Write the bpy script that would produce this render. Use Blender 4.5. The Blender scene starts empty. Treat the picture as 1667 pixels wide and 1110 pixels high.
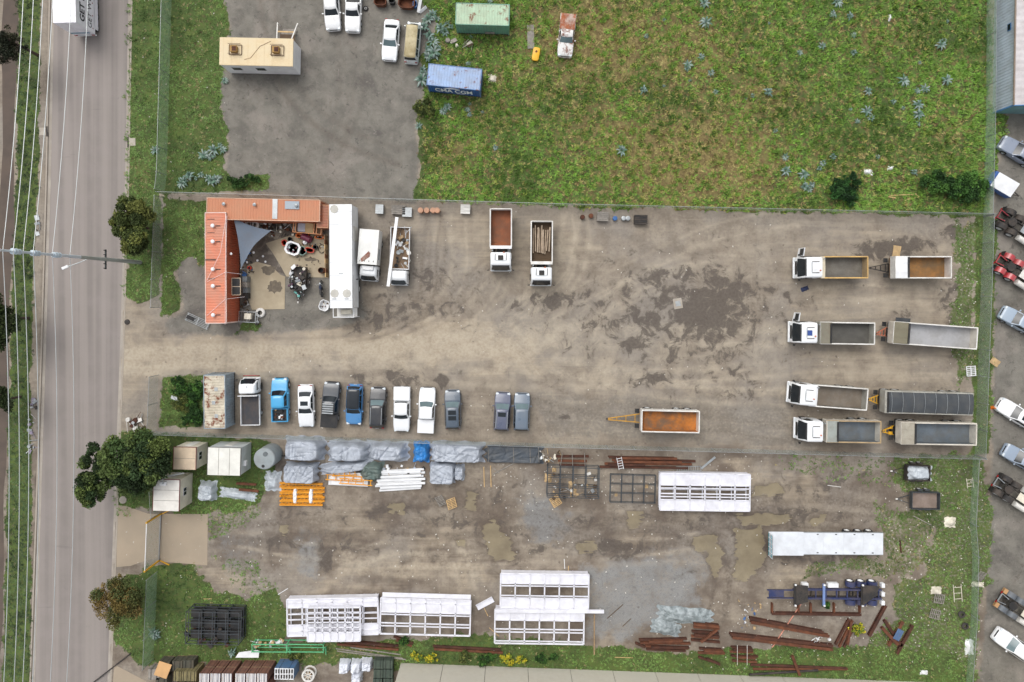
import bpy, bmesh, math, random
import numpy as np
from mathutils import Vector, Matrix
random.seed(7)
R = math.radians
PI = math.pi
sc = bpy.context.scene
C = sc.collection
# ---------------------------------------------------------------- camera
CAM_H = 75.0          # drone height in metres
PXM = 14.0            # photo pixels per metre on the ground
NX, NY = 833.0, 480.0 # photo point straight below the drone
cam = bpy.data.cameras.new('camera')
co = bpy.data.objects.new('camera', cam)
C.objects.link(co)
co.location = (0, 0, CAM_H)
co.rotation_euler = (0, 0, 0)
cam.sensor_width = 36.0
cam.lens = 36.0 * (PXM * CAM_H) / 1667.0
cam.shift_y = -(555.0 - NY) / 1667.0
cam.clip_start = 0.5
cam.clip_end = 6000
sc.camera = co
# ---------------------------------------------------------------- sky and sun (bright overcast)
SUN_EL, SUN_AZ = R(58), R(-28)
w = bpy.data.worlds.new('World')
sc.world = w
w.use_nodes = True
wn = w.node_tree
bgn = wn.nodes['Background']
sky = wn.nodes.new('ShaderNodeTexSky')
sky.sky_type = 'NISHITA'
sky.sun_disc = False
sky.sun_elevation = SUN_EL
sky.sun_rotation = SUN_AZ
sky.dust_density = 4.0
hs = wn.nodes.new('ShaderNodeHueSaturation')
hs.inputs['Saturation'].default_value = 0.22
wn.links.new(sky.outputs[0], hs.inputs['Color'])
wn.links.new(hs.outputs[0], bgn.inputs['Color'])
bgn.inputs['Strength'].default_value = 0.15
sl = bpy.data.lights.new('sun', 'SUN')
so = bpy.data.objects.new('sun', sl)
C.objects.link(so)
sl.energy = 0.6
sl.angle = R(40)
sl.color = (1.0, 0.965, 0.91)
sd = Vector((math.sin(SUN_AZ) * math.cos(SUN_EL), math.cos(SUN_AZ) * math.cos(SUN_EL), math.sin(SUN_EL)))
so.rotation_euler = (-sd).to_track_quat('-Z', 'Y').to_euler()
so.location = (0, 0, 90)
sc.view_settings.view_transform = 'Standard'
sc.view_settings.look = 'None'
sc.view_settings.gamma = 1.0
sc.view_settings.use_curve_mapping = False
sc.view_settings.exposure = 0.42
sc.render.engine = 'CYCLES'
sc.cycles.max_bounces = 5
sc.cycles.transparent_max_bounces = 12

def W(px, py, z=0.0):
    """world point of a photo pixel for a thing at height z"""
    k = (CAM_H - z) / CAM_H / PXM
    return Vector(((px - NX) * k, (NY - py) * k, z))

# ---------------------------------------------------------------- node helper and materials
def lin(c):
    if isinstance(c, str):
        c = c.lstrip('#')
        c = [int(c[i:i + 2], 16) / 255 for i in (0, 2, 4)]
        return tuple(x / 12.92 if x <= .04045 else ((x + .055) / 1.055) ** 2.4 for x in c)
    return tuple(c)

class NT:
    def __init__(s, name):
        s.m = bpy.data.materials.new(name)
        s.m.use_nodes = True
        s.t = s.m.node_tree
        s.b = s.t.nodes['Principled BSDF']
        s.tc = None
    def n(s, typ, ins=None, **pr):
        nd = s.t.nodes.new('ShaderNode' + typ)
        for k, v in pr.items():
            setattr(nd, k, v)
        for k, v in (ins or {}).items():
            s.put(nd.inputs[k], v)
        return nd
    def put(s, sock, v):
        if isinstance(v, bpy.types.NodeSocket):
            s.t.links.new(v, sock)
        elif isinstance(v, tuple) and len(v) == 3 and sock.type == 'RGBA':
            sock.default_value = (*v, 1)
        else:
            sock.default_value = v
    def math(s, op, a, b=0.0, c=0.0, clamp=False):
        nd = s.n('Math', {0: a, 1: b, 2: c}, operation=op, use_clamp=clamp)
        return nd.outputs[0]
    def mix(s, f, a, b):
        nd = s.n('MixRGB', {0: f, 1: a, 2: b})
        return nd.outputs[0]
    def noise(s, vec, scale, detail=3.0, rough=.55, dist=0.0):
        nd = s.n('TexNoise', {'Vector': vec, 'Scale': scale, 'Detail': detail, 'Roughness': rough, 'Distortion': dist})
        return nd.outputs['Fac']
    def step(s, v, lo, hi):
        nd = s.n('MapRange', {0: v, 1: lo, 2: hi, 3: 0.0, 4: 1.0}, interpolation_type='SMOOTHSTEP')
        return nd.outputs[0]
    def attr(s, name):
        return s.n('Attribute', attribute_name=name).outputs['Fac']
    def obj(s):
        if s.tc is None:
            tc = s.n('TexCoord').outputs['Object']
            r = s.n('ObjectInfo').outputs['Random']
            k = s.n('VectorMath', {0: (37.0, 91.0, 53.0), 3: s.math('MULTIPLY', r, 3.0)}, operation='SCALE').outputs[0]
            s.tc = s.n('VectorMath', {0: tc, 1: k}, operation='ADD').outputs[0]
        return s.tc
    def bump(s, h, strength=.3, dist=.05):
        nd = s.n('Bump', {'Height': h, 'Strength': strength, 'Distance': dist})
        s.put(s.b.inputs['Normal'], nd.outputs[0])

MATS = {}
def mat(name, col, rough=.5, metal=0.0, var=.12, scale=1.3, dirt=0.0, dirtcol='#6b5a48', dscale=.9, bump=0.0, bscale=20., coat=0.0, rust=0.0):
    if name in MATS:
        return MATS[name]
    t = NT(name)
    c = lin(col)
    v = t.obj()
    n1 = t.noise(v, scale, 4.0)
    lo = tuple(x * (1 - var) for x in c)
    hi = tuple(min(1, x * (1 + var)) for x in c)
    out = t.mix(t.step(n1, .3, .7), lo, hi)
    if dirt > 0:
        n2 = t.noise(v, dscale, 6.0, .65)
        n3 = t.noise(v, dscale * 9, 3.0, .6)
        f = t.step(t.math('ADD', n2, t.math('MULTIPLY', n3, .3)), .52, .82)
        out = t.mix(t.math('MULTIPLY', f, dirt), out, lin(dirtcol))
    if rust > 0:
        n4 = t.noise(v, 1.1, 7.0, .7, .4)
        f = t.step(n4, .60 - .22 * rust, .70 - .16 * rust)
        rc = t.mix(t.noise(v, 14., 3.), lin('#4a2413'), lin('#8d4a24'))
        out = t.mix(f, out, rc)
    t.put(t.b.inputs['Base Color'], out)
    rr = t.n('MapRange', {0: n1, 1: .3, 2: .7, 3: max(.03, rough - .07), 4: min(1, rough + .08)}).outputs[0]
    t.put(t.b.inputs['Roughness'], rr)
    t.b.inputs['Metallic'].default_value = metal
    if coat:
        t.b.inputs['Coat Weight'].default_value = coat
        t.b.inputs['Coat Roughness'].default_value = .08
    if bump:
        t.bump(t.noise(v, bscale, 4.0), bump, .02)
    MATS[name] = t.m
    return t.m

def paint(col, dirt=.12):
    return mat('car_paint_' + col.strip('#'), col, .32, 0.0, .04, .8, dirt, '#7d7265', .8, coat=.5)
def steel(col, dirt=.25, rough=.5, rust=0.0, nm=''):
    return mat('painted_steel_' + col.strip('#') + nm, col, rough, 0.0, .07, .9, dirt, '#6d5f50', .8, rust=rust)

M_GLASS = mat('dark_window_glass', '#1c2328', .06, 0, .15, .6)
M_GLASS2 = mat('grey_green_glass', '#5d6f72', .08, 0, .2, .5)
M_RUB = mat('tyre_rubber', '#232325', .85, 0, .15, 6, .5, '#5a544c')
M_RIM = mat('alloy_rim', '#a6a8aa', .35, .6, .1, 3)
M_STEELRIM = mat('white_steel_rim', '#c9cac8', .45, .1, .08, 3, .3)
M_BLK = mat('black_plastic', '#1b1c1e', .6, 0, .2, 3, .3, '#4c4640')
M_CHAS = mat('chassis_steel', '#2c2b2b', .7, .2, .2, 3, .5, '#5d5146')
M_LAMP = mat('headlamp_lens', '#cfd6da', .12, 0, .05)
M_RED = mat('tail_lamp_red', '#8e1414', .25, 0, .1)
M_GALV = mat('galvanised_steel', '#a9aeb0', .42, .55, .12, 2, .15)
M_WHITE = steel('#e4e5e6', .10, .4)
M_WHITE2 = steel('#dcdad4', .28, .5)
M_RUST = mat('rusty_steel', '#4f3023', .85, .1, .35, 1.6, .45, '#2c1a14', 1.2, bump=.3, bscale=30)
M_RUST2 = mat('rusty_steel_bright', '#69402b', .85, .1, .3, 1.6, .4, '#40241a', 1.2, bump=.3, bscale=30)
M_TIMBER = mat('weathered_timber', '#a08767', .8, 0, .25, 3, .3, '#5e4c39', 2, bump=.3, bscale=25)
M_TIMBER2 = mat('fresh_timber', '#c9a877', .75, 0, .15, 3, .15, '#7d6242', 2)
M_GREYTIMBER = mat('grey_timber', '#8d877f', .85, 0, .2, 3, .3, '#5a544c', 2, bump=.3, bscale=25)
M_CONC = mat('concrete', '#aea69a', .9, 0, .08, .7, .35, '#8a7f70', .5, bump=.15, bscale=40)

# ---------------------------------------------------------------- mesh builder
class G:
    def __init__(s):
        s.v = []; s.f = []
    def add(s, vs, fs):
        k = len(s.v)
        s.v += [tuple(p) for p in vs]
        s.f += [tuple(i + k for i in f) for f in fs]
        return s
    def box(s, c, d, rz=0.0, M=None, ch=0.0):
        """box centred at c, size d, optional chamfer"""
        hx, hy, hz = d[0] / 2, d[1] / 2, d[2] / 2
        ch = min(ch, hx * .9, hy * .9, hz * .9)
        if ch <= 0:
            vs = [(x, y, z) for x in (-hx, hx) for y in (-hy, hy) for z in (-hz, hz)]
            fs = [(0, 1, 3, 2), (4, 6, 7, 5), (0, 4, 5, 1), (2, 3, 7, 6), (0, 2, 6, 4), (1, 5, 7, 3)]
        else:
            vs = []; idx = {}
            for ix in (-1, 1):
                for iy in (-1, 1):
                    for iz in (-1, 1):
                        for a in range(3):
                            p = [ix * hx, iy * hy, iz * hz]
                            for b in range(3):
                                if b != a:
                                    p[b] -= ch * (ix, iy, iz)[b]
                            idx[(ix, iy, iz, a)] = len(vs)
                            vs.append(p)
            fs = []
            for a in range(3):
                o = [b for b in range(3) if b != a]
                for sg in (-1, 1):
                    q = []
                    for (u, v_) in ((-1, -1), (1, -1), (1, 1), (-1, 1)):
                        k = [0, 0, 0]; k[a] = sg; k[o[0]] = u; k[o[1]] = v_
                        q.append(idx[(*k, a)])
                    flip = (sg > 0) == (a == 1)
                    fs.append(tuple(q[::-1] if flip else q))
            for a in range(3):
                o = [b for b in range(3) if b != a]
                for u in (-1, 1):
                    for v_ in (-1, 1):
                        k0 = [0, 0, 0]; k0[o[0]] = u; k0[o[1]] = v_
                        k1 = list(k0); k0[a] = -1; k1[a] = 1
                        q = [idx[(*k0, o[0])], idx[(*k1, o[0])], idx[(*k1, o[1])], idx[(*k0, o[1])]]
                        fs.append(tuple(q))
            for ix in (-1, 1):
                for iy in (-1, 1):
                    for iz in (-1, 1):
                        fs.append(tuple(idx[(ix, iy, iz, a)] for a in range(3)))
        cr, sr = math.cos(rz), math.sin(rz)
        out = []
        for p in vs:
            if M is not None:
                q = M @ Vector(p)
                out.append((c[0] + q.x, c[1] + q.y, c[2] + q.z))
            else:
                out.append((c[0] + p[0] * cr - p[1] * sr, c[1] + p[0] * sr + p[1] * cr, c[2] + p[2]))
        return s.add(out, fs)
    def bar(s, a, b, w_, h_=None, up=(0, 0, 1)):
        """rectangular bar from a to b, w_ across, h_ along up"""
        h_ = w_ if h_ is None else h_
        a = Vector(a); b = Vector(b)
        d = b - a
        L = d.length
        if L < 1e-6:
            return s
        d.normalize()
        u = Vector(up)
        if abs(d.dot(u)) > .98:
            u = Vector((1, 0, 0))
        sd_ = d.cross(u).normalized()
        u = sd_.cross(d).normalized()
        M = Matrix((d, sd_, u)).transposed()
        return s.box((a + b) / 2, (L, w_, h_), M=M)
    def cyl(s, a, b, r0, r1=None, n=12, cap=True):
        r1 = r0 if r1 is None else r1
        a = Vector(a); b = Vector(b)
        d = (b - a).normalized()
        u = Vector((0, 0, 1)) if abs(d.z) < .95 else Vector((1, 0, 0))
        e1 = d.cross(u).normalized(); e2 = d.cross(e1)
        vs = []
        for p, r in ((a, r0), (b, r1)):
            for i in range(n):
                t = 2 * PI * i / n
                vs.append(p + e1 * (r * math.cos(t)) + e2 * (r * math.sin(t)))
        fs = [(i, (i + 1) % n, n + (i + 1) % n, n + i) for i in range(n)]
        if cap:
            fs += [tuple(range(n))[::-1], tuple(range(n, 2 * n))]
        return s.add(vs, fs)
    def tube(s, pts, r, n=6, closed=False):
        P = [Vector(p) for p in pts]
        m = len(P)
        vs = []
        rr = r if isinstance(r, (list, tuple)) else [r] * m
        for i, p in enumerate(P):
            if closed:
                d = P[(i + 1) % m] - P[i - 1]
            else:
                d = P[min(i + 1, m - 1)] - P[max(i - 1, 0)]
            d.normalize()
            u = Vector((0, 0, 1)) if abs(d.z) < .9 else Vector((1, 0, 0))
            e1 = d.cross(u).normalized(); e2 = d.cross(e1)
            for k in range(n):
                t = 2 * PI * k / n
                vs.append(p + (e1 * math.cos(t) + e2 * math.sin(t)) * rr[i])
        fs = []
        for i in range(m if closed else m - 1):
            j = (i + 1) % m
            for k in range(n):
                fs.append((i * n + k, i * n + (k + 1) % n, j * n + (k + 1) % n, j * n + k))
        if not closed:
            fs += [tuple(range(n))[::-1], tuple(range((m - 1) * n, m * n))]
        return s.add(vs, fs)
    def lathe(s, prof, n=20, axis='z', c=(0, 0, 0), closed=False):
        vs = []
        for (r, h) in prof:
            for i in range(n):
                t = 2 * PI * i / n
                x, y = r * math.cos(t), r * math.sin(t)
                p = (x, y, h) if axis == 'z' else ((x, h, y) if axis == 'y' else (h, x, y))
                vs.append((p[0] + c[0], p[1] + c[1], p[2] + c[2]))
        m = len(prof)
        fs = []
        for j in range(m if closed else m - 1):
            k = (j + 1) % m
            for i in range(n):
                fs.append((j * n + i, j * n + (i + 1) % n, k * n + (i + 1) % n, k * n + i))
        return s.add(vs, fs)
    def loft(s, secs, cap=True):
        n = len(secs[0])
        vs = [p for sec in secs for p in sec]
        fs = []
        for j in range(len(secs) - 1):
            for i in range(n):
                fs.append((j * n + i, j * n + (i + 1) % n, (j + 1) * n + (i + 1) % n, (j + 1) * n + i))
        if cap:
            fs += [tuple(range(n))[::-1], tuple(range((len(secs) - 1) * n, len(secs) * n))]
        return s.add(vs, fs)
    def prism(s, poly, z0, z1):
        n = len(poly)
        vs = [(p[0], p[1], z0) for p in poly] + [(p[0], p[1], z1) for p in poly]
        fs = [tuple(range(n))[::-1], tuple(range(n, 2 * n))] + [(i, (i + 1) % n, n + (i + 1) % n, n + i) for i in range(n)]
        return s.add(vs, fs)
    def quad(s, a, b, c, d):
        return s.add([a, b, c, d], [(0, 1, 2, 3)])
    def slab(s, q, th):
        """a flat quad given thickness th along its normal"""
        q = [Vector(p) for p in q]
        n = (q[1] - q[0]).cross(q[-1] - q[0]).normalized() * th
        m = len(q)
        return s.add(q + [p + n for p in q], [tuple(range(m))[::-1], tuple(range(m, 2 * m))] + [(i, (i + 1) % m, m + (i + 1) % m, m + i) for i in range(m)])
    def grid(s, fn, nu, nv):
        vs = [fn(i / nu, j / nv) for j in range(nv + 1) for i in range(nu + 1)]
        fs = [(j * (nu + 1) + i, j * (nu + 1) + i + 1, (j + 1) * (nu + 1) + i + 1, (j + 1) * (nu + 1) + i) for j in range(nv) for i in range(nu)]
        return s.add(vs, fs)
    def mesh(s, name, m, smooth=False):
        me = bpy.data.meshes.new(name)
        me.from_pydata(s.v, [], s.f)
        me.materials.append(m)
        bm = bmesh.new(); bm.from_mesh(me)
        bmesh.ops.recalc_face_normals(bm, faces=bm.faces)
        bm.to_mesh(me); bm.free()
        if smooth:
            me.polygons.foreach_set('use_smooth', [True] * len(me.polygons))
            try:
                me.set_sharp_from_angle(angle=R(38))
            except Exception:
                pass
        return me

def tag(o, label, cat, group=None):
    o['label'] = label; o['category'] = cat
    if group:
        o['group'] = group
    return o
def thing(name, label, cat, loc, rz=0.0, group=None):
    o = bpy.data.objects.new(name, None)
    o.empty_display_size = .2
    C.objects.link(o)
    o.location = (loc[0], loc[1], loc[2] if len(loc) > 2 else 0)
    o.rotation_euler = (0, 0, rz)
    return tag(o, label, cat, group)
def part(name, g, m, parent, smooth=False, label=None, loc=None):
    me = g if isinstance(g, bpy.types.Mesh) else g.mesh(name, m, smooth)
    o = bpy.data.objects.new(name, me)
    C.objects.link(o)
    o.parent = parent
    if loc is not None:
        o.location = loc
    if label:
        o['label'] = label
    return o
def solo(name, label, cat, g, m, loc=(0, 0, 0), rz=0.0, group=None, smooth=False):
    me = g if isinstance(g, bpy.types.Mesh) else g.mesh(name, m, smooth)
    o = bpy.data.objects.new(name, me)
    C.objects.link(o)
    o.location = (loc[0], loc[1], loc[2] if len(loc) > 2 else 0)
    o.rotation_euler = (0, 0, rz)
    return tag(o, label, cat, group)
def struct(name, g, m, smooth=False, kind='structure'):
    me = g if isinstance(g, bpy.types.Mesh) else g.mesh(name, m, smooth)
    o = bpy.data.objects.new(name, me)
    C.objects.link(o)
    o['kind'] = kind
    return o
def tilt(p, dz=0.0):
    return (p[0], p[1], dz)
# ================================================================ vehicles
WHEELS = {}
def wheel(parent, x, y, r=.33, wd=.22, side=1, rim=M_RIM, dual=False):
    key = (r, wd, side, rim.name, dual)
    if key not in WHEELS:
        h = wd / 2
        pr = [(r * .6, -h * .8), (r * .62, -h), (r * .92, -h), (r, -h * .7), (r, h * .7), (r * .92, h), (r * .62, h), (r * .6, h * .8)]
        tm = G().lathe(pr, 20, 'y', closed=True).mesh('wheel', M_RUB, True)
        o = side * h
        rp = [(.001, o * .55), (r * .2, o * .6), (r * .24, o * .45), (r * .5, o * .35), (r * .58, o * .85), (r * .615, o * .95), (r * .615, -o * .9), (.001, -o * .9)]
        rm = G().lathe(rp, 16, 'y').mesh('rim', rim, True)
        WHEELS[key] = (tm, rm)
    tm, rm = WHEELS[key]
    o = part('wheel', tm, None, parent, loc=(x, y, r))
    part('rim', rm, None, o)
    return o
def rrect(x0, x1, hw, r, n=3):
    out = []
    for cx, cy, a0 in ((x1 - r, hw - r, 0), (x0 + r, hw - r, 90), (x0 + r, -hw + r, 180), (x1 - r, -hw + r, 270)):
        for k in range(n + 1):
            a = R(a0 + 90 * k / n)
            out.append((cx + r * math.cos(a), cy + r * math.sin(a)))
    return out
def patch(a, b, c, d, n=6, bulge=(0, 0, 0), th=.012):
    """curved thin pane a-b bottom, d-c top, bulging in the middle"""
    a, b, c, d = map(Vector, (a, b, c, d)); bu = Vector(bulge)
    f = lambda u, v: a.lerp(b, u).lerp(d.lerp(c, u), v) + bu * (1 - (2 * u - 1) ** 2)
    return G().grid(f, n, 3)

STY = {
    'sedan': dict(L=4.85, W=1.84, H=1.46, belt=.94, cowl=.98, nose=.74, deck=1.02, ws0=.88, ws1=.12, rg1=-1.05, rg0=-1.72, r=.33, fa=1.42, ra=-1.38),
    'wagon': dict(L=4.75, W=1.82, H=1.5, belt=.94, cowl=.98, nose=.76, deck=.9, ws0=.85, ws1=.15, rg1=-1.95, rg0=-2.28, r=.33, fa=1.4, ra=-1.35),
    'suv': dict(L=4.65, W=1.88, H=1.70, belt=1.06, cowl=1.10, nose=.86, deck=.95, ws0=.98, ws1=.30, rg1=-1.85, rg0=-2.2, r=.37, fa=1.42, ra=-1.33),
    'hatch': dict(L=4.35, W=1.80, H=1.50, belt=.96, cowl=1.0, nose=.78, deck=.9, ws0=.90, ws1=.2, rg1=-1.7, rg0=-2.05, r=.33, fa=1.33, ra=-1.27),
    'ute': dict(L=5.25, W=1.90, H=1.80, belt=1.14, cowl=1.14, nose=.92, deck=.72, ws0=1.05, ws1=.45, rg1=-.80, rg0=-.92, r=.39, fa=1.6, ra=-1.55, bed=(-1.02, -2.58)),
    'single': dict(L=5.0, W=1.82, H=1.62, belt=1.02, cowl=1.04, nose=.82, deck=.70, ws0=.95, ws1=.35, rg1=-.38, rg0=-.52, r=.35, fa=1.5, ra=-1.4, bed=(-.62, -2.45)),
    'van': dict(L=4.5, W=1.72, H=1.95, belt=1.12, cowl=1.10, nose=.82, deck=.9, ws0=1.98, ws1=1.52, rg1=-2.08, rg0=-2.18, r=.33, fa=1.3, ra=-1.25),
}
def car(name, style, col, px, py, head, label, cat='car', group=None, roofmat=None, rails=False, sunroof=False, bed=None, L=None, dirt=.12, glass=None, wsglass=None, zc=.9, paintm=None, rim=M_RIM, spoiler=False, hoodmat=None):
    S = dict(STY[style])
    if L:
        S['L'] = L
    body = paintm or paint(col, dirt)
    gl = glass or M_GLASS
    p = W(px, py, zc)
    t = thing(name, label, cat, (p.x, p.y, 0), R(head), group)
    hl, hw, cl = S['L'] / 2, S['W'] / 2, .24
    def top(x):
        pts = [(-hl, .62), (-hl + .08, S['deck'] - .06), (-hl + .22, S['deck']), (S['rg0'] - .02, S['deck'] + .0), (S['rg0'] + .05, S['belt']), (S['ws0'] - .05, S['belt'] + .02), (S['ws0'], S['cowl']), (hl - .55, S['nose'] + .10), (hl - .16, S['nose']), (hl - .04, S['nose'] - .12), (hl, .56)]
        return float(np.interp(x, [q[0] for q in pts], [q[1] for q in pts]))
    def wid(x):
        a = abs(x)
        return hw * float(np.interp(a, [0, hl - .9, hl - .45, hl - .16, hl - .05, hl], [1, 1, .975, .90, .82, .72]))
    secs = []
    st = sorted(set([-hl, -hl + .05, -hl + .12, hl - .12, hl - .05, hl] + [float(q) for q in np.linspace(-hl + .2, hl - .2, 34)]))
    for x in st:
        w_, t_ = wid(x), top(x)
        b = cl
        for ax in (S['fa'], S['ra']):
            d = (S['r'] + .07) ** 2 - (x - ax) ** 2
            if d > 0:
                b = max(b, S['r'] + math.sqrt(d))
        b = min(b, t_ - .16)
        half = [(.60 * w_, cl), (.97 * w_, b), (w_, max(b + .03, t_ * .62)), (.985 * w_, t_ - .11), (.91 * w_, t_ - .02), (.5 * w_, t_ + .02)]
        secs.append([(x, y, z) for y, z in half] + [(x, 0, t_ + .03)] + [(x, -y, z) for y, z in half[::-1]])
    part('body', G().loft(secs), body, t, True)
    # cabin: body-coloured shell with glass set on it
    wb, wr = hw * .93, hw * .76
    zb, zr = S['belt'] - .03, S['H'] - .09
    def ring(xf, xr, hw_, z, bf, br):
        out = []
        for k in range(5):
            u = -1 + k * .5
            out.append((xf + bf * (1 - u * u), u * hw_, z))
        for k in range(5):
            u = 1 - k * .5
            out.append((xr - br * (1 - u * u), u * hw_, z))
        return out
    lv = [ring(S['ws0'] - .06, S['rg0'] + .05, wb, zb, .12, .06), ring(S['ws1'], S['rg1'], wr, zr, .09, .05)]
    part('cabin', G().loft(lv), body, t, True)
    lr = [ring(S['ws1'] + .01, S['rg1'] - .01, wr + .005, zr - .005, .09, .05), ring(S['ws1'] - .06, S['rg1'] + .05, wr * .93, zr + .055, .09, .05), ring(S['ws1'] - .3, S['rg1'] + .25, wr * .65, S['H'], .06, .04)]
    part('roof', G().loft(lr), roofmat or body, t, True)
    def edge(end, u, f):
        # point on the front/rear glass plane: u across -1..1, f up 0..1
        i = 0 if end > 0 else 1
        x0, x1 = ((S['ws0'] - .06), S['ws1']) if end > 0 else ((S['rg0'] + .05), S['rg1'])
        b0, b1 = (.12, .09) if end > 0 else (-.06, -.05)
        x = x0 + (x1 - x0) * f; b = b0 + (b1 - b0) * f
        return Vector((x + b * (1 - u * u) + .014 * end, u * (wb + (wr - wb) * f), zb + (zr - zb) * f + .012))
    part('windscreen', G().grid(lambda a, b: edge(1, (2 * a - 1) * .90, .08 + .86 * b), 8, 3), wsglass or gl, t, True)
    part('rear_window', G().grid(lambda a, b: edge(-1, (2 * a - 1) * .86, .14 + .76 * b), 8, 3), gl, t, True)
    x0, x1 = S['ws0'] - .06, S['rg0'] + .05
    y0, y1 = S['ws1'], S['rg1']
    cuts = [(.10, .47), (.50, .90)] if style not in ('single',) else [(.14, .86)]
    if style in ('suv', 'wagon', 'van'):
        cuts = [(.10, .40), (.42, .68), (.71, .92)]
    for sgn in (1, -1):
        for a, b in cuts:
            def sp(u, f):
                return ((x0 + (x1 - x0) * u) + ((y0 + (y1 - y0) * u) - (x0 + (x1 - x0) * u)) * f, sgn * (wb + (wr - wb) * f + .012), zb + (zr - zb) * f)
            part('side_window', G().quad(sp(a, .12), sp(b, .12), sp(b, .9), sp(a, .9)), gl, t)
        part('mirror', G().box((S['ws0'] - .30, sgn * (hw + .10), S['belt'] + .04), (.14, .2, .14), ch=.03), body, t)
        part('headlight', G().box((hl - .17, sgn * hw * .70, S['nose'] - .045), (.26, .34, .12), rz=-sgn * .3, ch=.03), M_LAMP, t)
        part('tail_light', G().box((-hl + .07, sgn * hw * .72, S['deck'] - .10), (.10, .28, .16), ch=.03), M_RED, t)
        for ax in (S['fa'], S['ra']):
            wheel(t, ax, sgn * (hw - .11), S['r'], .22, sgn, rim)
    part('grille', G().box((hl - .035, 0, S['nose'] - .17), (.08, hw * 1.0, .14), ch=.02), M_BLK, t)
    part('bumper', G().loft([[(hl - .25 + e, y, z) for y, z in ((-hw * .86, .3), (hw * .86, .3), (hw * .86, .52), (-hw * .86, .52))] for e in (0, .2)] + [[(hl + .03, y, z) for y, z in ((-hw * .6, .34), (hw * .6, .34), (hw * .6, .5), (-hw * .6, .5))]]), body if style != 'ute' else M_BLK, t)
    part('bumper', G().box((-hl + .04, 0, .45), (.16, hw * 1.66, .2), ch=.05), body if style != 'ute' else M_BLK, t)
    part('number_plate', G().box((-hl - .035, 0, .62), (.02, .37, .13)), M_WHITE, t)
    if rails:
        for sgn in (1, -1):
            part('roof_rail', G().bar((S['ws1'] - .15, sgn * wr * .88, S['H'] + .01), (S['rg1'] + .1, sgn * wr * .88, S['H'] + .01), .05, .05), M_GALV if rails == 1 else M_BLK, t)
    if sunroof:
        xm = S['ws1'] - .5
        for k in range(sunroof):
            part('sunroof', G().box((xm - k * .62, 0, S['H'] + .004), (.5, wr * 1.25, .02), ch=.008), gl, t)
    if 'bed' in S:
        bx0, bx1 = S['bed']
        zt = S['belt'] - .02 if style == 'ute' else .98
        for sgn in (1, -1):
            part('tub_side', G().box(((bx0 + bx1) / 2, sgn * (hw - .07), (zt + .62) / 2), (bx0 - bx1, .12, zt - .62), ch=.025), body, t)
        part('tub_front', G().box((bx0 - .04, 0, (zt + .66) / 2), (.08, hw * 2 - .28, zt - .68)), body, t)
        part('tailgate', G().box((bx1 + .05, 0, (zt + .62) / 2), (.09, hw * 2 - .27, zt - .64), ch=.02), body, t)
        part('tub_floor', G().box(((bx0 + bx1) / 2, 0, .745), (bx0 - bx1 - .1, hw * 2 - .3, .05)), M_BLK, t)
        if bed:
            part('tonneau', G().box(((bx0 + bx1) / 2, 0, zt + .025), (bx0 - bx1 - .02, hw * 2 - .10, .05), ch=.02), bed, t)
    return t

def frame(fx, fy, rx, ry, zf, zr):
    a, b = W(fx, fy, zf), W(rx, ry, zr)
    a.z = b.z = 0
    d = a - b
    return (a + b) / 2, math.atan2(d.y, d.x), d.length

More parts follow.
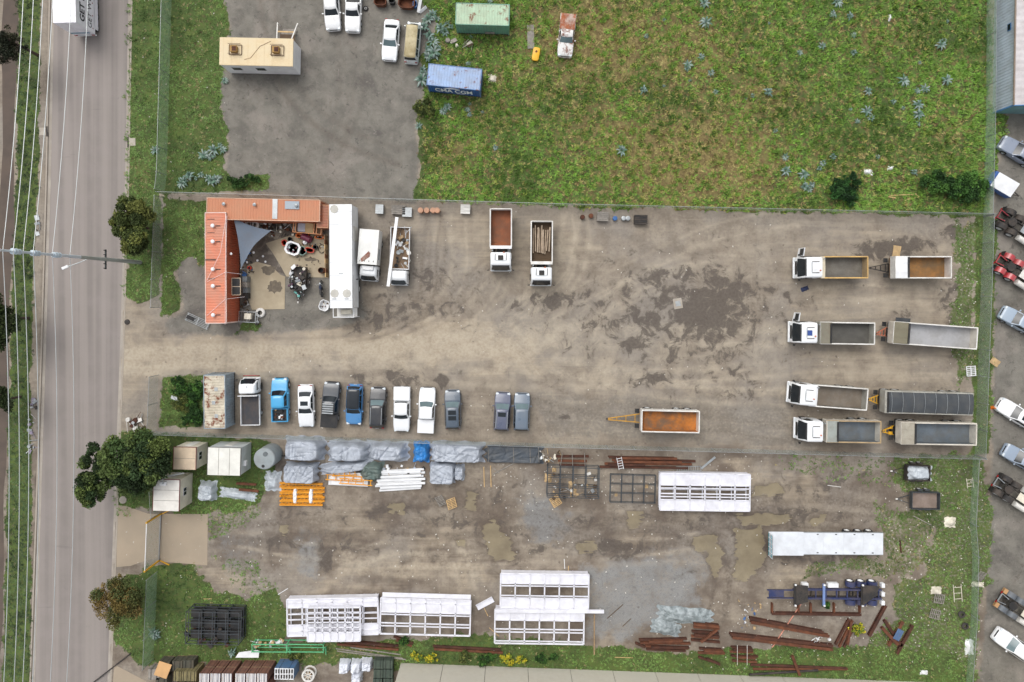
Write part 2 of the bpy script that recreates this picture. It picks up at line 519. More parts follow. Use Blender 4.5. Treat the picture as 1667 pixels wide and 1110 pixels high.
def build_cab(t, xf, col, hw=1.22, H=2.95, ln=1.85, open_door=0, hatch=True, visor=True, z0=.62):
    """forward-control truck cab, front at xf"""
    x0 = xf - ln
    lv = []
    for z, dx, ins in ((z0, .0, .02), (1.0, .0, 0), (1.45, .03, 0), (H - .18, .50, .07), (H - .05, .60, .16), (H, .78, .32)):
        lv.append([(x, y, z) for x, y in rrect(x0 + ins * .5, xf - dx, hw - ins, .16)])
    part('cab', G().loft(lv), col, t, True)
    part('windscreen', patch((xf - .045, -hw * .86, 1.50), (xf - .045, hw * .86, 1.50), (xf - .50, hw * .80, H - .20), (xf - .50, -hw * .80, H - .20), 8, (.07, 0, 0)), M_GLASS, t, True)
    for s in (1, -1):
        if open_door != s:
            part('side_window', G().slab([(xf - .25, s * (hw + .004), 1.5), (xf - 1.25, s * (hw + .004), 1.5), (xf - 1.25, s * (hw - .05), H - .4), (xf - .55, s * (hw - .05), H - .4)][::(-1 if s > 0 else 1)], .012), M_GLASS, t)
            part('door_handle', G().box((xf - 1.1, s * (hw + .015), 1.3), (.16, .04, .05)), M_BLK, t)
        else:
            part('door_opening', G().box((xf - .72, s * (hw + .002), (1.05 + H - .4) / 2), (.95, .02, H - 1.45)), M_BLK, t)
            hx, hy = xf - .22, s * (hw + .05)
            ang = R(78) * s
            ex, ey = hx - 1.0 * math.cos(ang), hy + 1.0 * abs(math.sin(ang)) * s
            dr = part('door', G().slab([(hx, hy, .95), (ex, ey, .95), (ex, ey, H - .45), (hx - .06, hy, H - .45)], .06), col, t)
            f = lambda u, z: (hx + (ex - hx) * u + .07, hy + (ey - hy) * u, z)
            part('door_window', G().slab([f(.12, 1.6), f(.9, 1.6), f(.9, H - .52), f(.14, H - .52)], .02), M_GLASS, dr)
            part('door_window', G().slab([(q[0] - .16, q[1], q[2]) for q in (f(.12, 1.6), f(.9, 1.6), f(.9, H - .52), f(.14, H - .52))], .02), M_GLASS, dr)
        part('mirror', G().box((xf + .02, s * (hw + .20), 2.05), (.10, .22, .42), ch=.03), M_BLK, t)
        part('mirror_arm', G().bar((xf - .15, s * (hw - .03), 2.25), (xf + .02, s * (hw + .2), 2.25), .04), M_BLK, t)
        part('headlight', G().box((xf + .025, s * hw * .76, .84), (.06, .36, .18), ch=.02), M_LAMP, t)
        part('step', G().box((xf - .9, s * (hw - .06), .42), (.7, .22, .3), ch=.03), M_CHAS, t)
    part('grille', G().box((xf + .015, 0, 1.2), (.05, hw * 1.25, .42), ch=.015), M_BLK, t)
    part('bumper', G().box((xf - .03, 0, .6), (.26, hw * 1.98, .30), ch=.06), col, t)
    if hatch and H > 2.5:
        for s in (1, -1):
            part('roof_bar', G().box((xf - 1.45, s * .62, H + .015), (.8, .07, .05)), M_CHAS, t)
        part('roof_bar', G().box((xf - 1.02, 0, H + .016), (.07, 1.1, .05)), M_GALV, t)
        part('beacon', G().cyl((xf - 1.95, .35, H - .02), (xf - 1.95, .35, H + .14), .07, n=10), M_OR, t)
        part('door_line', G().box((xf - 1.35, 0, 1.6), (.02, hw * 2 + .008, 1.4)), M_CHAS, t)
    if visor:
        part('sun_visor', G().slab([(xf - .50, -hw * .8, H - .16), (xf - .50, hw * .8, H - .16), (xf - .36, hw * .78, H - .20), (xf - .36, -hw * .78, H - .20)], .025), M_BLK, t)
    if hatch:
        part('roof_hatch', G().box((xf - 1.35, 0, H + .02), (.55, .6, .05), ch=.02), hatch if hatch is not True else M_CHAS, t)
    return x0
def chassis(t, x0, x1, z=.95, axles=(), r=.5, dual=True, single=(), hw=1.2, rim=M_STEELRIM):
    for s in (1, -1):
        part('chassis_rail', G().bar((x0, s * .42, z - .12), (x1, s * .42, z - .12), .09, .26), M_CHAS, t)
        for ax in axles:
            wheel(t, ax, s * (hw - .29 if dual else hw - .16), r, .56 if dual else .3, s, rim)
        for ax in single:
            wheel(t, ax, s * (hw - .16), r, .3, s, rim)
    for ax in tuple(axles) + tuple(single):
        part('axle', G().cyl((ax, -hw + .4, r), (ax, hw - .4, r), .09, n=8), M_CHAS, t)
    n = max(2, int((x1 - x0) / 1.3))
    for k in range(n):
        x = x0 + .1 + (x1 - x0 - .2) * k / (n - 1)
        part('crossmember', G().box((x, 0, z - .12), (.1, .76, .16)), M_CHAS, t)
def mudguards(t, xs_, z, hw, m):
    for x in xs_:
        for s in (1, -1):
            secs = []
            for k in range(7):
                a = R(15 + 150 * k / 6)
                for_ = (x + .62 * math.cos(a), z + .62 * math.sin(a))
                secs.append([(for_[0], s * (hw - .58), for_[1]), (for_[0], s * hw, for_[1]), (for_[0], s * hw, for_[1] + .03), (for_[0], s * (hw - .58), for_[1] + .03)])
            part('mudguard', G().loft(secs), m, t, True)
def tipper_bin(t, x0, x1, out, inn, floor, hw=1.22, z0=1.34, z1=2.45, shroud=0.0, shmat=None, rim=None, ribs=True, tail=True):
    L = x1 - x0
    rim = rim or out
    part('bin_floor', G().box(((x0 + x1) / 2, 0, z0 + .03), (L, hw * 2 - .04, .10)), floor, t)
    for s in (1, -1):
        sd = part('bin_side', G().box(((x0 + x1) / 2, s * (hw - .035), (z0 + z1) / 2 + .04), (L, .07, z1 - z0 - .08)), out, t)
        part('liner', G().slab([(x0 + .06, s * (hw - .073), z0 + .085), (x1 - .06, s * (hw - .073), z0 + .085), (x1 - .06, s * (hw - .073), z1 - .05), (x0 + .06, s * (hw - .073), z1 - .05)], .01 * s), inn, sd)
        part('top_rail', G().box(((x0 + x1) / 2, s * (hw - .03), z1 + .04), (L + .04, .14, .10), ch=.02), rim, t)
        if ribs:
            k = max(3, int(L / 1.0))
            for i in range(k):
                x = x0 + .12 + (L - .24) * i / (k - 1)
                part('rib', G().box((x, s * (hw + .025), (z0 + z1) / 2), (.09, .05, z1 - z0 - .1)), out, t)
    # sloped foot inside at the headboard, then headboard and tailgate
    part('headboard', G().box((x1 - .04, 0, (z0 + z1) / 2 + .05), (.08, hw * 2 - .15, z1 - z0 - .10)), out, t)
    part('top_rail', G().box((x1 - .02, 0, z1 + .04), (.13, hw * 2 - .2, .098), ch=.02), rim, t)
    part('load_dust', G().slab([(x1 - .10, -hw + .10, z0 + .55), (x1 - .10, hw - .10, z0 + .55), (x1 - .45, hw - .10, z0 + .10), (x1 - .45, -hw + .10, z0 + .10)], .02), inn, t)
    if tail:
        part('tailgate', G().box((x0 + .035, 0, (z0 + z1) / 2 + .02), (.07, hw * 2 - .15, z1 - z0 - .12)), out, t)
        part('top_rail', G().box((x0 + .02, 0, z1 + .04), (.12, hw * 2 - .2, .098), ch=.02), rim, t)
        for s in (1, -1):
            part('tail_light', G().box((x0 - .03, s * (hw - .2), z0 - .1), (.06, .3, .12)), M_RED, t)
    if shroud > 0:
        secs = []
        for k in range(6):
            f = k / 5
            x = x1 - .1 + (shroud + .1) * f
            z = z1 + .12 + .12 * math.sin(f * PI * .55)
            secs.append([(x, y, z - .06 * (y / hw) ** 2) for y in np.linspace(-hw, hw, 7)] + [(x, y, z - .05 - .06 * (y / hw) ** 2) for y in np.linspace(hw, -hw, 7)])
        part('cab_shroud', G().loft(secs), shmat or out, t, True)

def tipper_truck(label, fx, fy, rx, ry, cabm, out, inn, floor, open_door=0, ln=2.3, shroud=.5, shmat=None, gap=.45, rim=None, hatch=True, H=2.95, group=None, bin_z=2.45, deck=0.0, deckmat=None):
    loc, rz, L = frame(fx, fy, rx, ry, 1.0, 2.3)
    t = thing('tipper_truck', label, 'truck', loc, rz, group)
    xf, xr = L / 2, -L / 2
    xc = build_cab(t, xf, cabm, H=H, open_door=open_door, hatch=hatch, ln=ln)
    chassis(t, xr + .2, xc + .6, axles=(xr + 1.05, xr + 2.35), single=(xf - 1.25,))
    mudguards(t, (xr + 1.05, xr + 2.35), .62, 1.2, M_BLK)
    x1 = xc - gap
    part('fuel_tank', G().cyl((xc - .1, .85, .7), (xc - 1.1, .85, .7), .28, n=14), M_GALV, t, True)
    part('air_tank', G().cyl((xc - .1, -.85, .7), (xc - 1.0, -.85, .7), .2, n=12), M_CHAS, t, True)
    part('exhaust', G().cyl((xc - .18, -.95, .8), (xc - .18, -.95, 2.9), .07, n=10), M_GALV, t, True)
    part('engine_cover', G().box((xc - gap * .45, 0, 1.25), (gap * .7, .9, .5), ch=.05), M_BLK, t)
    if deck > 0:
        part('tarp_roll', G().cyl((x1 - deck * .9, -1.1, bin_z + .18), (x1 - deck * .9, 1.1, bin_z + .18), .10, n=10), M_BLK, t, True)
        part('front_deck', G().box((x1 - deck / 2, 0, bin_z + .085), (deck, 2.4, .08), ch=.02), deckmat or out, t)
    tipper_bin(t, xr, x1, out, inn, floor, shroud=shroud, shmat=shmat, rim=rim, z1=bin_z)
    return t

def dog_trailer(label, fx, fy, rx, ry, out, inn, floor, hitch, drawmat, shroud=.0, shmat=None, rim=None, deck=0.0, deckmat=None, zt=2.45, cover=None, wheels_=4, solid=False, group=None):
    """fx..rx are bin ends at rail height; hitch is the px point of the drawbar eye"""
    loc, rz, L = frame(fx, fy, rx, ry, zt, zt)
    t = thing('tipping_trailer', label, 'trailer', loc, rz, group)
    xf, xr = L / 2, -L / 2
    axs = [xr + .9, xr + 2.15] + [xf - 1.0] + ([xf - 2.2] if wheels_ == 4 and L > 7 else [])
    chassis(t, xr + .15, xf - .1, axles=tuple(axs))
    mudguards(t, axs, .62, 1.2, M_BLK)
    tipper_bin(t, xr, xf, out, inn, floor, shroud=shroud, shmat=shmat, rim=rim, z1=zt)
    if deck > 0:
        part('front_deck', G().box((xf - deck / 2, 0, zt + .10), (deck, 2.42, .06), ch=.02), deckmat or out, t)
        for s in (1, -1):
            part('deck_ridge', G().box((xf - deck / 2, s * .5, zt + .145), (deck * .9, .08, .04)), deckmat or out, t)
        part('tarp_roll', G().cyl((xf - deck - .06, -1.15, zt + .16), (xf - deck - .06, 1.15, zt + .16), .11, n=10), M_BLK, t, True)
    # drawbar
    h = W(hitch[0], hitch[1], .8); h.z = 0
    d = h - loc
    hx = d.x * math.cos(-rz) - d.y * math.sin(-rz)
    hy = d.x * math.sin(-rz) + d.y * math.cos(-rz)
    wd = .5
    for s in (1, -1):
        part('drawbar', G().bar((xf - .2, s * wd, .78), (hx - .25, hy + s * .07, .74), .1, .12), drawmat, t)
    n = 3
    for k in range(n):
        f = (k + .6) / (n + .6)
        xx = xf - .2 + (hx - xf) * f; hh = wd * (1 - f) + .07 * f
        part('drawbar_brace', G().bar((xx, -hh + hy * f, .78), (xx, hh + hy * f, .78), .08, .08), drawmat, t)
    if solid:
        pr = [(xf + .05, .52), (hx - .9, .34 + hy), (hx - .9, -.34 + hy), (xf + .05, -.52)]
        pl = part('drawbar_plate', G().prism(pr, .80, .86), drawmat, t)
        for k in range(2):
            xx = xf + (hx - .9 - xf) * (.3 + .42 * k)
            part('plate_hole', G().cyl((xx, 0, .862), (xx, 0, .866), .17, n=14), M_BLK, pl)
    part('coupling_eye', G().lathe([(.05, -.03), (.12, -.03), (.12, .03), (.05, .03)], 12, 'z', (hx - .12, hy, .74), closed=True), M_CHAS, t)
    part('turntable', G().cyl((xf - 1.0, 0, .98), (xf - 1.0, 0, 1.08), .5, n=20), M_CHAS, t, True)
    for s in (1, -1):
        part('front_guard', G().box((xf + .22, s * .86, .92), (.5, .5, .05), ch=.02), M_BLK, t)
    if cover:
        def cf(u, v):
            x = xr + .1 + (L - .2 - deck) * u
            y = (2 * v - 1) * 1.24
            z = zt + .12 + .22 * (1 - (2 * v - 1) ** 2) + .035 * math.sin(u * L * 4.4) * (1 - abs(2 * v - 1) ** 4) + .012 * math.sin(u * 61 + v * 7)
            if abs(2 * v - 1) > .97:
                z -= .3
            return (x, y, z)
        part('tarp_cover', G().grid(cf, 72, 16), cover, t, True)
        for k in range(8):
            x = xr + .6 + (L - 1.2) * k / 7
            part('tarp_strap', G().tube([(x, (2 * v - 1) * 1.25, zt + .165 + .22 * (1 - (2 * v - 1) ** 2)) for v in np.linspace(0, 1, 9)], .016, 4), M_GALV, t)
    return t

M_TW = paint('#e9ebec', .06)
M_BIN_W = steel('#d3cdc0', .35)
M_BIN_G = steel('#a6a59c', .4)
M_BIN_T = steel('#b39a74', .45)
M_IN_G = mat('worn_bin_steel', '#77736b', .55, .35, .15, 1.0, .5, '#5c5348', .6)
M_IN_B = mat('blue_grey_bin_steel', '#6c757c', .45, .4, .15, 1.0, .4, '#6b6252', .6)
M_IN_L = mat('light_bin_steel', '#a7a7a6', .45, .3, .08, .7, .35, '#77706a', .5)
M_RUSTF = mat('rust_red_bin', '#8a5438', .8, .1, .25, .8, .7, '#6b5140', .7)
M_OCHRE = mat('ochre_rust_bin', '#a8692c', .75, .1, .25, .7, .45, '#5f5138', .7)
M_BRN = mat('brown_bin', '#5c4a36', .8, .1, .2, 1, .4, '#3c3128', 1)
M_OR = steel('#c9642f', .3, .55, .1)
M_YEL = steel('#d9a321', .25, .5)
M_PINKR = steel('#b5694f', .3, .6)
# ================================================================ ground sheet with material masks
def vnoise(x, y, seed=0):
    xi = np.floor(x).astype(np.int64); yi = np.floor(y).astype(np.int64)
    xf = x - xi; yf = y - yi
    u = xf * xf * (3 - 2 * xf); v = yf * yf * (3 - 2 * yf)
    def h(a, b):
        n = (a * 374761393 + b * 668265263 + seed * 144665) & 0x7fffffff
        n = ((n ^ (n >> 13)) * 1274126177) & 0x7fffffff
        return ((n ^ (n >> 16)) & 0xffff) / 65535.0
    return (h(xi, yi) * (1 - u) + h(xi + 1, yi) * u) * (1 - v) + (h(xi, yi + 1) * (1 - u) + h(xi + 1, yi + 1) * u) * v
def fbm(x, y, seed=0, o=4):
    a = 0; s = .5; t = 0
    for i in range(o):
        a = a + s * vnoise(x, y, seed + i * 17); t += s
        x = x * 2.03; y = y * 2.03; s *= .5
    return a / t
def sdf(poly, X, Y):
    """signed distance in pixels, positive inside"""
    d = np.full(X.shape, 1e9); ins = np.zeros(X.shape, bool)
    n = len(poly)
    for i in range(n):
        x0, y0 = poly[i]; x1, y1 = poly[(i + 1) % n]
        ex, ey = x1 - x0, y1 - y0
        t = np.clip(((X - x0) * ex + (Y - y0) * ey) / (ex * ex + ey * ey + 1e-9), 0, 1)
        d = np.minimum(d, np.hypot(X - x0 - t * ex, Y - y0 - t * ey))
        c = ((y0 > Y) != (y1 > Y)) & (X < (x1 - x0) * (Y - y0) / (y1 - y0 + 1e-12) + x0)
        ins ^= c
    return np.where(ins, d, -d)

KERB_R = [(213.5, -800), (213, 0), (208, 280), (200, 555), (190, 820), (179, 1110), (150, 1900)]
KERB_L = [(84, -800), (81, 0), (76, 280), (68, 560), (59.5, 830), (49.6, 1110), (22, 1900)]
def kx(line, y):
    return np.interp(y, [p[1] for p in line], [p[0] for p in line])

GRASS = [  # polygon in photo pixels, edge wobble, strength
    ([(KERB_R[0][0], -800), (360, -800), (364, 0), (374, 42), (360, 122), (358, 170), (372, 230), (366, 272), (380, 292), (436, 282), (440, 310), (262, 316), (264, 330), (262, 478), (240, 490), (225, 494), (203, 478)], 7, 1.0),
    ([(690, -800), (1612, -800), (1612, 100), (1612, 180), (1640, 190), (1632, 230), (1612, 300), (1604, 352), (900, 336), (676, 324), (684, 262), (676, 200), (690, 150), (684, 90), (712, 40), (690, 10)], 7, 1.0),
    ([(264, 322), (338, 326), (334, 440), (318, 412), (296, 420), (284, 445), (296, 480), (296, 510), (262, 515)], 8, .95),
    ([(266, 612), (330, 610), (330, 696), (262, 694)], 7, .95),
    ([(190, 700), (250, 704), (440, 714), (446, 770), (430, 812), (390, 832), (330, 838), (232, 828), (190, 840)], 8, .9),
    ([(182, 950), (250, 918), (318, 918), (352, 962), (404, 972), (446, 960), (470, 1000), (466, 1050), (560, 1050), (648, 1060), (650, 1080), (232, 1082), (180, 1040)], 10, .74),
    ([(460, 1046), (640, 1044), (790, 1030), (960, 1050), (1000, 1050), (1100, 1064), (1240, 1052), (1380, 1050), (1560, 1060), (1600, 1140), (640, 1092), (640, 1070)], 8, .8),
    ([(1456, 742), (1598, 740), (1616, 830), (1618, 900), (1604, 980), (1592, 1040), (1586, 1200), (1420, 1200), (1406, 1040), (1460, 1000), (1450, 950), (1500, 930), (1520, 850), (1440, 840), (1500, 820), (1450, 780)], 12, .57),
    ([(1586, 350), (1624, 350), (1618, 560), (1612, 740), (1580, 740)], 5, .7),
    ([(1556, 360), (1592, 360), (1586, 600), (1560, 640), (1548, 560)], 10, .55),
    ([(30, -800), (82, -800), (66, 0), (62, 280), (50, 560), (52, 830), (48, 1110), (30, 1900), (-20, 1900), (4, 1110), (10, 830), (16, 560), (26, 280)], 5, .9),
    ([(392, 526), (425, 524), (420, 542), (385, 540)], 5, .8),
    ([(1240, 742), (1460, 742), (1450, 800), (1300, 770)], 10, .35),
    ([(1420, 820), (1530, 840), (1500, 930), (1450, 945), (1380, 930), (1300, 945), (1330, 915), (1440, 905)], 10, .5),
    ([(330, 838), (420, 815), (420, 850), (345, 880)], 10, .45),
    ([(340, 900), (420, 910), (450, 960), (404, 980)], 10, .4),
]
ASPH = [
    ([(360, -800), (700, -800), (706, 0), (712, 40), (684, 90), (690, 150), (676, 200), (684, 262), (676, 330), (372, 312), (366, 272), (372, 230), (358, 170), (360, 122), (374, 42), (364, 0)], 4, 1.0),
    ([(1640, 180), (1618, 330), (1616, 600), (1612, 800), (1604, 960), (1590, 1200), (2600, 1900), (2600, -800), (1640, -800)], 5, 1.0),
    ([(284, 445), (296, 420), (318, 412), (336, 440), (336, 545), (270, 545), (270, 520), (296, 505)], 6, .9),
    ([(388, 440), (590, 450), (600, 520), (540, 534), (420, 545), (330, 548), (330, 520), (388, 510)], 8, .8),
    ([(262, 600), (450, 606), (450, 640), (262, 620)], 10, .6),
    ([(870, 640), (1000, 642), (1290, 650), (1300, 725), (890, 712)], 14, .45),
    ([(1000, 350), (1290, 352), (1300, 400), (1050, 390)], 20, .30),
]
GRAV = [
    ([(480, 866), (530, 866), (528, 900), (520, 940), (484, 940), (470, 900)], 8, .8),
    ([(836, 812), (880, 806), (930, 840), (930, 860), (900, 890), (862, 880), (850, 850)], 10, 1.0),
    ([(940, 920), (1020, 905), (1120, 905), (1160, 930), (1130, 1000), (1000, 1052), (950, 1040), (960, 960)], 12, .8),
    ([(1050, 880), (1180, 900), (1180, 960), (1080, 960)], 14, .5),
    ([(330, 850), (420, 860), (440, 940), (370, 950)], 12, .45),
]
PALE = [
    ([(196, 545), (420, 548), (620, 530), (760, 520), (900, 560), (880, 610), (620, 590), (420, 606), (198, 612)], 14, .9),
    ([(640, 340), (900, 350), (980, 400), (900, 470), (720, 420), (660, 390)], 16, .5),
    ([(200, 480), (248, 500), (246, 640), (196, 660)], 10, .6),
    ([(560, 830), (640, 835), (620, 870), (560, 880)], 10, .7),
    ([(690, 850), (770, 850), (760, 890), (680, 900)], 10, .7),
    ([(560, 905), (780, 900), (800, 940), (520, 960)], 16, .7),
    ([(1000, 850), (1060, 846), (1070, 880), (1000, 900)], 10, .7),
    ([(330, 925), (400, 930), (420, 980), (360, 960)], 10, .7),
    ([(1180, 750), (1330, 780), (1340, 830), (1250, 820)], 14, .8),
    ([(1280, 920), (1320, 915), (1330, 945), (1260, 975), (1240, 960)], 10, .8),
    ([(940, 590), (1240, 600), (1300, 650), (900, 640)], 20, .5),
    ([(1180, 680), (1290, 690), (1290, 720), (1150, 716)], 10, .3),
    ([(1330, 370), (1540, 380), (1560, 640), (1300, 660), (1290, 470)], 24, .45),
]
MUD = [   # muddy puddles, photo pixels
    [(782, 850), (806, 848), (830, 878), (838, 900), (834, 914), (806, 914), (790, 885)],
    [(740, 878), (756, 880), (758, 890), (742, 890)],
    [(1126, 872), (1160, 872), (1176, 900), (1174, 930), (1162, 944), (1152, 905), (1128, 890)],
    [(1196, 862), (1238, 858), (1244, 905), (1236, 930), (1214, 944), (1192, 938), (1198, 900)],
    [(1232, 790), (1268, 786), (1276, 800), (1262, 806), (1224, 806)],
    [(1200, 840), (1280, 836), (1296, 848), (1244, 856), (1206, 858)],
    [(936, 885), (966, 880), (970, 894), (944, 900)],
    [(1022, 836), (1046, 832), (1040, 860), (1024, 862)],
    [(760, 798), (774, 806), (772, 830), (756, 826)],
    [(1322, 842), (1344, 836), (1350, 848), (1324, 852)],
    [(456, 858), (466, 858), (464, 872), (458, 872)],
    [(630, 820), (662, 816), (656, 836), (632, 836)],
    [(1018, 775), (1022, 775), (1022, 778), (1018, 778)],
]
WET = [  # cx, cy, rx, ry, strength
    (1110, 520, 170, 110, .72), (1160, 500, 120, 70, .9), (1000, 540, 120, 90, .42), (900, 500, 120, 40, .45), (700, 470, 120, 60, .42), (640, 500, 100, 30, .5), (800, 660, 200, 60, .30), (700, 850, 300, 90, .42), (1150, 850, 300, 90, .45), (500, 820, 80, 60, .5),
    (1075, 470, 46, 40, .9), (1150, 512, 66, 56, 1.25), (1175, 470, 60, 38, 1.0), (1050, 520, 56, 22, .95), (1220, 530, 60, 70, .62), (1120, 450, 50, 36, .62),
    (1025, 562, 22, 18, 1.1), (1060, 552, 26, 22, .8), (1090, 570, 60, 50, .55), (1058, 616, 38, 16, 1.1), (980, 526, 50, 20, .75), (910, 490, 60, 18, .85),
    (1200, 590, 40, 60, .65), (1180, 560, 60, 80, .45), (1090, 590, 30, 30, .5), (1250, 490, 50, 40, .5), (960, 560, 50, 40, .35), (1190, 640, 60, 14, .7), (1000, 480, 60, 30, .42),
    (700, 450, 36, 40, .75), (660, 500, 70, 30, .7), (740, 500, 40, 30, .62), (605, 520, 40, 20, .8), (840, 500, 60, 20, .6), (560, 460, 30, 40, .4), (640, 400, 20, 50, .5),
    (1440, 408, 60, 20, 1.15), (1480, 400, 40, 18, 1.0), (1560, 520, 22, 60, .9), (1545, 480, 24, 40, .7), (1550, 380, 20, 20, .8), (1468, 512, 14, 12, .8), (1545, 640, 20, 60, .5),
    (720, 620, 12, 12, 1.15), (655, 615, 46, 18, .9), (580, 612, 16, 12, .8), (740, 605, 12, 10, .9), (920, 680, 12, 8, .8), (620, 640, 12, 30, .6),
    (420, 408, 40, 28, 1.2), (440, 420, 26, 26, 1.0), (455, 440, 16, 16, 1.1), (404, 428, 14, 24, 1.1), (448, 467, 10, 10, 1.4), (470, 385, 30, 12, .8),
    (560, 760, 160, 30, .5), (640, 830, 60, 30, .75), (570, 845, 30, 20, .5), (455, 882, 34, 14, 1.0), (560, 895, 60, 12, .85), (530, 915, 14, 16, .95), (800, 820, 60, 40, .5), (740, 860, 40, 30, .6),
    (900, 800, 100, 40, .45), (880, 890, 30, 12, .8), (1010, 890, 70, 14, .95), (1010, 908, 22, 10, 1.0), (1120, 930, 26, 16, .7), (1220, 880, 60, 60, .7), (1300, 800, 100, 30, .6), (1330, 910, 100, 16, .75), (1290, 840, 120, 20, .7),
    (820, 880, 50, 50, .6), (960, 850, 80, 30, .55), (470, 780, 60, 30, .4), (320, 448, 8, 8, .9), (1380, 780, 60, 20, .6), (1400, 880, 60, 20, .5), (1200, 850, 30, 20, .5), (1180, 990, 60, 30, .35),
    (1650, 490, 20, 14, 1.0), (1640, 660, 16, 12, .9), (1650, 930, 20, 20, .7), (300, 540, 40, 14, .5), (350, 605, 40, 10, .5),
    (500, 236, 40, 20, .25), (540, 150, 40, 30, .3), (420, 150, 60, 20, .35), (560, 210, 30, 12, .3), (430, 30, 60, 20, .3), (560, 100, 20, 40, .35),
]
xs = np.concatenate([[-2500, -900, -300, -120], np.arange(-72, 72.01, .18), [120, 300, 900, 2500]])
ys = np.concatenate([[-2500, -900, -300, -100], np.arange(-54, 44.01, .18), [90, 300, 900, 2500]])
GXX, GYY = np.meshgrid(xs, ys)
PXX = NX + PXM * GXX; PYY = NY - PXM * GYY
wob = (fbm(PXX / 16, PYY / 16, 3, 4) - .5) * 2.4
def masks(polys, X, Y, wb, soft=7):
    m = np.zeros(X.shape)
    for poly, wobble, st in polys:
        m = np.maximum(m, st * np.clip(.5 + (sdf(poly, X, Y) + wb * wobble) / soft, 0, 1))
    return m
g_grass = masks(GRASS, PXX, PYY, wob)
g_asph = masks(ASPH, PXX, PYY, wob, 12)
g_grav = masks(GRAV, PXX, PYY, wob * 1.5, 34)
g_pale = masks(PALE, PXX, PYY, wob * 1.6, 46)
g_mud = np.zeros(PXX.shape)
for poly in MUD:
    g_mud = np.maximum(g_mud, np.clip(.5 + (sdf(poly, PXX, PYY) + wob * 6) / 12, 0, 1))
g_wet = np.zeros(PXX.shape)
for cx, cy, rx, ry, st in WET:
    q = ((PXX - cx) / rx) ** 2 + ((PYY - cy) / ry) ** 2
    g_wet = np.maximum(g_wet, st * np.exp(-q * .8))
g_wet *= (1 - np.clip(g_asph, 0, 1) * .35)
# straw-coloured tussock zones of the field
g_dry = np.zeros(PXX.shape)
for cx, cy, rx, ry, st in [(980, 60, 120, 90, .9), (1110, 90, 120, 80, .7), (1230, 160, 90, 60, .65), (1130, 260, 150, 80, 1.0), (1000, 210, 110, 60, .65), (740, 250, 60, 50, .6), (1200, 290, 100, 40, .8),
                           (900, 120, 90, 60, .55), (1440, 60, 60, 40, .5), (1540, 210, 36, 40, .5), (1400, 270, 90, 40, .45), (800, 180, 60, 40, .4), (320, 100, 20, 120, .25), (1480, 920, 60, 50, .4), (230, 280, 20, 30, .3), (560, 1060, 60, 14, .4)]:
    g_dry = np.maximum(g_dry, st * np.exp(-.7 * (((PXX - cx) / rx) ** 2 + ((PYY - cy) / ry) ** 2)))
# wheel tracks: smooth paths in photo pixels, (points, tone, width px)
def smooth_path(P, n=10):
    P = [P[0]] + list(P) + [P[-1]]
    out = []
    for i in range(1, len(P) - 2):
        p0, p1, p2, p3 = [np.array(q, float) for q in P[i - 1:i + 3]]
        for k in range(n):
            t_ = k / n
            out.append(.5 * (2 * p1 + (p2 - p0) * t_ + (2 * p0 - 5 * p1 + 4 * p2 - p3) * t_ ** 2 + (3 * p1 - p0 - 3 * p2 + p3) * t_ ** 3))
    out.append(np.array(P[-2], float))
    return out
TRACKS = []
rt = random.Random(17)
def pair(P, tone, wd=3.2, gauge=13, n=1, spread=6):
    for _ in range(n):
        o = rt.uniform(-spread, spread)
        for sgn in (-.5, .5):
            Q = smooth_path(P)
            R_ = []
            for i, q in enumerate(Q):
                d_ = Q[min(i + 1, len(Q) - 1)] - Q[max(i - 1, 0)]
                nn = np.array([-d_[1], d_[0]]) / (np.hypot(*d_) + 1e-6)
                R_.append(q + nn * (sgn * gauge * 2 + o + 2.5 * math.sin(i * .35 + o)))
            TRACKS.append((R_, tone * rt.uniform(.6, 1.2), wd * rt.uniform(.7, 1.5)))
pair([(200, 576), (420, 574), (640, 560), (900, 545), (1280, 540)], .8, 4, 12, 4, 16)
pair([(200, 590), (420, 585), (620, 575), (740, 530), (800, 470), (812, 450)], .8, 3, 12, 2, 8)
pair([(430, 570), (600, 560), (720, 510), (800, 440), (880, 420)], -.6, 3, 12, 2, 8)
pair([(520, 580), (700, 580), (820, 540), (875, 480), (881, 466)], .7, 3, 12, 2, 6)
pair([(560, 540), (640, 530), (690, 480), (700, 400), (702, 345)], -.7, 3, 12, 3, 12)
pair([(620, 540), (720, 500), (750, 430), (752, 350)], .6, 3, 12, 2, 10)
pair([(760, 560), (900, 470), (930, 400), (932, 350)], .8, 3, 12, 3, 14)
pair([(800, 580), (1000, 470), (1150, 400), (1300, 370)], .6, 3, 12, 3, 18)
pair([(900, 560), (1100, 440), (1290, 437)], .6, 3, 12, 2, 8)
pair([(900, 590), (1100, 640), (1280, 645)], .6, 3, 12, 3, 12)
pair([(850, 620), (1000, 660), (1290, 700)], -.4, 4, 12, 2, 12)
pair([(400, 600), (700, 610), (900, 620), (1280, 600)], .5, 4, 12, 3, 16)
pair([(1330, 490), (1450, 488), (1550, 492)], .6, 3, 12, 3, 12)
pair([(1330, 595), (1450, 600), (1545, 600)], .6, 3, 12, 3, 10)
pair([(340, 880), (500, 868), (700, 872), (860, 858), (1000, 880), (1240, 880)], -.7, 4, 12, 4, 18)
pair([(340, 870), (480, 900), (700, 915), (900, 905), (1100, 890), (1190, 870)], .6, 4, 12, 3, 14)
pair([(640, 850), (720, 835), (780, 845), (830, 900)], -.7, 4, 12, 2, 8)
pair([(900, 880), (1020, 860), (1130, 870), (1170, 930), (1165, 1000)], -.8, 4, 12, 3, 10)
pair([(1180, 850), (1240, 800), (1340, 795), (1470, 815)], -.6, 5, 12, 3, 10)
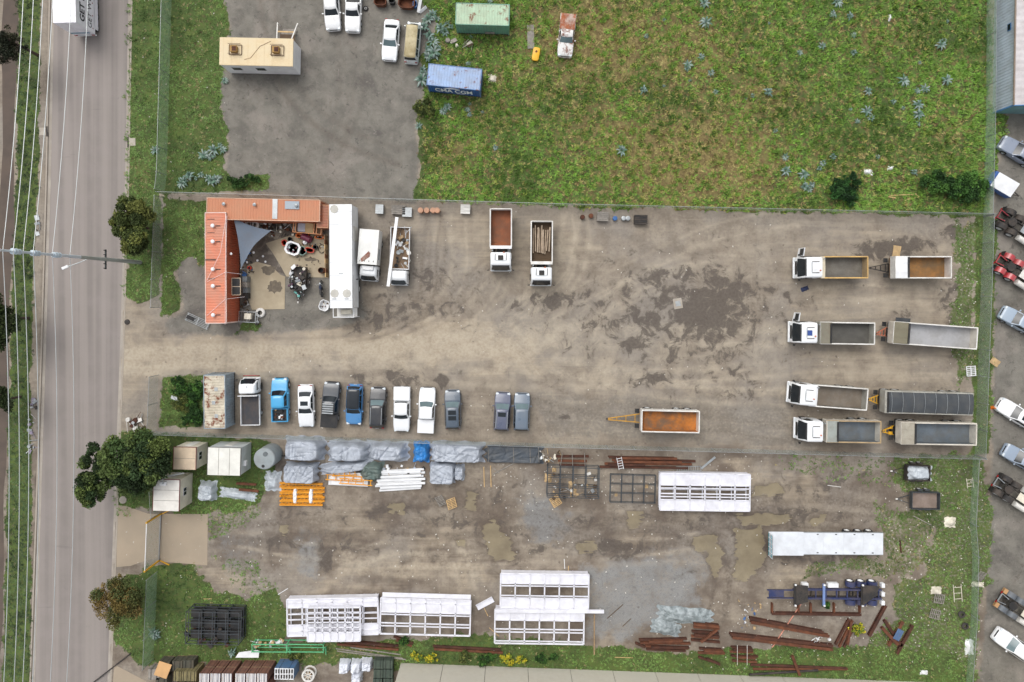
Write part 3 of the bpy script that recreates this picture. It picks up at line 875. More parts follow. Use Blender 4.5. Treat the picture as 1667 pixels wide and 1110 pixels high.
pair([(1150, 840), (1290, 840), (1440, 850)], -.6, 4, 12, 2, 8)
pair([(560, 920), (640, 890), (740, 905), (760, 960)], .6, 4, 12, 2, 8)
pair([(430, 0), (440, 60), (470, 150), (560, 230), (650, 260)], -.4, 4, 12, 2, 12)
pair([(560, 60), (570, 150), (540, 250)], -.35, 4, 12, 2, 10)
g_trk = np.zeros(PXX.shape)
pxs, pys = NX + PXM * xs, NY - PXM * ys
for P_, tone, wd in TRACKS:
    acc = np.zeros(PXX.shape, np.float32)
    for a_, b_ in zip(P_[:-1], P_[1:]):
        m_ = wd * 3
        i0, i1 = np.searchsorted(pxs, min(a_[0], b_[0]) - m_), np.searchsorted(pxs, max(a_[0], b_[0]) + m_)
        j0, j1 = np.searchsorted(-pys, -max(a_[1], b_[1]) - m_), np.searchsorted(-pys, -min(a_[1], b_[1]) + m_)
        if i1 <= i0 or j1 <= j0:
            continue
        X = PXX[j0:j1, i0:i1]; Y = PYY[j0:j1, i0:i1]
        ex, ey = b_ - a_
        t_ = np.clip(((X - a_[0]) * ex + (Y - a_[1]) * ey) / (ex * ex + ey * ey + 1e-9), 0, 1)
        q = np.exp(-(((X - a_[0] - t_ * ex) ** 2 + (Y - a_[1] - t_ * ey) ** 2)) / wd ** 2)
        acc[j0:j1, i0:i1] = np.maximum(acc[j0:j1, i0:i1], q)
    g_trk += acc * tone
g_trk = np.clip(g_trk, -1.2, 1.2)
onroad = (PXX > kx(KERB_L, PYY) - 2) & (PXX < kx(KERB_R, PYY) - 1)
GZ = np.where(onroad, -.16, 0.0)
inview = (np.abs(GXX) < 73) & (GYY > -56) & (GYY < 46)
GZ = GZ - np.where(inview & ~onroad, .03 * g_mud, 0)
ny_, nx_ = GXX.shape
verts = np.stack([GXX, GYY, GZ], -1).reshape(-1, 3)
ii = np.arange(ny_ * nx_).reshape(ny_, nx_)
quads = np.stack([ii[:-1, :-1], ii[:-1, 1:], ii[1:, 1:], ii[1:, :-1]], -1).reshape(-1, 4)
def np_mesh(name, verts, faces, m, attrs=None):
    me = bpy.data.meshes.new(name)
    k = faces.shape[1]
    me.vertices.add(len(verts)); me.vertices.foreach_set('co', verts.astype(np.float32).ravel())
    me.loops.add(faces.size); me.loops.foreach_set('vertex_index', faces.astype(np.int32).ravel())
    me.polygons.add(len(faces))
    me.polygons.foreach_set('loop_start', np.arange(0, faces.size, k, dtype=np.int32))
    try:
        me.polygons.foreach_set('loop_total', np.full(len(faces), k, np.int32))
    except Exception:
        pass
    for nm, arr in (attrs or {}).items():
        if arr.ndim == 2:
            a = me.attributes.new(nm, 'FLOAT_COLOR', 'POINT')
            a.data.foreach_set('color', np.concatenate([arr, np.ones((len(arr), 1))], 1).astype(np.float32).ravel())
        else:
            a = me.attributes.new(nm, 'FLOAT', 'POINT')
            a.data.foreach_set('value', arr.astype(np.float32).ravel())
    me.materials.append(m)
    me.update(calc_edges=True)
    return me

def ground_material():
    t = NT('yard_ground')
    v = t.n('NewGeometry').outputs['Position']
    big = t.noise(v, .09, 4, .6); mid = t.noise(v, .5, 5, .62); fine = t.noise(v, 3.2, 5, .65); grit = t.noise(v, 22, 2, .6)
    # stretched noise: wheel tracks along the yard
    mp = t.n('Mapping', {'Vector': v, 'Scale': (.10, 1.5, 1), 'Rotation': (0, 0, R(2))}).outputs[0]
    trk = t.noise(mp, 1.0, 5, .6, .6)
    mp2 = t.n('Mapping', {'Vector': v, 'Scale': (1.3, .12, 1), 'Rotation': (0, 0, R(-6))}).outputs[0]
    trk2 = t.noise(mp2, 1.0, 4, .6, .5)
    dirt = t.mix(t.step(mid, .30, .70), lin('#807365'), lin('#998c7c'))
    dirt = t.mix(t.math('MULTIPLY', t.step(trk, .48, .78), .5), dirt, lin('#ac9f8c'))
    dirt = t.mix(t.math('MULTIPLY', t.step(trk2, .55, .75), .3), dirt, lin('#6f6256'))
    dirt = t.mix(t.math('MULTIPLY', t.step(big, .42, .64), .5), dirt, lin('#8b847d'))
    dirt = t.mix(t.math('MULTIPLY', t.step(fine, .50, .75), .5), dirt, lin('#6b5e52'))
    dirt = t.mix(t.math('MULTIPLY', t.step(fine, .45, .28), .4), dirt, lin('#ada190'))
    dirt = t.mix(t.math('MULTIPLY', t.step(grit, .60, .75), .4), dirt, lin('#aaa194'))
    south = t.step(t.n('SeparateXYZ', {0: v}).outputs[1], -16.0, -18.5)
    dirt = t.mix(t.math('MULTIPLY', t.math('MULTIPLY', south, t.step(t.noise(v, .22, 6, .65), .40, .62)), .75), dirt, lin('#5f5146'))
    # pale worn dirt
    pa = t.attr('pale')
    fp = t.step(t.math('ADD', pa, t.math('ADD', t.math('MULTIPLY', t.math('SUBTRACT', mid, .5), .9), t.math('MULTIPLY', t.math('SUBTRACT', trk, .5), 1.0))), .15, .95)
    palec = t.mix(t.step(fine, .3, .7), lin('#a08f79'), lin('#b7a893'))
    dirt = t.mix(t.math('MULTIPLY', fp, .75), dirt, palec)
    # asphalt / crushed rock
    blot = t.noise(v, .22, 6, .68, .4)
    asp = t.mix(t.step(mid, .3, .7), lin('#68635b'), lin('#817b71'))
    asp = t.mix(t.math('MULTIPLY', t.step(blot, .50, .66), .55), asp, lin('#948a80'))
    asp = t.mix(t.math('MULTIPLY', t.step(blot, .44, .34), .55), asp, lin('#544e4a'))
    asp = t.mix(t.math('MULTIPLY', t.step(fine, .5, .75), .45), asp, lin('#8a817a'))
    asp = t.mix(t.math('MULTIPLY', t.step(grit, .54, .70), .6), asp, lin('#494545'))
    spk = t.noise(v, 1.3, 8, .75, .8)
    asp = t.mix(t.math('MULTIPLY', t.step(spk, .57, .66), .65), asp, lin('#433f3c'))
    asp = t.mix(t.math('MULTIPLY', t.step(spk, .40, .30), .55), asp, lin('#a59c92'))
    col = t.mix(t.step(t.math('ADD', t.attr('asph'), t.math('MULTIPLY', t.math('SUBTRACT', fine, .5), 1.0)), .2, .85), dirt, asp)
    # blue-grey gravel
    grv = t.mix(t.step(grit, .3, .7), lin('#6a6968'), lin('#a09e9b'))
    grv = t.mix(t.math('MULTIPLY', t.step(fine, .5, .7), .5), grv, lin('#5b5856'))
    fg = t.step(t.math('ADD', t.attr('grav'), t.math('ADD', t.math('MULTIPLY', t.math('SUBTRACT', fine, .5), 1.0), t.math('MULTIPLY', t.math('SUBTRACT', mid, .5), 1.2))), .25, .95)
    col = t.mix(t.math('MULTIPLY', fg, .9), col, grv)
    tk = t.attr('track')
    tn = t.step(t.math('ADD', t.math('MULTIPLY', fine, .6), t.math('MULTIPLY', mid, .6)), .38, .80)
    col = t.mix(t.math('MULTIPLY', t.math('MULTIPLY', t.math('MAXIMUM', tk, 0.0), tn), .65), col, lin('#b5a793'))
    col = t.mix(t.math('MULTIPLY', t.math('MULTIPLY', t.math('MAXIMUM', t.math('MULTIPLY', tk, -1.0), 0.0), tn), .65), col, lin('#5a4e44'))
    # wet / oily dark stains with crisp ragged edges
    wn_ = t.noise(v, .62, 9, .68, .7)
    wv = t.math('ADD', t.math('MULTIPLY', t.attr('wet'), .66), t.math('MULTIPLY', t.math('SUBTRACT', wn_, .5), 2.1))
    fw = t.step(t.math('ADD', wv, t.math('MULTIPLY', t.math('SUBTRACT', fine, .5), .45)), .36, .60)
    wetc = t.mix(t.step(fine, .35, .7), lin('#4b4139'), lin('#5d534a'))
    col = t.mix(t.math('MULTIPLY', fw, .85), col, wetc)
    col = t.mix(t.math('MULTIPLY', t.step(wv, .05, .5), .22), col, wetc)
    # small scattered drips
    vor = t.n('TexVoronoi', {'Vector': v, 'Scale': .8, 'Randomness': 1.0}).outputs['Distance']
    drip = t.math('MULTIPLY', t.step(t.math('ADD', vor, t.math('MULTIPLY', fine, .35)), .30, .24), t.step(t.noise(v, .14, 3), .5, .6))
    col = t.mix(t.math('MULTIPLY', drip, .5), col, lin('#4e4138'))
    # grass soil below the tufts
    dry = t.attr('dry')
    gm = t.math('ADD', t.attr('grass'), t.math('MULTIPLY', t.math('SUBTRACT', fine, .5), .9))
    fgr = t.step(gm, .38, .62)
    gcol = t.mix(t.step(mid, .3, .7), lin('#3c4a22'), lin('#56682d'))
    gcol = t.mix(t.step(fine, .45, .75), gcol, lin('#5f5c36'))
    straw = t.mix(t.step(fine, .3, .7), lin('#6e6339'), lin('#978555'))
    fd = t.step(t.math('ADD', t.math('MULTIPLY', dry, .9), t.math('MULTIPLY', t.math('SUBTRACT', mid, .5), 1.1)), .25, .8)
    gcol = t.mix(fd, gcol, straw)
    col = t.mix(fgr, col, gcol)
    # puddles of muddy water
    mw = t.noise(t.n('Mapping', {'Vector': v, 'Scale': (.35, 1.8, 1), 'Rotation': (0, 0, R(20))}).outputs[0], 1.2, 5, .6)
    fm = t.step(t.math('ADD', t.attr('mud'), t.math('MULTIPLY', t.math('SUBTRACT', mw, .5), 2.0)), .46, .58)
    mudc = t.mix(t.step(mid, .3, .7), lin('#84775f'), lin('#998b6f'))
    col = t.mix(t.math('MULTIPLY', t.step(t.attr('mud'), .05, .5), .45), col, lin('#5a4d41'))
    col = t.mix(t.math('MULTIPLY', fm, .68), col, mudc)
    tint = t.n('MixRGB', {0: 1.0, 1: col, 2: (.955, .985, 1.0)}, blend_type='MULTIPLY').outputs[0]
    t.put(t.b.inputs['Base Color'], tint)
    rough = t.math('SUBTRACT', .92, t.math('MULTIPLY', fw, .22))
    rough = t.mix(fm, rough, (.22, .22, .22))
    t.put(t.b.inputs['Roughness'], rough)
    hgt = t.math('ADD', t.math('MULTIPLY', fine, .8), t.math('ADD', t.math('MULTIPLY', grit, .25), t.math('MULTIPLY', mid, .9)))
    hgt = t.math('MULTIPLY', hgt, t.math('SUBTRACT', 1.0, fm))
    t.bump(hgt, .55, .12)
    return t.m
M_GROUND = ground_material()
fl = lambda a: a.reshape(-1)
struct('ground', np_mesh('ground', verts, quads, M_GROUND, dict(grass=fl(g_grass), asph=fl(g_asph), grav=fl(g_grav), pale=fl(g_pale), wet=fl(g_wet), mud=fl(g_mud), dry=fl(g_dry), track=fl(g_trk))), None)

# ---------------------------------------------------------------- road, kerbs, footpath
def asphalt_material():
    t = NT('old_road_asphalt')
    v = t.n('NewGeometry').outputs['Position']
    mid = t.noise(v, .4, 5, .6); grit = t.noise(v, 18, 3, .6)
    lane = t.noise(t.n('Mapping', {'Vector': v, 'Scale': (1.1, .015, 1), 'Rotation': (0, 0, R(1.8))}).outputs[0], 1.0, 3, .5)
    c = t.mix(t.step(lane, .35, .65), lin('#7e7772'), lin('#8f8781'))
    c = t.mix(t.math('MULTIPLY', t.step(mid, .35, .7), .35), c, lin('#938a86'))
    c = t.mix(t.math('MULTIPLY', t.step(grit, .5, .75), .4), c, lin('#77706d'))
    seam = t.noise(t.n('Mapping', {'Vector': v, 'Scale': (.12, .9, 1)}).outputs[0], 1.0, 5, .6)
    c = t.mix(t.math('MULTIPLY', t.step(seam, .66, .72), .3), c, lin('#665f5c'))
    oil = t.noise(v, .9, 6, .7)
    c = t.mix(t.math('MULTIPLY', t.step(oil, .62, .75), .35), c, lin('#6e6764'))
    t.put(t.b.inputs['Base Color'], c)
    t.b.inputs['Roughness'].default_value = .9
    t.bump(grit, .25, .02)
    return t.m
M_ROAD = asphalt_material()
def ribbon(line, o0, o1, z0, z1, step=40, y0=-800, y1=1900):
    """strip along a px line, offsets in metres to the right, closed box section"""
    ypx = list(range(y0, y1 + 1, step))
    secs = []
    for y in ypx:
        p = W(float(kx(line, y)), y)
        secs.append([(p.x + o0, p.y, z0), (p.x + o1, p.y, z0), (p.x + o1, p.y, z1), (p.x + o0, p.y, z1)])
    return secs
g = G()
vs = []
for y in range(-800, 1901, 60):
    a = W(float(kx(KERB_L, y)), y); b = W(float(kx(KERB_R, y)), y)
    for k in range(7):
        f = k / 6
        vs.append((a.x + (b.x - a.x) * f, a.y, -.13 + .09 * (1 - (2 * f - 1) ** 2)))
n = len(vs) // 7
g.add(vs, [(j * 7 + i, j * 7 + i + 1, (j + 1) * 7 + i + 1, (j + 1) * 7 + i) for j in range(n - 1) for i in range(6)])
struct('road', g, M_ROAD, True)
M_KERB = mat('kerb_concrete', '#a39a8e', .9, 0, .1, .6, .4, '#7b7062', .6)
for line, sgn in ((KERB_R, 1), (KERB_L, -1)):
    k0 = struct('kerb', G().loft(ribbon(line, -.02 * sgn, .16 * sgn, -.2, .015)), M_KERB)
    struct('gutter', G().loft(ribbon(line, -.40 * sgn, -.02 * sgn, -.2, -.105)), mat('gutter_concrete', '#a29a90', .9, 0, .1, .6, .4, '#857b70', .4))
# bare earth walking track on the far verge
vs = []
for y in range(-800, 1901, 40):
    c0 = np.interp(y, [-800, 0, 280, 560, 830, 1110, 1900], [40, 17, 12, 4, -4, -12, -40])
    wv = 11 + 2.5 * math.sin(y * .021)
    for o in (-wv, -wv * .4, wv * .4, wv):
        p = W(float(c0 + o + random.uniform(-1.2, 1.2)), y)
        vs.append((p.x, p.y, .006))
n = len(vs) // 4
struct('path', G().add(vs, [(j * 4 + i, j * 4 + i + 1, (j + 1) * 4 + i + 1, (j + 1) * 4 + i) for j in range(n - 1) for i in range(3)]),
       mat('worn_path', '#5b5048', .95, 0, .18, .5, .4, '#574b42', .5))
# concrete crossover and gate slab of the south yard
def poly_sheet(name, pts, th, m, z0=0.0):
    P = [W(*p) for p in pts]
    return struct(name, G().prism([(p.x, p.y) for p in P], z0 - .05, z0 + th), m)
M_SLAB = mat('driveway_concrete', '#a0927f', .9, 0, .1, .35, .5, '#9a8a77', .35, bump=.1, bscale=40)
poly_sheet('driveway', [(191, 822), (206, 824), (240, 836), (262, 837), (262, 908), (238, 912), (212, 921), (189, 923)], .006, M_SLAB)
poly_sheet('gate_slab', [(263, 836), (338, 837), (337, 920), (262, 914)], .02, M_SLAB)
M_SLAB2 = mat('yard_slab_concrete', '#aa9d86', .9, 0, .08, .4, .5, '#8d8069', .3, bump=.1, bscale=40)
# concrete slabs of the container courtyard, with a muddy corner left open
poly_sheet('courtyard_slab', [(402, 432), (418, 426), (440, 432), (456, 447), (464, 450), (463, 503), (410, 504), (401, 480)], .05, M_SLAB2)
poly_sheet('courtyard_slab', [(432, 396), (470, 384), (533, 380), (535, 452), (466, 450), (456, 432), (444, 412)], .05, M_SLAB2)
poly_sheet('driveway', [(186, 1082), (236, 1108), (300, 1150), (300, 1300), (164, 1300)], .006, M_SLAB)
def stain(name, cx, cy, rx, ry, seed, z=.054):
    r_ = random.Random(seed)
    P = []
    for k in range(26):
        a = 2 * PI * k / 26
        q = 1 + r_.uniform(-.22, .22)
        p = W(cx + rx * q * math.cos(a), cy + ry * q * math.sin(a))
        P.append((p.x, p.y))
    g_ = G().add([(x, y, z) for x, y in P], [tuple(range(26))])
    struct(name, g_, mat('oil_stain', '#6b6153', .8, 0, .2, 3, .4, '#4d453b', 2))
stain('oil_stain', 448, 467, 12, 10, 3)
stain('oil_stain', 437, 440, 12, 7, 4)
stain('oil_stain', 505, 422, 10, 3, 5)
# ================================================================ containers, huts, buildings, fences, poles
def corrug(a, b, z0, z1, pitch=.28, depth=.036, out=(0, 0)):
    """vertical corrugated sheet between ground points a and b"""
    a = Vector((*a, 0)); b = Vector((*b, 0)); d = b - a; L = d.length; d.normalize()
    o = Vector((out[0], out[1], 0))
    n = max(2, int(L / pitch)); p = L / n
    pts = []
    for i in range(n):
        for f, k in ((0, 0), (.3, 0), (.45, 1), (.85, 1)):
            pts.append(a + d * (p * (i + f)) - o * (depth * k))
    pts.append(b)
    g_ = G()
    vs = [(q.x, q.y, z0) for q in pts] + [(q.x, q.y, z1) for q in pts]
    m = len(pts)
    return g_.add(vs, [(i, i + 1, m + i + 1, m + i) for i in range(m - 1)])
def corr_roof(L, Wd, z, pitch=.30, depth=.02, axis='x'):
    n = max(2, int(L / pitch)); p = L / n
    xs_ = []
    for i in range(n):
        for f, k in ((0, 0), (.35, 0), (.5, 1), (.85, 1)):
            xs_.append((-L / 2 + p * (i + f), k))
    xs_.append((L / 2, 0))
    vs = []
    for x, k in xs_:
        for y in (-Wd / 2, Wd / 2):
            vs.append((x, y, z + depth * k))
    m = len(xs_)
    return G().add(vs, [(2 * i, 2 * i + 2, 2 * i + 3, 2 * i + 1) for i in range(m - 1)])
def text_part(body, size, loc, rot, m, parent, name='lettering', extr=.004, bold=0.0, sx=1.0, align='LEFT'):
    cu = bpy.data.curves.new(name, 'FONT')
    cu.body = body; cu.size = size; cu.extrude = extr; cu.offset = bold; cu.align_x = align
    o = bpy.data.objects.new(name, cu)
    C.objects.link(o)
    dg = bpy.context.evaluated_depsgraph_get()
    me = bpy.data.meshes.new_from_object(o.evaluated_get(dg))
    bpy.data.objects.remove(o); bpy.data.curves.remove(cu)
    me.materials.clear(); me.materials.append(m)
    ob = bpy.data.objects.new(name, me)
    C.objects.link(ob)
    ob.parent = parent; ob.location = loc; ob.rotation_euler = rot; ob.scale = (sx, 1, 1)
    return ob
def container(name, label, px, py, rz, L, H, wallm, roofm, Wd=2.44, z=0.0, trim=None, door_end=1, cat='shipping container'):
    p = W(px, py, z + H)
    t = thing(name, label, cat, (p.x, p.y, z), rz)
    trim = trim or wallm
    hx, hy = L / 2, Wd / 2
    part('side_wall', corrug((-hx + .1, -hy + .02), (hx - .1, -hy + .02), .16, H - .1, out=(0, -1)), wallm, t)
    part('side_wall', corrug((-hx + .1, hy - .02), (hx - .1, hy - .02), .16, H - .1, out=(0, 1)), wallm, t)
    part('end_wall', corrug((-door_end * (hx - .02), -hy + .1), (-door_end * (hx - .02), hy - .1), .16, H - .1, out=(-door_end, 0)), wallm, t)
    for s in (1, -1):
        dr = part('door', G().box((door_end * (hx - .05), s * hy * .47, H / 2 + .02), (.05, hy * .90, H - .32)), wallm, t)
        for k in (-.2, .2):
            part('lock_rod', G().cyl((door_end * (hx + .0), s * hy * .47 + k, .15), (door_end * hx, s * hy * .47 + k, H - .12), .02, n=6), M_GALV, dr)
    part('roof', corr_roof(L - .16, Wd - .10, H - .045), roofm, t)
    part('underframe', G().box((0, 0, .09), (L - .04, Wd - .04, .14)), M_CHAS, t)
    for s in (1, -1):
        part('top_rail', G().bar((-hx + .08, s * (hy - .035), H - .045), (hx - .08, s * (hy - .035), H - .045), .07, .09), trim, t)
        part('end_rail', G().bar((s * (hx - .04), -hy + .1, H - .046), (s * (hx - .04), hy - .1, H - .046), .08, .088), trim, t)
        for q in (1, -1):
            part('corner_post', G().box((s * (hx - .07), q * (hy - .07), H / 2), (.14, .14, H), ch=.01), trim, t)
    return t
rust_roof = lambda nm, c, r_, d=.3: mat(nm, c, .6, .05, .08, 1.0, d, '#8a7a63', .8, rust=r_)
green_c = container('shipping_container', 'pale green shipping container with rust-streaked roof in the grass field', 785, 23, R(-1.8), 6.06, 2.6, steel('#6f9f8a', .3), rust_roof('green_container_roof', '#a9c2a6', .35))
part('vent_flap', G().box((.8, -1.25, .55), (1.1, .06, .5), ch=.02), M_GREYTIMBER, green_c)
blue_c = container('shipping_container', 'blue shipping container with white CMA CGM lettering and a faded roof', 739, 125, R(-6), 6.06, 2.6, steel('#2c5c9e', .2), rust_roof('faded_blue_roof', '#94abcd', .12, .25), trim=steel('#5d7fae', .3, .5, .35))
M_LET = mat('white_lettering', '#eef0f2', .5, 0, .03)
text_part('CMA CGM', 1.5, (-2.2, -1.245, .85), (R(90), 0, 0), M_LET, blue_c, bold=.035, sx=.62)
part('lettering_swoosh', G().tube([(-1.2 + .16 * k, -1.245, 2.08 + .2 * math.sin(k / 12 * PI * .9)) for k in range(13)], [.012 + .05 * math.sin(PI * min(1, k / 12)) for k in range(13)], 4), M_LET, blue_c)
text_part('CMA CGM', .2, (.2, -1.245, .5), (R(90), 0, 0), M_LET, blue_c, bold=.004)
rw = container('shipping_container', 'rust-stained white shipping container beside the tray truck', 348.5, 654, R(90.5), 6.06, 2.6, steel('#8fa0ac', .35), rust_roof('rusty_cream_roof', '#c9c1ae', .42, .5), door_end=1)
for k in range(3):
    part('patch', G().box((-1.6 + k * 1.5, -.2 + .3 * (k % 2), 2.585), (.42, .38, .012)), M_GALV, rw)
# ---- orange container workshop
M_ORW = steel('#b3583a', .25)
M_ORR = mat('orange_roof_paint', '#cb7a5d', .6, 0, .08, .5, .45, '#a98a78', .6)
M_ORR2 = mat('faded_orange_roof', '#bb7a58', .6, 0, .08, .6, .3, '#8e7a66', .6)
M_EDGE = steel('#e3c9bf', .2)
ow = container('container_workshop', 'tall orange container workshop with white-capped vents and roof edging, long side to the courtyard', 350.5, 436, R(90.3), 12.3, 3.7, M_ORW, M_ORR, Wd=2.35, trim=M_EDGE, cat='workshop')
for k, x in enumerate((4.65, 2.9, -.15, -2.0, -5.2)):
    vt = part('roof_vent', G().lathe([(.05, 3.66), (.05, 3.86), (.20, 3.88), (.22, 3.98), (.15, 4.06), (.001, 4.08)], 14, 'z', (x, .2, 0)), M_WHITE, ow, True)
    part('vent_flashing', G().box((x, -.28, 3.69), (.10, .5, .03)), M_BLK, ow)
part('roof_step', G().box((.9, .55, 3.7), (.12, 1.15, .05)), M_BLK, ow)
for x in (3.9, -1.2, 5.4):
    part('roof_step', G().box((x, .5, 3.69), (.06, .8, .03)), M_CHAS, ow)
# steel-framed awning window on the courtyard side
aw = part('awning_frame', G().bar((-1.1, -1.22, 2.4), (-3.0, -1.22, 2.4), .06).bar((-1.1, -2.1, 2.2), (-3.0, -2.1, 2.2), .06).bar((-1.1, -1.22, 2.4), (-1.1, -2.1, 2.2), .06).bar((-3.0, -1.22, 2.4), (-3.0, -2.1, 2.2), .06).bar((-2.05, -1.22, 2.4), (-2.05, -2.1, 2.2), .06), steel('#cdb9a0', .2), ow)
for k in range(2):
    part('awning_pane', G().slab([(-1.14 - k * .95, -1.25, 2.385), (-2.01 - k * .95, -1.25, 2.385), (-2.01 - k * .95, -2.07, 2.2), (-1.14 - k * .95, -2.07, 2.2)], .02), M_BLK, aw)
part('side_lamp', G().lathe([(.001, 0), (.12, .03), (.14, .1), (.001, .16)], 10, 'z', (1.6, -1.45, 3.0)), M_WHITE, ow, True)
on = container('container_workshop', 'faded orange container workshop running along the north fence behind the courtyard', 428, 341, R(-1.2), 12.6, 3.5, steel('#b0603d', .25), M_ORR2, Wd=2.44, trim=steel('#cfa78c', .3), cat='workshop')
part('roof_panel', G().box((1.3, .1, 3.5), (.55, 2.2, .05)), M_GALV, on)
part('roof_hatch', G().box((3.2, .55, 3.52), (1.6, .9, .08), ch=.02), mat('grey_roof_hatch', '#8b949c', .4, .2, .08), on)
for k in range(3):
    part('roof_vent', G().lathe([(.05, 3.45), (.05, 3.65), (.18, 3.68), (.19, 3.78), (.001, 3.86)], 12, 'z', (-4.3 + 3.4 * k + (1.2 if k == 2 else 0), .5, 0)), M_GALV, on, True)
ot = container('storage_container', 'short brown-orange container closing the courtyard corner by the white trailer', 525, 352, R(88), 2.6, 3.0, steel('#9c5231', .35), steel('#9a5c40', .4), Wd=1.3, trim=steel('#b5835f', .3))
# white guy ropes across the orange roof
M_ROPE = mat('white_rope', '#e6d8d8', .8, 0, .1)
def rope(label, pts, r=.018, m=None, name='rope', cat='rope', sag=0.0):
    P = [W(*q) for q in pts]
    out = []
    for a, b in zip(P[:-1], P[1:]):
        for k in range(8):
            f = k / 8
            q = a.lerp(b, f); q.z -= sag * 4 * f * (1 - f)
            out.append(q)
    out.append(P[-1])
    return solo(name, label, cat, G().tube(out, r, 5), m or M_ROPE)
rope('pale guy rope zigzagging from the orange roof edge to its middle vents', [(336, 457, 3.75), (358, 412, 3.95), (368, 352, 3.75)])
rope('pale guy rope running from the orange roof edge towards the blue chair', [(336, 459, 3.75), (366, 443, 3.78), (392, 446, 2.6)])
rope('pale guy rope at the southern end of the orange roof', [(336, 514, 3.75), (366, 487, 3.78), (398, 483, 2.4)])
rope('white cable strung along the ridge side of the orange workshop', [(369, 350, 3.76), (366, 440, 3.78), (366, 528, 3.76)])
# ---- cream site hut
M_CREAM = mat('cream_roof_paint', '#d6c4a0', .6, 0, .07, .7, .3, '#ab8b5c', .7)
p = W(417, 84.5, 2.9)
hut = thing('site_hut', 'cream-roofed white site hut with two rooftop air conditioners on the grey lot', 'hut', (p.x, p.y, 0), R(-1.2))
part('wall', G().box((0, 0, 1.5), (8.1, 3.0, 2.75), ch=.02), M_WHITE, hut)
rf = part('roof', G().box((0, 0, 2.92), (8.24, 3.12, .10), ch=.03), M_CREAM, hut)
for k in range(9):
    part('roof_seam', G().box((-3.7 + k * .92, 0, 2.975), (.035, 3.0, .02)), M_CREAM, rf)
for x in (-2.4, 2.3):
    ac = part('air_conditioner', G().box((x, .15, 3.22), (.75, .7, .44), ch=.03), mat('rusty_tan_housing', '#a88348', .7, .1, .2, 2, .5, '#5f4526', 2), hut)
    part('cage', G().bar((x - .6, -.4, 3.05), (x + .8, -.4, 3.05), .05).bar((x - .6, .7, 3.05), (x + .8, .7, 3.05), .05).bar((x - .6, -.4, 3.05), (x - .6, .7, 3.05), .05).bar((x + .8, -.4, 3.05), (x + .8, .7, 3.05), .05).bar((x - .6, -.4, 3.42), (x + .8, -.4, 3.42), .04).bar((x - .6, .7, 3.42), (x + .8, .7, 3.42), .04), M_RUST, ac)
    part('grille', G().box((x + .1, .15, 3.45), (.45, .5, .03)), M_RUST, ac)
part('cable', G().tube([(-1.3, -.9, 2.99), (-.6, -.7, 2.99), (.4, .6, 2.99), (1.6, 1.2, 2.99)], .02, 5), M_RUST2, hut)
for x in (-2.6, .1):
    wdw = part('window', G().box((x, -1.51, 1.75), (1.1, .05, .85)), mat('window_frame_grey', '#b8bcbe', .5), hut)
    part('pane', G().box((x, -1.54, 1.75), (.98, .02, .73)), mat('green_dark_glass', '#3c4238', .1), wdw)
part('wall_lamp', G().box((-4.12, .8, 2.3), (.16, .14, .2), ch=.03), M_WHITE, hut)
part('skirt', G().box((0, 0, .1), (7.9, 2.8, .2)), M_TIMBER, hut)
p = W(468, 54, .8)
stp = thing('access_steps', 'white-railed timber steps and landing at the back of the cream hut', 'steps', (p.x, p.y, 0), R(-2))
part('landing', G().box((0, -.6, .85), (1.7, .9, .06)), mat('steps_brown', '#5f4c3a', .8), stp)
for k in range(3):
    part('step', G().box((0, .05 + .28 * k, .62 - .22 * k), (1.6, .26, .05)), M_GREYTIMBER, stp)
for s in (1, -1):
    part('handrail', G().bar((s * .85, -1.0, 1.85), (s * 1.15, 1.1, 1.0), .11, .06).bar((s * .85, -1.0, 0), (s * .85, -1.0, 1.85), .06).bar((s * 1.15, 1.1, 0), (s * 1.15, 1.1, 1.0), .06), M_WHITE2, stp)
part('cross_rail', G().bar((-.95, -.1, 1.45), (.95, -.1, 1.45), .14, .08), M_TIMBER2, stp)
# ---- three small sheds and the tank of the south yard
def shed(label, px, py, sx, sy, H, roofm, wallm, trim, seams, rz=R(-1.5), win=True, edge=('w', 'e')):
    p = W(px, py, H)
    t = thing('portable_shed', label, 'shed', (p.x, p.y, 0), rz)
    part('wall', G().box((0, 0, H / 2), (sx - .06, sy - .06, H - .04), ch=.01), wallm, t)
    rf = part('roof', G().box((0, 0, H + .02), (sx, sy, .08), ch=.02), roofm, t)
    for k in range(seams):
        f = (k + 1) / (seams + 1)
        if sy >= sx:
            part('roof_seam', G().box((0, -sy / 2 + sy * f, H + .062), (sx - .1, .04, .02)), M_GREYTIMBER, rf)
        else:
            part('roof_seam', G().box((-sx / 2 + sx * f, 0, H + .062), (.04, sy - .1, .02)), M_GREYTIMBER, rf)
    if trim:
        for s in (1, -1):
            part('barge_trim', G().box((s * (sx / 2 + .02), 0, H + .03), (.05, sy + .06, .11)), trim, t)
        part('barge_trim', G().box((0, sy / 2 + .02, H + .03), (sx - .02, .05, .11)), trim, t)
    if win:
        wn2 = part('window', G().box((sx / 2 - .02, .1, 1.8), (.05, .9, .7)), M_WHITE, t)
        for k in range(2):
            part('pane', G().box((sx / 2 + .012, -.12 + .44 * k, 1.8), (.02, .38, .6)), M_GLASS, wn2)
    part('door', G().box((0, sy / 2 - .02, 1.05), (.85, .05, 2.0)), M_WHITE2, t)
    return t
M_BEIGE = steel('#cdb99f', .2)
M_CRM = steel('#d9d2c0', .25)
M_MAROON = mat('maroon_trim', '#6d2f31', .6, 0, .1)
shed('small beige-roofed shed with maroon trim, nearest the south-west corner of the fence', 300.5, 746, 2.5, 2.5, 2.8, M_BEIGE, M_CRM, M_MAROON, 1)
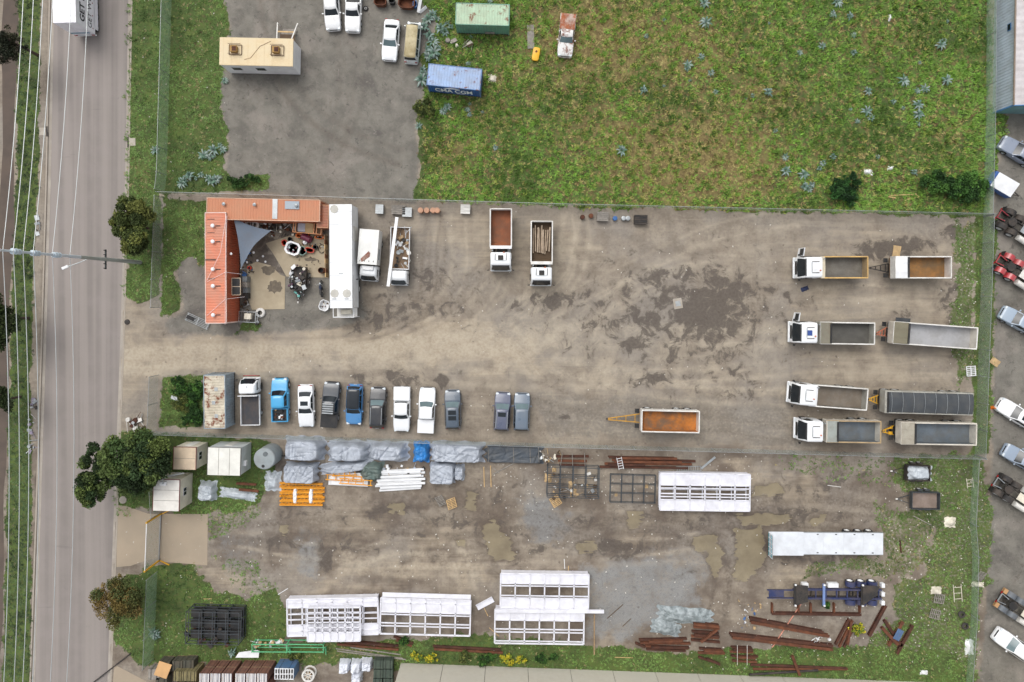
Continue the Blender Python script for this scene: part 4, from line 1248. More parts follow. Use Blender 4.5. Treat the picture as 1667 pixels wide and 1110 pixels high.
s2 = shed('white panelled shed with an air conditioner on its east wall, beside the round tank', 364.5, 751, 3.65, 3.1, 3.0, steel('#dcdbd3', .15), steel('#c3c8c8', .2), mat('dark_trim', '#4c4746', .6), 2, win=False)
part('air_conditioner', G().box((1.93, -.4, 1.9), (.3, .6, .5), ch=.03), M_WHITE, s2)
s3 = shed('white-roofed cream shed with maroon trim at the gate', 270.5, 806, 2.9, 3.5, 3.0, steel('#dedad2', .15), M_CRM, M_MAROON, 2)
part('vent_pipe', G().tube([(-.2, 1.4, 3.0), (-.2, 1.4, 3.5), (-.2, 1.9, 3.6), (.4, 2.3, 3.5), (2.1, 2.6, 3.3)], .05, 6), M_GALV, s3, True)
part('roof_box', G().box((-.3, 1.35, 3.2), (.7, .4, .3), ch=.03), M_WHITE, s3)
p = W(429.5, 747, 2.5)
tk = thing('water_tank', 'grey round water tank with two lid openings between the shed and the tarps', 'tank', (p.x, p.y, 0))
M_TANK = mat('tank_grey', '#8e9698', .6, 0, .06, .6, .2)
part('tank_wall', G().lathe([(1.2, 0), (1.22, .1), (1.2, .6), (1.22, 1.2), (1.2, 1.8), (1.21, 2.4), (1.12, 2.5), (.4, 2.58), (.001, 2.6)], 36, 'z'), M_TANK, tk, True)
part('lid', G().cyl((.15, .55, 2.5), (.15, .55, 2.62), .27, .25, 18), mat('tank_lid', '#5c6264', .6), tk, True)
part('inlet', G().cyl((-.1, -.8, 2.45), (-.1, -.8, 2.58), .17, .17, 14), M_BLK, tk, True)
part('outlet_pipe', G().tube([(1.15, -.2, .3), (1.5, -.2, .3), (1.5, -.2, .02)], .06, 6), M_BLK, tk)
part('ridge', G().box((.45, -.25, 2.56), (.7, .05, .05)).box((-.55, -.2, 2.56), (.6, .05, .05)), M_TANK, tk)

# ---- white pantech trailer used as a store
p = W(554.5, 417, 3.95)
pt = thing('pantech_trailer', 'long white box trailer with grey roof vents beside the courtyard', 'trailer', (p.x, p.y, 0), R(90.4))
LT = 11.4
part('box', G().box((0, 0, 2.45), (LT, 2.44, 2.95), ch=.04), M_WHITE, pt)
rf = part('roof', G().box((0, 0, 3.95), (LT + .04, 2.48, .06), ch=.02), steel('#e8e9ea', .08, .45), pt)
for k in range(8):
    part('roof_seam', G().box((-LT / 2 + .8 + k * 1.4, 0, 3.983), (.03, 2.4, .012)), M_GALV, rf)
for s in (1, -1):
    part('edge_rail', G().bar((-LT / 2, s * 1.235, 3.92), (LT / 2, s * 1.235, 3.92), .04, .14), M_GALV, pt)
    part('side_rib', G().bar((-LT / 2, s * 1.225, 1.1), (LT / 2, s * 1.225, 1.1), .03, .12), M_GALV, pt)
for x, y in ((-4.1, .72), (-4.1, -.62), (5.2, .7)):
    part('roof_vent', G().cyl((x, y, 3.97), (x, y, 4.03), .48, .46, 8), mat('vent_beige', '#b4b1a8', .6), pt)
for x, y in ((-1.9, .0), (-4.7, .75), (-4.7, -.6)):
    part('roof_bracket', G().box((x, y, 4.0), (.12, .45, .05)), M_GALV, pt)
chassis(pt, -LT / 2 + .3, LT / 2 - .3, z=.95, axles=(-3.6, -2.3))
for s in (1, -1):
    part('landing_leg', G().bar((3.6, s * .8, 0), (3.6, s * .8, .9), .14), M_CHAS, pt)
part('side_door', G().box((2.6, -1.24, 2.4), (1.6, .05, 2.5)), M_WHITE2, pt)
part('tail_platform', G().box((-LT / 2 - .55, 0, 1.4), (1.0, 2.3, .08)), M_WHITE2, pt)
for s in (1, -1):
    part('platform_rail', G().bar((-LT / 2, s * 1.15, 3.0), (-LT / 2 - 1.05, s * 1.15, 3.0), .07).bar((-LT / 2 - 1.05, s * 1.15, .5), (-LT / 2 - 1.05, s * 1.15, 3.0), .08), M_WHITE, pt)
part('platform_rail', G().bar((-LT / 2 - 1.05, -1.15, 3.0), (-LT / 2 - 1.05, 1.15, 3.0), .08), M_WHITE, pt)
part('generator', G().box((-LT / 2 - .5, .0, 1.75), (.5, 1.2, .6), ch=.06), M_CRM, pt)
# ---- semi-trailer on the street
p = W(126, 36, 4.2)
st = thing('semi_trailer', 'white semi-trailer with black GET lettering driving up the street', 'trailer', (p.x - 1.5, p.y, -.1), R(91.4))
M_TRW = steel('#e9e7ee', .06, .4)
part('box', G().box((6.8, 0, 2.55), (13.6, 2.5, 3.3), ch=.03), M_TRW, st)
rf = part('roof', G().box((6.8, 0, 4.21), (13.62, 2.52, .05)), steel('#eceaee', .06, .4), st)
for k in range(10):
    part('roof_seam', G().box((.7 + 1.36 * k, 0, 4.24), (.03, 2.46, .012)), M_GALV, rf)
part('purple_edge', G().box((6.8, 1.262, 3.9), (13.5, .02, .5)), mat('purple_band', '#7a2d78', .5), st)
part('rear_door', G().box((-.02, -.62, 2.75), (.05, 1.2, 2.75)), M_TRW, st)
part('rear_door', G().box((-.02, .62, 2.75), (.05, 1.2, 2.75)), M_TRW, st)
part('rear_stripe', G().box((-.05, .1, 1.5), (.02, 2.2, .25)), mat('teal_band', '#4b7f95', .5), st)
chassis(st, .3, 13.3, z=1.2, axles=(1.0, 2.3, 3.6), r=.5)
for k in range(9):
    part('side_marker', G().box((.5 + 1.45 * k, -1.265, 1.33), (.12, .03, .08)), M_RED, st)
for s in (1, -1):
    part('side_skirt', G().box((6.4, s * 1.235, .72), (11.6, .03, .7)), M_TRW, st)
part('rear_bumper', G().box((.02, 0, .65), (.12, 2.4, .14)), M_WHITE, st)
for s in (1, -1):
    part('tail_light', G().box((-.06, s * 1.0, .85), (.05, .35, .14)), M_RED, st)
M_INK = mat('black_lettering', '#1d1a24', .5, 0, .05)
text_part('GET REA', 1.12, (.55, -1.262, 2.78), (R(90), 0, 0), M_INK, st, bold=.03)
text_part('GET WOO', .95, (.35, -1.262, 1.55), (R(90), 0, 0), M_INK, st, bold=-.004)

# ---- metal shed of the east neighbour
a = W(1615, 184)
ns = thing('metal_shed', 'long grey metal shed with blue trim over the east boundary', 'shed', (a.x, a.y, 0), R(-1.0))
M_SHW = mat('shed_wall_sheet', '#b4bfca', .5, .0, .06, .4, .2)
M_SHR = mat('shed_roof_sheet', '#c6c1c1', .45, .05, .05, .3, .2)
M_BTR = steel('#4f7fb0', .25)
part('wall', corrug((0, 0), (0, 38), 0, 3.4, .35, .03, out=(-1, 0)), M_SHW, ns)
part('wall', G().slab([(0, 0, 0), (16, 0, 0), (16, 0, 3.4), (8, 0, 4.6), (0, 0, 3.4)], .03), steel('#6f9aa0', .3), ns)
secs = []
xs_ = np.arange(0, 38.2, .38)
vs = []
for k, y in enumerate(xs_):
    dz = .035 if k % 2 else 0
    vs += [(-.12, y - .1, 3.42 + dz), (8, y - .1, 4.62 + dz), (16.1, y - .1, 3.42 + dz)]
n = len(xs_)
part('roof', G().add(vs, [(3 * j + i, 3 * j + i + 1, 3 * j + 3 + i + 1, 3 * j + 3 + i) for j in range(n - 1) for i in range(2)]), M_SHR, ns)
part('gutter', G().bar((-.16, -.1, 3.42), (-.16, 37.8, 3.42), .14, .12), steel('#8c7d70', .3), ns)
part('gable_trim', G().bar((-.2, -.13, 3.45), (8, -.13, 4.66), .08, .2), M_BTR, ns)
part('corner_trim', G().box((-.03, -.03, 1.7), (.16, .16, 3.4)), M_BTR, ns)
for y in (3, 7.5):
    part('skylight', G().slab([(1.7, y, 3.74), (3.0, y, 3.93), (3.0, y + .7, 3.93), (1.7, y + .7, 3.74)], .03), M_WHITE, ns)
for y in (9.0, 13.0):
    wd_ = part('window', G().box((-.04, y, 2.4), (.06, .8, .5)), M_BTR, ns)
    part('pane', G().box((-.075, y, 2.4), (.02, .68, .4)), M_GLASS, wd_)
# ---- tilt-up concrete warehouse on the south boundary
a = W(652, 1079); b = W(1640, 1115)
d = (b - a); LB = d.length + 40; rzb = math.atan2(d.y, d.x)
wh = thing('concrete_warehouse', 'pale concrete panel warehouse wall along the south boundary', 'building', (a.x, a.y, 0), rzb)
M_PAN = mat('precast_panel', '#c2bdb0', .85, 0, .07, .25, .35, '#a29a89', .25, bump=.06, bscale=30)
xx = 0.0; k = 0
while xx < LB:
    wp = 4.93
    part('wall_panel', G().box((xx + wp / 2, -.1 - .006 * (k % 2), 3.6), (wp - .045, .2, 7.2), ch=.012), M_PAN, wh)
    xx += wp; k += 1
part('joint_backing', G().box((xx / 2, -.15, 3.55), (xx - .1, .12, 7.0)), M_CHAS, wh)
part('side_wall', G().box((.1, -15.2, 3.6), (.2, 30, 7.2)), M_PAN, wh)
part('roof', G().box((xx / 2, -15.2, 7.0), (xx - .3, 29.8, .1)), M_SHR, wh)

# ---- fences
def fence_material(nm, col, green):
    t = NT(nm)
    v = t.n('TexCoord').outputs['UV']
    mp = t.n('Mapping', {'Vector': v, 'Rotation': (0, 0, R(45)), 'Scale': (1, 1, 1)}).outputs[0]
    sx = t.n('SeparateXYZ', {0: mp})
    def line(s_):
        fr = t.math('FRACT', t.math('MULTIPLY', s_, 16.0))
        return t.math('LESS_THAN', fr, .13 + green * .12)
    wire = t.math('MAXIMUM', line(sx.outputs[0]), line(sx.outputs[1]))
    weed = t.step(t.noise(t.n('NewGeometry').outputs['Position'], 2.2, 4, .6), .62 - green * .16, .74 - green * .1)
    c = t.mix(weed, lin(col), lin('#7c9a72'))
    t.put(t.b.inputs['Base Color'], c)
    t.b.inputs['Roughness'].default_value = .55
    t.put(t.b.inputs['Alpha'], t.math('MAXIMUM', wire, t.math('MULTIPLY', weed, .0 + .35 * green)))
    return t.m
M_MESH = fence_material('chain_link_wire', '#aab3ae', .35)
M_MESHG = fence_material('weedy_chain_link_wire', '#a2bda2', .9)
POSTM = {}
def fence(label, pts, h, m=M_MESH, lean=0.0, spacing=3.0, toprail=True, posts=True, gate=False, railm=None):
    P = [W(*q) for q in pts]
    t = thing('chain_link_fence' if not gate else 'sliding_gate', label, 'fence' if not gate else 'gate', P[0])
    o = P[0]
    r_ = random.Random(len(label))
    for a, b in zip(P[:-1], P[1:]):
        d = b - a; n = max(1, round(d.length / spacing))
        nx = Vector((-d.y, d.x, 0)).normalized()
        for k in range(n):
            q0 = a + d * (k / n) - o; q1 = a + d * ((k + 1) / n) - o
            sag = r_.uniform(.0, .07)
            g_ = G().add([(q0.x, q0.y, .03), (q1.x, q1.y, .03), (q1.x + nx.x * lean, q1.y + nx.y * lean, h), ((q0.x + q1.x) / 2 + nx.x * (lean + sag), (q0.y + q1.y) / 2 + nx.y * (lean + sag), h - sag), (q0.x + nx.x * lean, q0.y + nx.y * lean, h)], [(0, 1, 2, 3, 4)])
            me = g_.mesh('mesh_panel', m)
            uv = me.uv_layers.new(name='UVMap')
            for lp in me.loops:
                vv = me.vertices[lp.vertex_index].co
                uv.data[lp.index].uv = ((Vector((vv.x, vv.y, 0)) - q0).dot(d.normalized()), vv.z)
            part('mesh_panel', me, None, t)
            if toprail:
                part('top_rail', G().cyl((q0.x + nx.x * lean, q0.y + nx.y * lean, h), (q1.x + nx.x * lean, q1.y + nx.y * lean, h), .024 if not gate else .05, n=6), railm or M_GALV, t)
            if posts:
                key = (h, lean)
                part('post', G().cyl((q0.x, q0.y, 0), (q0.x + nx.x * lean + r_.uniform(-.05, .05), q0.y + nx.y * lean, h + .12), .035, n=7), M_GALV, t)
        if posts:
            q = b - o
            part('post', G().cyl((q.x, q.y, 0), (q.x, q.y, h + .12), .035, n=7), M_GALV, t)
    return t
fence('chain-link street fence along the grassy verge of the north lot', [(284, -200), (279, 0), (271, 285), (268, 312)], 2.2, M_MESHG)
fence('chain-link fence dividing the main yard from the overgrown field', [(268, 316), (900, 335), (1600, 351)], 1.9, M_MESH)
fence('chain-link fence dividing the main yard from the south yard', [(255, 702), (900, 722), (1586, 741)], 1.9, M_MESH)
fence('chain-link street fence in front of the orange workshop', [(266, 322), (260, 500)], 2.0, M_MESH)
fence('chain-link street fence by the weedy corner of the main yard', [(258, 610), (254, 700)], 2.0, M_MESH)
fence('chain-link street fence beside the dark trees and the sheds', [(254, 706), (262, 834)][::1], 2.2, M_MESH)
fence('weedy chain-link street fence below the gate', [(256, 930), (250, 1072)], 2.3, M_MESHG)
fence('weedy chain-link fence at the far end of the main yard', [(1600, 353), (1586, 740)], 1.8, M_MESH)
fence('sagging weedy chain-link fence at the end of the south yard', [(1583, 744), (1578, 850), (1582, 900), (1580, 1000), (1572, 1110), (1566, 1260)], 1.3, M_MESHG, lean=-.15)
fence('chain-link fence between the field and the metal shed', [(1606, -100), (1604, 180), (1600, 352)], 1.6, M_MESHG)
gt = fence('tall sliding steel gate across the concrete driveway with yellow end posts', [(262, 836), (259, 912)], 3.0, mat('gate_sheet', '#8d8c8a', .5) if False else M_MESH, posts=False, gate=True, railm=M_WHITE)
for k, (q, l) in enumerate((((262, 836), 3.1), ((259, 912), 3.1))):
    p = W(*q) - W(262, 836)
    part('end_post', G().bar((p.x, p.y, 0), (p.x, p.y, l), .16), M_YEL, gt)
    part('brace', G().bar((p.x + .15, p.y, .1), (p.x + 1.2, p.y + .5 * (1 - 2 * k), .1), .1), M_YEL, gt)
p = W(259, 912) - W(262, 836)
part('bottom_rail', G().bar((0, 0, .12), (p.x, p.y, .12), .08, .1), M_GALV, gt)
for k in range(1, 24):
    f = k / 24
    part('picket', G().cyl((p.x * f, p.y * f, .15), (p.x * f, p.y * f, 2.98), .022, n=5), M_GALV, gt)

# ---- power pole with its wires
pb = W(228, 427)
pole = thing('power_pole', 'tall grey power pole with insulators leaning over the street verge in view', 'power pole', pb, 0)
pole['label'] = 'tall grey concrete power pole with pale insulators on the street verge'
M_POLE = mat('pole_concrete', '#9aa09a', .8, 0, .1, .8, .2)
M_INS = mat('pale_insulator', '#b5c3cc', .3, 0, .08)
part('shaft', G().cyl((0, 0, -.1), (0, 0, 10.5), .24, .17, 14), M_POLE, pole, True)
part('upper_shaft', G().cyl((0, 0, 10.45), (0, 0, 21), .165, .09, 14), mat('pale_pole_steel', '#c4ccd2', .5, .1, .05), pole, True)
part('low_cross_arm', G().box((0, 0, 6.4), (.12, 2.1, .14)), mat('dark_arm', '#2f3434', .7), pole)
for k in range(5):
    part('low_insulator', G().cyl((0, -.95 + .475 * k, 6.45), (0, -.95 + .475 * k, 6.75), .06, .04, 8), M_BLK, pole)
part('street_lamp_arm', G().tube([(0, 0, 9.0), (-.8, -.5, 9.4), (-1.8, -.9, 9.6)], .05, 6), M_GALV, pole)
part('street_lamp', G().box((-2.1, -1.0, 9.6), (.7, .3, .16), rz=.4, ch=.05), M_WHITE, pole)
WIRES = [(19.7, -.45), (19.7, .45), (17.4, -.45), (17.4, .45), (14.5, .1), (12.1, .1)]
for hgt, off in ((19.2, 0), (16.9, 0), (14.2, 0)):
    part('insulator_cluster', G().lathe([(.08, hgt - .9), (.26, hgt - .8), (.2, hgt - .6), (.28, hgt - .4), (.2, hgt - .2), (.28, hgt), (.08, hgt + .1)], 12, 'z'), M_INS, pole, True)
for hgt, off in WIRES[:4]:
    part('post_insulator', G().cyl((0, 0, hgt - .35), (off, .0, hgt), .09, .07, 8), M_INS, pole, True)
for hgt, off in WIRES[4:]:
    part('bracket', G().cyl((0, 0, hgt - .2), (off + .1, 0, hgt), .07, .05, 8), M_INS, pole, True)
part('pole_cap', G().cyl((0, 0, 20.6), (0, 0, 21.05), .14, .12, 12), M_WHITE, pole, True)
sdir = Vector((.024, 1, 0)).normalized()
sdir2 = Vector((-.032, -1, 0)).normalized()
wl = ['topmost overhead wire on the street side', 'topmost overhead wire on the yard side', 'second-tier overhead wire on the street side', 'second-tier overhead wire on the yard side', 'single overhead wire below the paired tiers', 'lowest overhead wire along the street']
M_WIRE = mat('aluminium_wire', '#c3c8c8', .4, .3, .05)
for (hgt, off), l in zip(WIRES, wl):
    pts = []
    for dv, sg in ((sdir, 1), (sdir2, -1)):
        q = []
        for k in range(25):
            f = k / 24
            v = pb + dv * (62 * f)
            q.append((v.x + off, v.y, hgt - 1.75 * 4 * f * (1 - f)))
        pts = (q[::-1] + pts[0:0]) if sg > 0 else pts + q[1:]
    solo('overhead_wire', l, 'wire', G().tube(pts, .032, 5), M_WIRE)
# ================================================================ south yard
def beam_mesh(L, wd=.22, ht=.26, kind='I'):
    g_ = G()
    if kind == 'I':
        g_.box((0, 0, ht / 2), (L, .03, ht - .05)).box((0, 0, .0125), (L, wd, .025)).box((0, 0, ht - .0125), (L, wd, .025))
    elif kind == 'C':
        g_.box((0, -wd / 2 + .015, ht / 2), (L, .03, ht)).box((0, .01, .015), (L, wd - .04, .03)).box((0, .01, ht - .015), (L, wd - .04, .03))
    elif kind == 'T':
        g_.cyl((-L / 2, 0, ht / 2), (L / 2, 0, ht / 2), ht / 2, n=10)
    else:
        g_.box((0, 0, ht / 2), (L, wd, ht), ch=.015)
    return g_
def beam(label, x0, y0, x1, y1, m, wd=.22, ht=.26, z=0.0, kind='I', name='steel_beam', cat='beam', group=None):
    a, b = W(x0, y0, z + ht), W(x1, y1, z + ht)
    d = b - a
    c = (a + b) / 2
    L = Vector((d.x, d.y, 0)).length
    return solo(name, label, cat, beam_mesh(L, wd, ht, kind), m, (c.x, c.y, z), math.atan2(d.y, d.x), group)
def drape(name, label, px, py, L, Wd, H, m, rz=R(-1.8), seed=1, folds=.06, soft=.28, boxy=4.0, z=0.0, cat='tarp', steps=None):
    """a cover draped over a stack: rounded box height field with creases"""
    r_ = random.Random(seed)
    ph = [(r_.uniform(2, 6), r_.uniform(-6, 6), r_.uniform(0, 6)) for _ in range(5)]
    creases = []
    for _ in range(int(6 + L * Wd * 2.2)):
        a = r_.uniform(0, PI)
        creases.append((r_.uniform(-L / 2, L / 2), r_.uniform(-Wd / 2, Wd / 2), math.cos(a), math.sin(a), r_.uniform(.05, .13), r_.choice((-1, -1, 1)) * r_.uniform(.05, .16) * min(1, H)))
    p = W(px, py, H)
    def f(u, v):
        x, y = (u - .5) * 2, (v - .5) * 2
        q = (abs(x) ** boxy + abs(y) ** boxy) ** (1 / boxy)
        s = min(1, max(0, (1.02 - q) / soft)); s = s * s * (3 - 2 * s)
        hh = H
        if steps:
            hh = H * steps(x, y)
        cr = sum(math.sin(a * x * L * .5 + b * y * Wd * .5 + c) for a, b, c in ph) / 5
        edge = 1 - s
        cr2 = abs(math.sin((x * L + y * Wd) * 2.3 + ph[0][2])) * edge
        zz = max(.01, hh * s + folds * cr * (.4 + .6 * edge) - .12 * cr2 * s)
        for (cx, cy, sx_, cy_, wd_, am) in creases:
            dd = (x * L / 2 - cx) * cy_ - (y * Wd / 2 - cy) * sx_
            al = (x * L / 2 - cx) * sx_ + (y * Wd / 2 - cy) * cy_
            zz += am * math.exp(-(dd / wd_) ** 2) * math.exp(-(al / 1.1) ** 2) * (.35 + .65 * min(1, zz / (.3 * H + .01)))
        zz = max(.01, zz)
        fl = 1 + .07 * edge * math.sin(9 * math.atan2(y, x) + ph[1][2])
        return (x * L / 2 * fl, y * Wd / 2 * fl, z + zz)
    n = max(8, int(L * 13)); k = max(8, int(Wd * 13))
    return solo(name, label, cat, G().grid(f, n, k), m, (p.x, p.y, 0), rz, smooth=True)
M_TPG = mat('grey_tarp', '#a7adb6', .5, 0, .14, 1.1, .4, '#838890', 1.3, bump=.5, bscale=4)
M_TPB = mat('blue_tarp', '#2f7fc4', .5, 0, .25, 1.6, .2, '#1c4f86', 2, bump=.5, bscale=4)
M_TPC = mat('charcoal_sheet', '#454c54', .6, 0, .12, 1.2, .3, '#6d6a63')
M_TPN = mat('green_grey_tarp', '#5c6b66', .6, 0, .12, 1, .2)
M_PLW = mat('crumpled_plastic', '#b9c0c6', .35, 0, .2, 2.5, .3, '#7f868a', 2.5, bump=.8, bscale=7)
drape('tarp_covered_stack', 'high grey tarpaulin stack with sagging sides beside the round tank', 489, 735, 4.6, 2.7, 2.0, M_TPG, seed=2, folds=.09)
drape('tarp_covered_stack', 'boxy grey tarpaulin stack directly above the orange racking', 485, 773, 3.8, 2.2, 1.5, M_TPG, seed=3, boxy=9, soft=.14)
drape('tarp_covered_stack', 'rounded grey tarpaulin roll against the fence, beside the sagging high stack', 563, 739, 5.0, 2.5, 1.7, M_TPG, seed=4, soft=.42, folds=.08)
drape('tarp_covered_stack', 'rounded grey tarpaulin roll against the fence, next to the blue tarp', 628, 739, 4.8, 2.3, 1.5, M_TPG, seed=5, soft=.42, folds=.08)
drape('tarp_covered_stack', 'bright blue tarpaulin bundle against the fence', 684, 739, 1.9, 2.4, 1.3, M_TPB, seed=6, soft=.45, folds=.10)
drape('tarp_covered_stack', 'long flat-topped grey tarpaulin stack beside the blue bundle', 742, 739, 6.2, 2.3, 1.5, M_TPG, seed=7, boxy=8, soft=.2, folds=.07)
drape('tarp_covered_stack', 'low charcoal sheet over timber along the fence', 836, 741, 6.6, 2.0, .55, M_TPC, seed=8, boxy=9, soft=.15)
drape('tarp_covered_stack', 'square grey tarpaulin box above the broken pallets', 718, 773, 2.9, 2.4, 1.5, M_TPG, seed=9, boxy=9, soft=.15)
drape('tarp_covered_stack', 'small grey tarpaulin bundle tucked beside the square tarp box', 746, 772, 1.3, 1.9, 1.0, M_TPG, seed=10, soft=.35)
drape('tarp_covered_stack', 'grey tarpaulin pulled half over the yellow frames', 560, 763, 6.2, 1.3, 1.05, M_TPG, rz=R(6), seed=12, soft=.4, folds=.1)
drape('tarp_covered_stack', 'green-grey tarpaulin hanging over the white beams beside the yellow frames', 602, 770, 2.8, 2.2, .95, M_TPN, seed=13, soft=.4, folds=.1)
drape('plastic_bundle', 'crumpled grey plastic sheeting heaped at the foot of the round tank', 441, 785, 1.9, 2.3, .6, M_PLW, seed=14, soft=.7, folds=.16, cat='plastic sheet')
drape('plastic_bundle', 'white shrink-wrapped bundle on the grass between sheds and driveway', 332, 803, 2.0, 2.3, 1.1, M_PLW, seed=15, soft=.3, folds=.14, cat='plastic sheet')
drape('plastic_bundle', 'torn plastic sheeting trailing over the rusty beams near the white shed', 385, 806, 4.2, 1.2, .45, M_PLW, rz=R(-8), seed=16, soft=.7, folds=.15, cat='plastic sheet')
drape('plastic_bundle', 'crumpled silver-green tarpaulin lying loose on the gravel, larger piece', 1116, 1004, 6.4, 1.9, .4, mat('silver_green_tarp', '#949c9e', .5, 0, .25, 1.8, .6, '#4f5a5a', 2.2, bump=.8, bscale=6), rz=R(-5), seed=17, soft=.7, folds=.16, cat='tarp')
drape('plastic_bundle', 'crumpled silver-green tarpaulin lying loose on the gravel, smaller piece', 1084, 1024, 3.4, 1.6, .35, MATS['silver_green_tarp'], rz=R(-12), seed=18, soft=.7, folds=.15, cat='tarp')
# strap rails on the charcoal sheet
for k, x in enumerate((794, 835, 862, 876)):
    beam('thin pale batten laid across the charcoal sheet', x, 728, x + 1, 753, M_GREYTIMBER, .05, .04, .56, 'B', 'batten', 'batten', 'battens over the charcoal sheet')
beam('rusty channel resting on trestles beside the white shed, upper one', 384, 787, 416, 789, M_RUST2, .26, .22, .5, 'C')
beam('rusty channel resting on trestles beside the white shed, lower one', 388, 797, 420, 800, M_RUST2, .26, .22, .45, 'C')
# orange pallet racking
M_RACK = steel('#e39a1f', .15, .45)
for k in range(10):
    lay = k // 5; j = k % 5
    y = 790 + j * 7.2 + lay * 2
    p = W(490 + (j % 2) * 3 - 1.5, y, .4 + .16 * lay)
    fr = thing('rack_frame', 'orange pallet-racking frame in the flat stack with white banding', 'rack frame', (p.x, p.y, .02 + .17 * lay), R(-1.5 + (j % 3)), 'stacked orange racking frames')
    for s in (1, -1):
        part('upright', G().box((0, s * .2, .08), (5.0, .09, .14)), M_RACK, fr)
    for i in range(12):
        x0 = -2.4 + .4 * i
        part('lacing', G().bar((x0, -.2 * (1 if i % 2 else -1), .08), (x0 + .4, .2 * (1 if i % 2 else -1), .08), .05, .05), M_RACK, fr)
for k, x in enumerate((479, 505)):
    p = W(x, 806, .5)
    drape('wrap_band', 'white plastic wrap band around the orange racking, %s the tank end' % ('nearer' if k == 0 else 'away from'), x, 808, .5, 2.1, .47, M_WHITE, seed=30 + k, soft=.3, folds=.05, cat='wrap')
# yellow frames on white sheet
p = W(566, 781, .3)
ws_ = thing('white_panel_stack', 'flat white panels lying under the yellow ladder frames', 'panel', (p.x, p.y, 0), R(-3))
for k in range(3):
    part('panel', G().box((.1 * k, .05 * k, .06 + .09 * k), (4.6 - .2 * k, 1.5, .06)), M_WHITE, ws_)
for k, (x0, y0, x1, y1) in enumerate(((529, 777, 590, 781), (540, 771, 580, 769), (552, 782, 606, 786))):
    a, b = W(x0, y0, .6), W(x1, y1, .6); d = b - a; c = (a + b) / 2
    fr = thing('yellow_ladder', ['yellow ladder frame across the white panels, longest one', 'yellow ladder frame half under the grey tarp', 'yellow ladder frame sticking out past the white panels'][k], 'frame', (c.x, c.y, .38 + .13 * k), math.atan2(d.y, d.x))
    for s in (1, -1):
        part('rail', G().box((0, s * .28, .05), (d.length, .09, .1)), M_RACK, fr)
    for i in range(5):
        part('rung', G().box((-d.length / 2 + .2 + (d.length - .4) * i / 4, 0, .05), (.08, .48, .08)), M_RACK, fr)
# stack of white beams
rr = random.Random(5)
for k in range(11):
    y = 764 + (k % 6) * 6.2 + (k // 6) * 3
    lay = k // 6
    x0 = 613 + rr.uniform(-3, 6); x1 = 688 + rr.uniform(-5, 4)
    beam('white square steel beam in the loose stack between the tarps', x0, y + 3 + rr.uniform(-1, 1), x1, y + rr.uniform(-1, 1) - (1 if k < 3 else 0), M_WHITE, .24, .22, .02 + .24 * lay, 'B', 'white_beam', 'beam', 'loose stack of white beams')
# pallets
def pallet(label, px, py, rz, z=0.0, tiltm=None, m=None, n=7, grp=None):
    p = W(px, py, z + .15)
    t = thing('pallet', label, 'pallet', (p.x, p.y, z), rz, grp)
    if tiltm is not None:
        t.rotation_euler = (tiltm[0], tiltm[1], rz)
    m = m or M_TIMBER2
    for k in range(n):
        part('slat', G().box((0, -.54 + 1.08 * k / (n - 1), .13), (1.1, .09, .02)), m, t)
    for x in (-.5, 0, .5):
        part('bearer', G().box((x, 0, .07), (.08, 1.16, .09)), m, t)
    return t
pallet('weathered grey pallet leaning beside the fresh pale pallet', 717, 815, R(30), .25, (R(0), R(-28)), M_GREYTIMBER)
pallet('pale timber pallet leaning against the grey one below the square tarp box', 734, 820, R(15), .2, (0, R(22)))
pallet('pale timber pallet lying alone at the corner of the black cages', 904, 816, R(32))
pallet('bundle of grey pallets tipped on the east boundary fence', 1597, 938, R(-25), .4, (R(10), R(20)), M_GREYTIMBER, 8)
pallet('long grey slatted crate frame lying in the south-east grass, upper half', 1529, 975, R(80), .1, None, M_GREYTIMBER, 6)
pallet('long grey slatted crate frame lying in the south-east grass, lower half', 1522, 1000, R(76), .1, None, M_GREYTIMBER, 6)
pallet('white slatted gate panel lying at the end of the silver trailer', 1581, 604, R(4), .05, None, M_WHITE, 6)
drape('sack_heap', 'beige sacking heap on top of the slatted crate frame', 1528, 964, 1.2, .9, .5, M_CRM, seed=40, soft=.6, cat='sack')
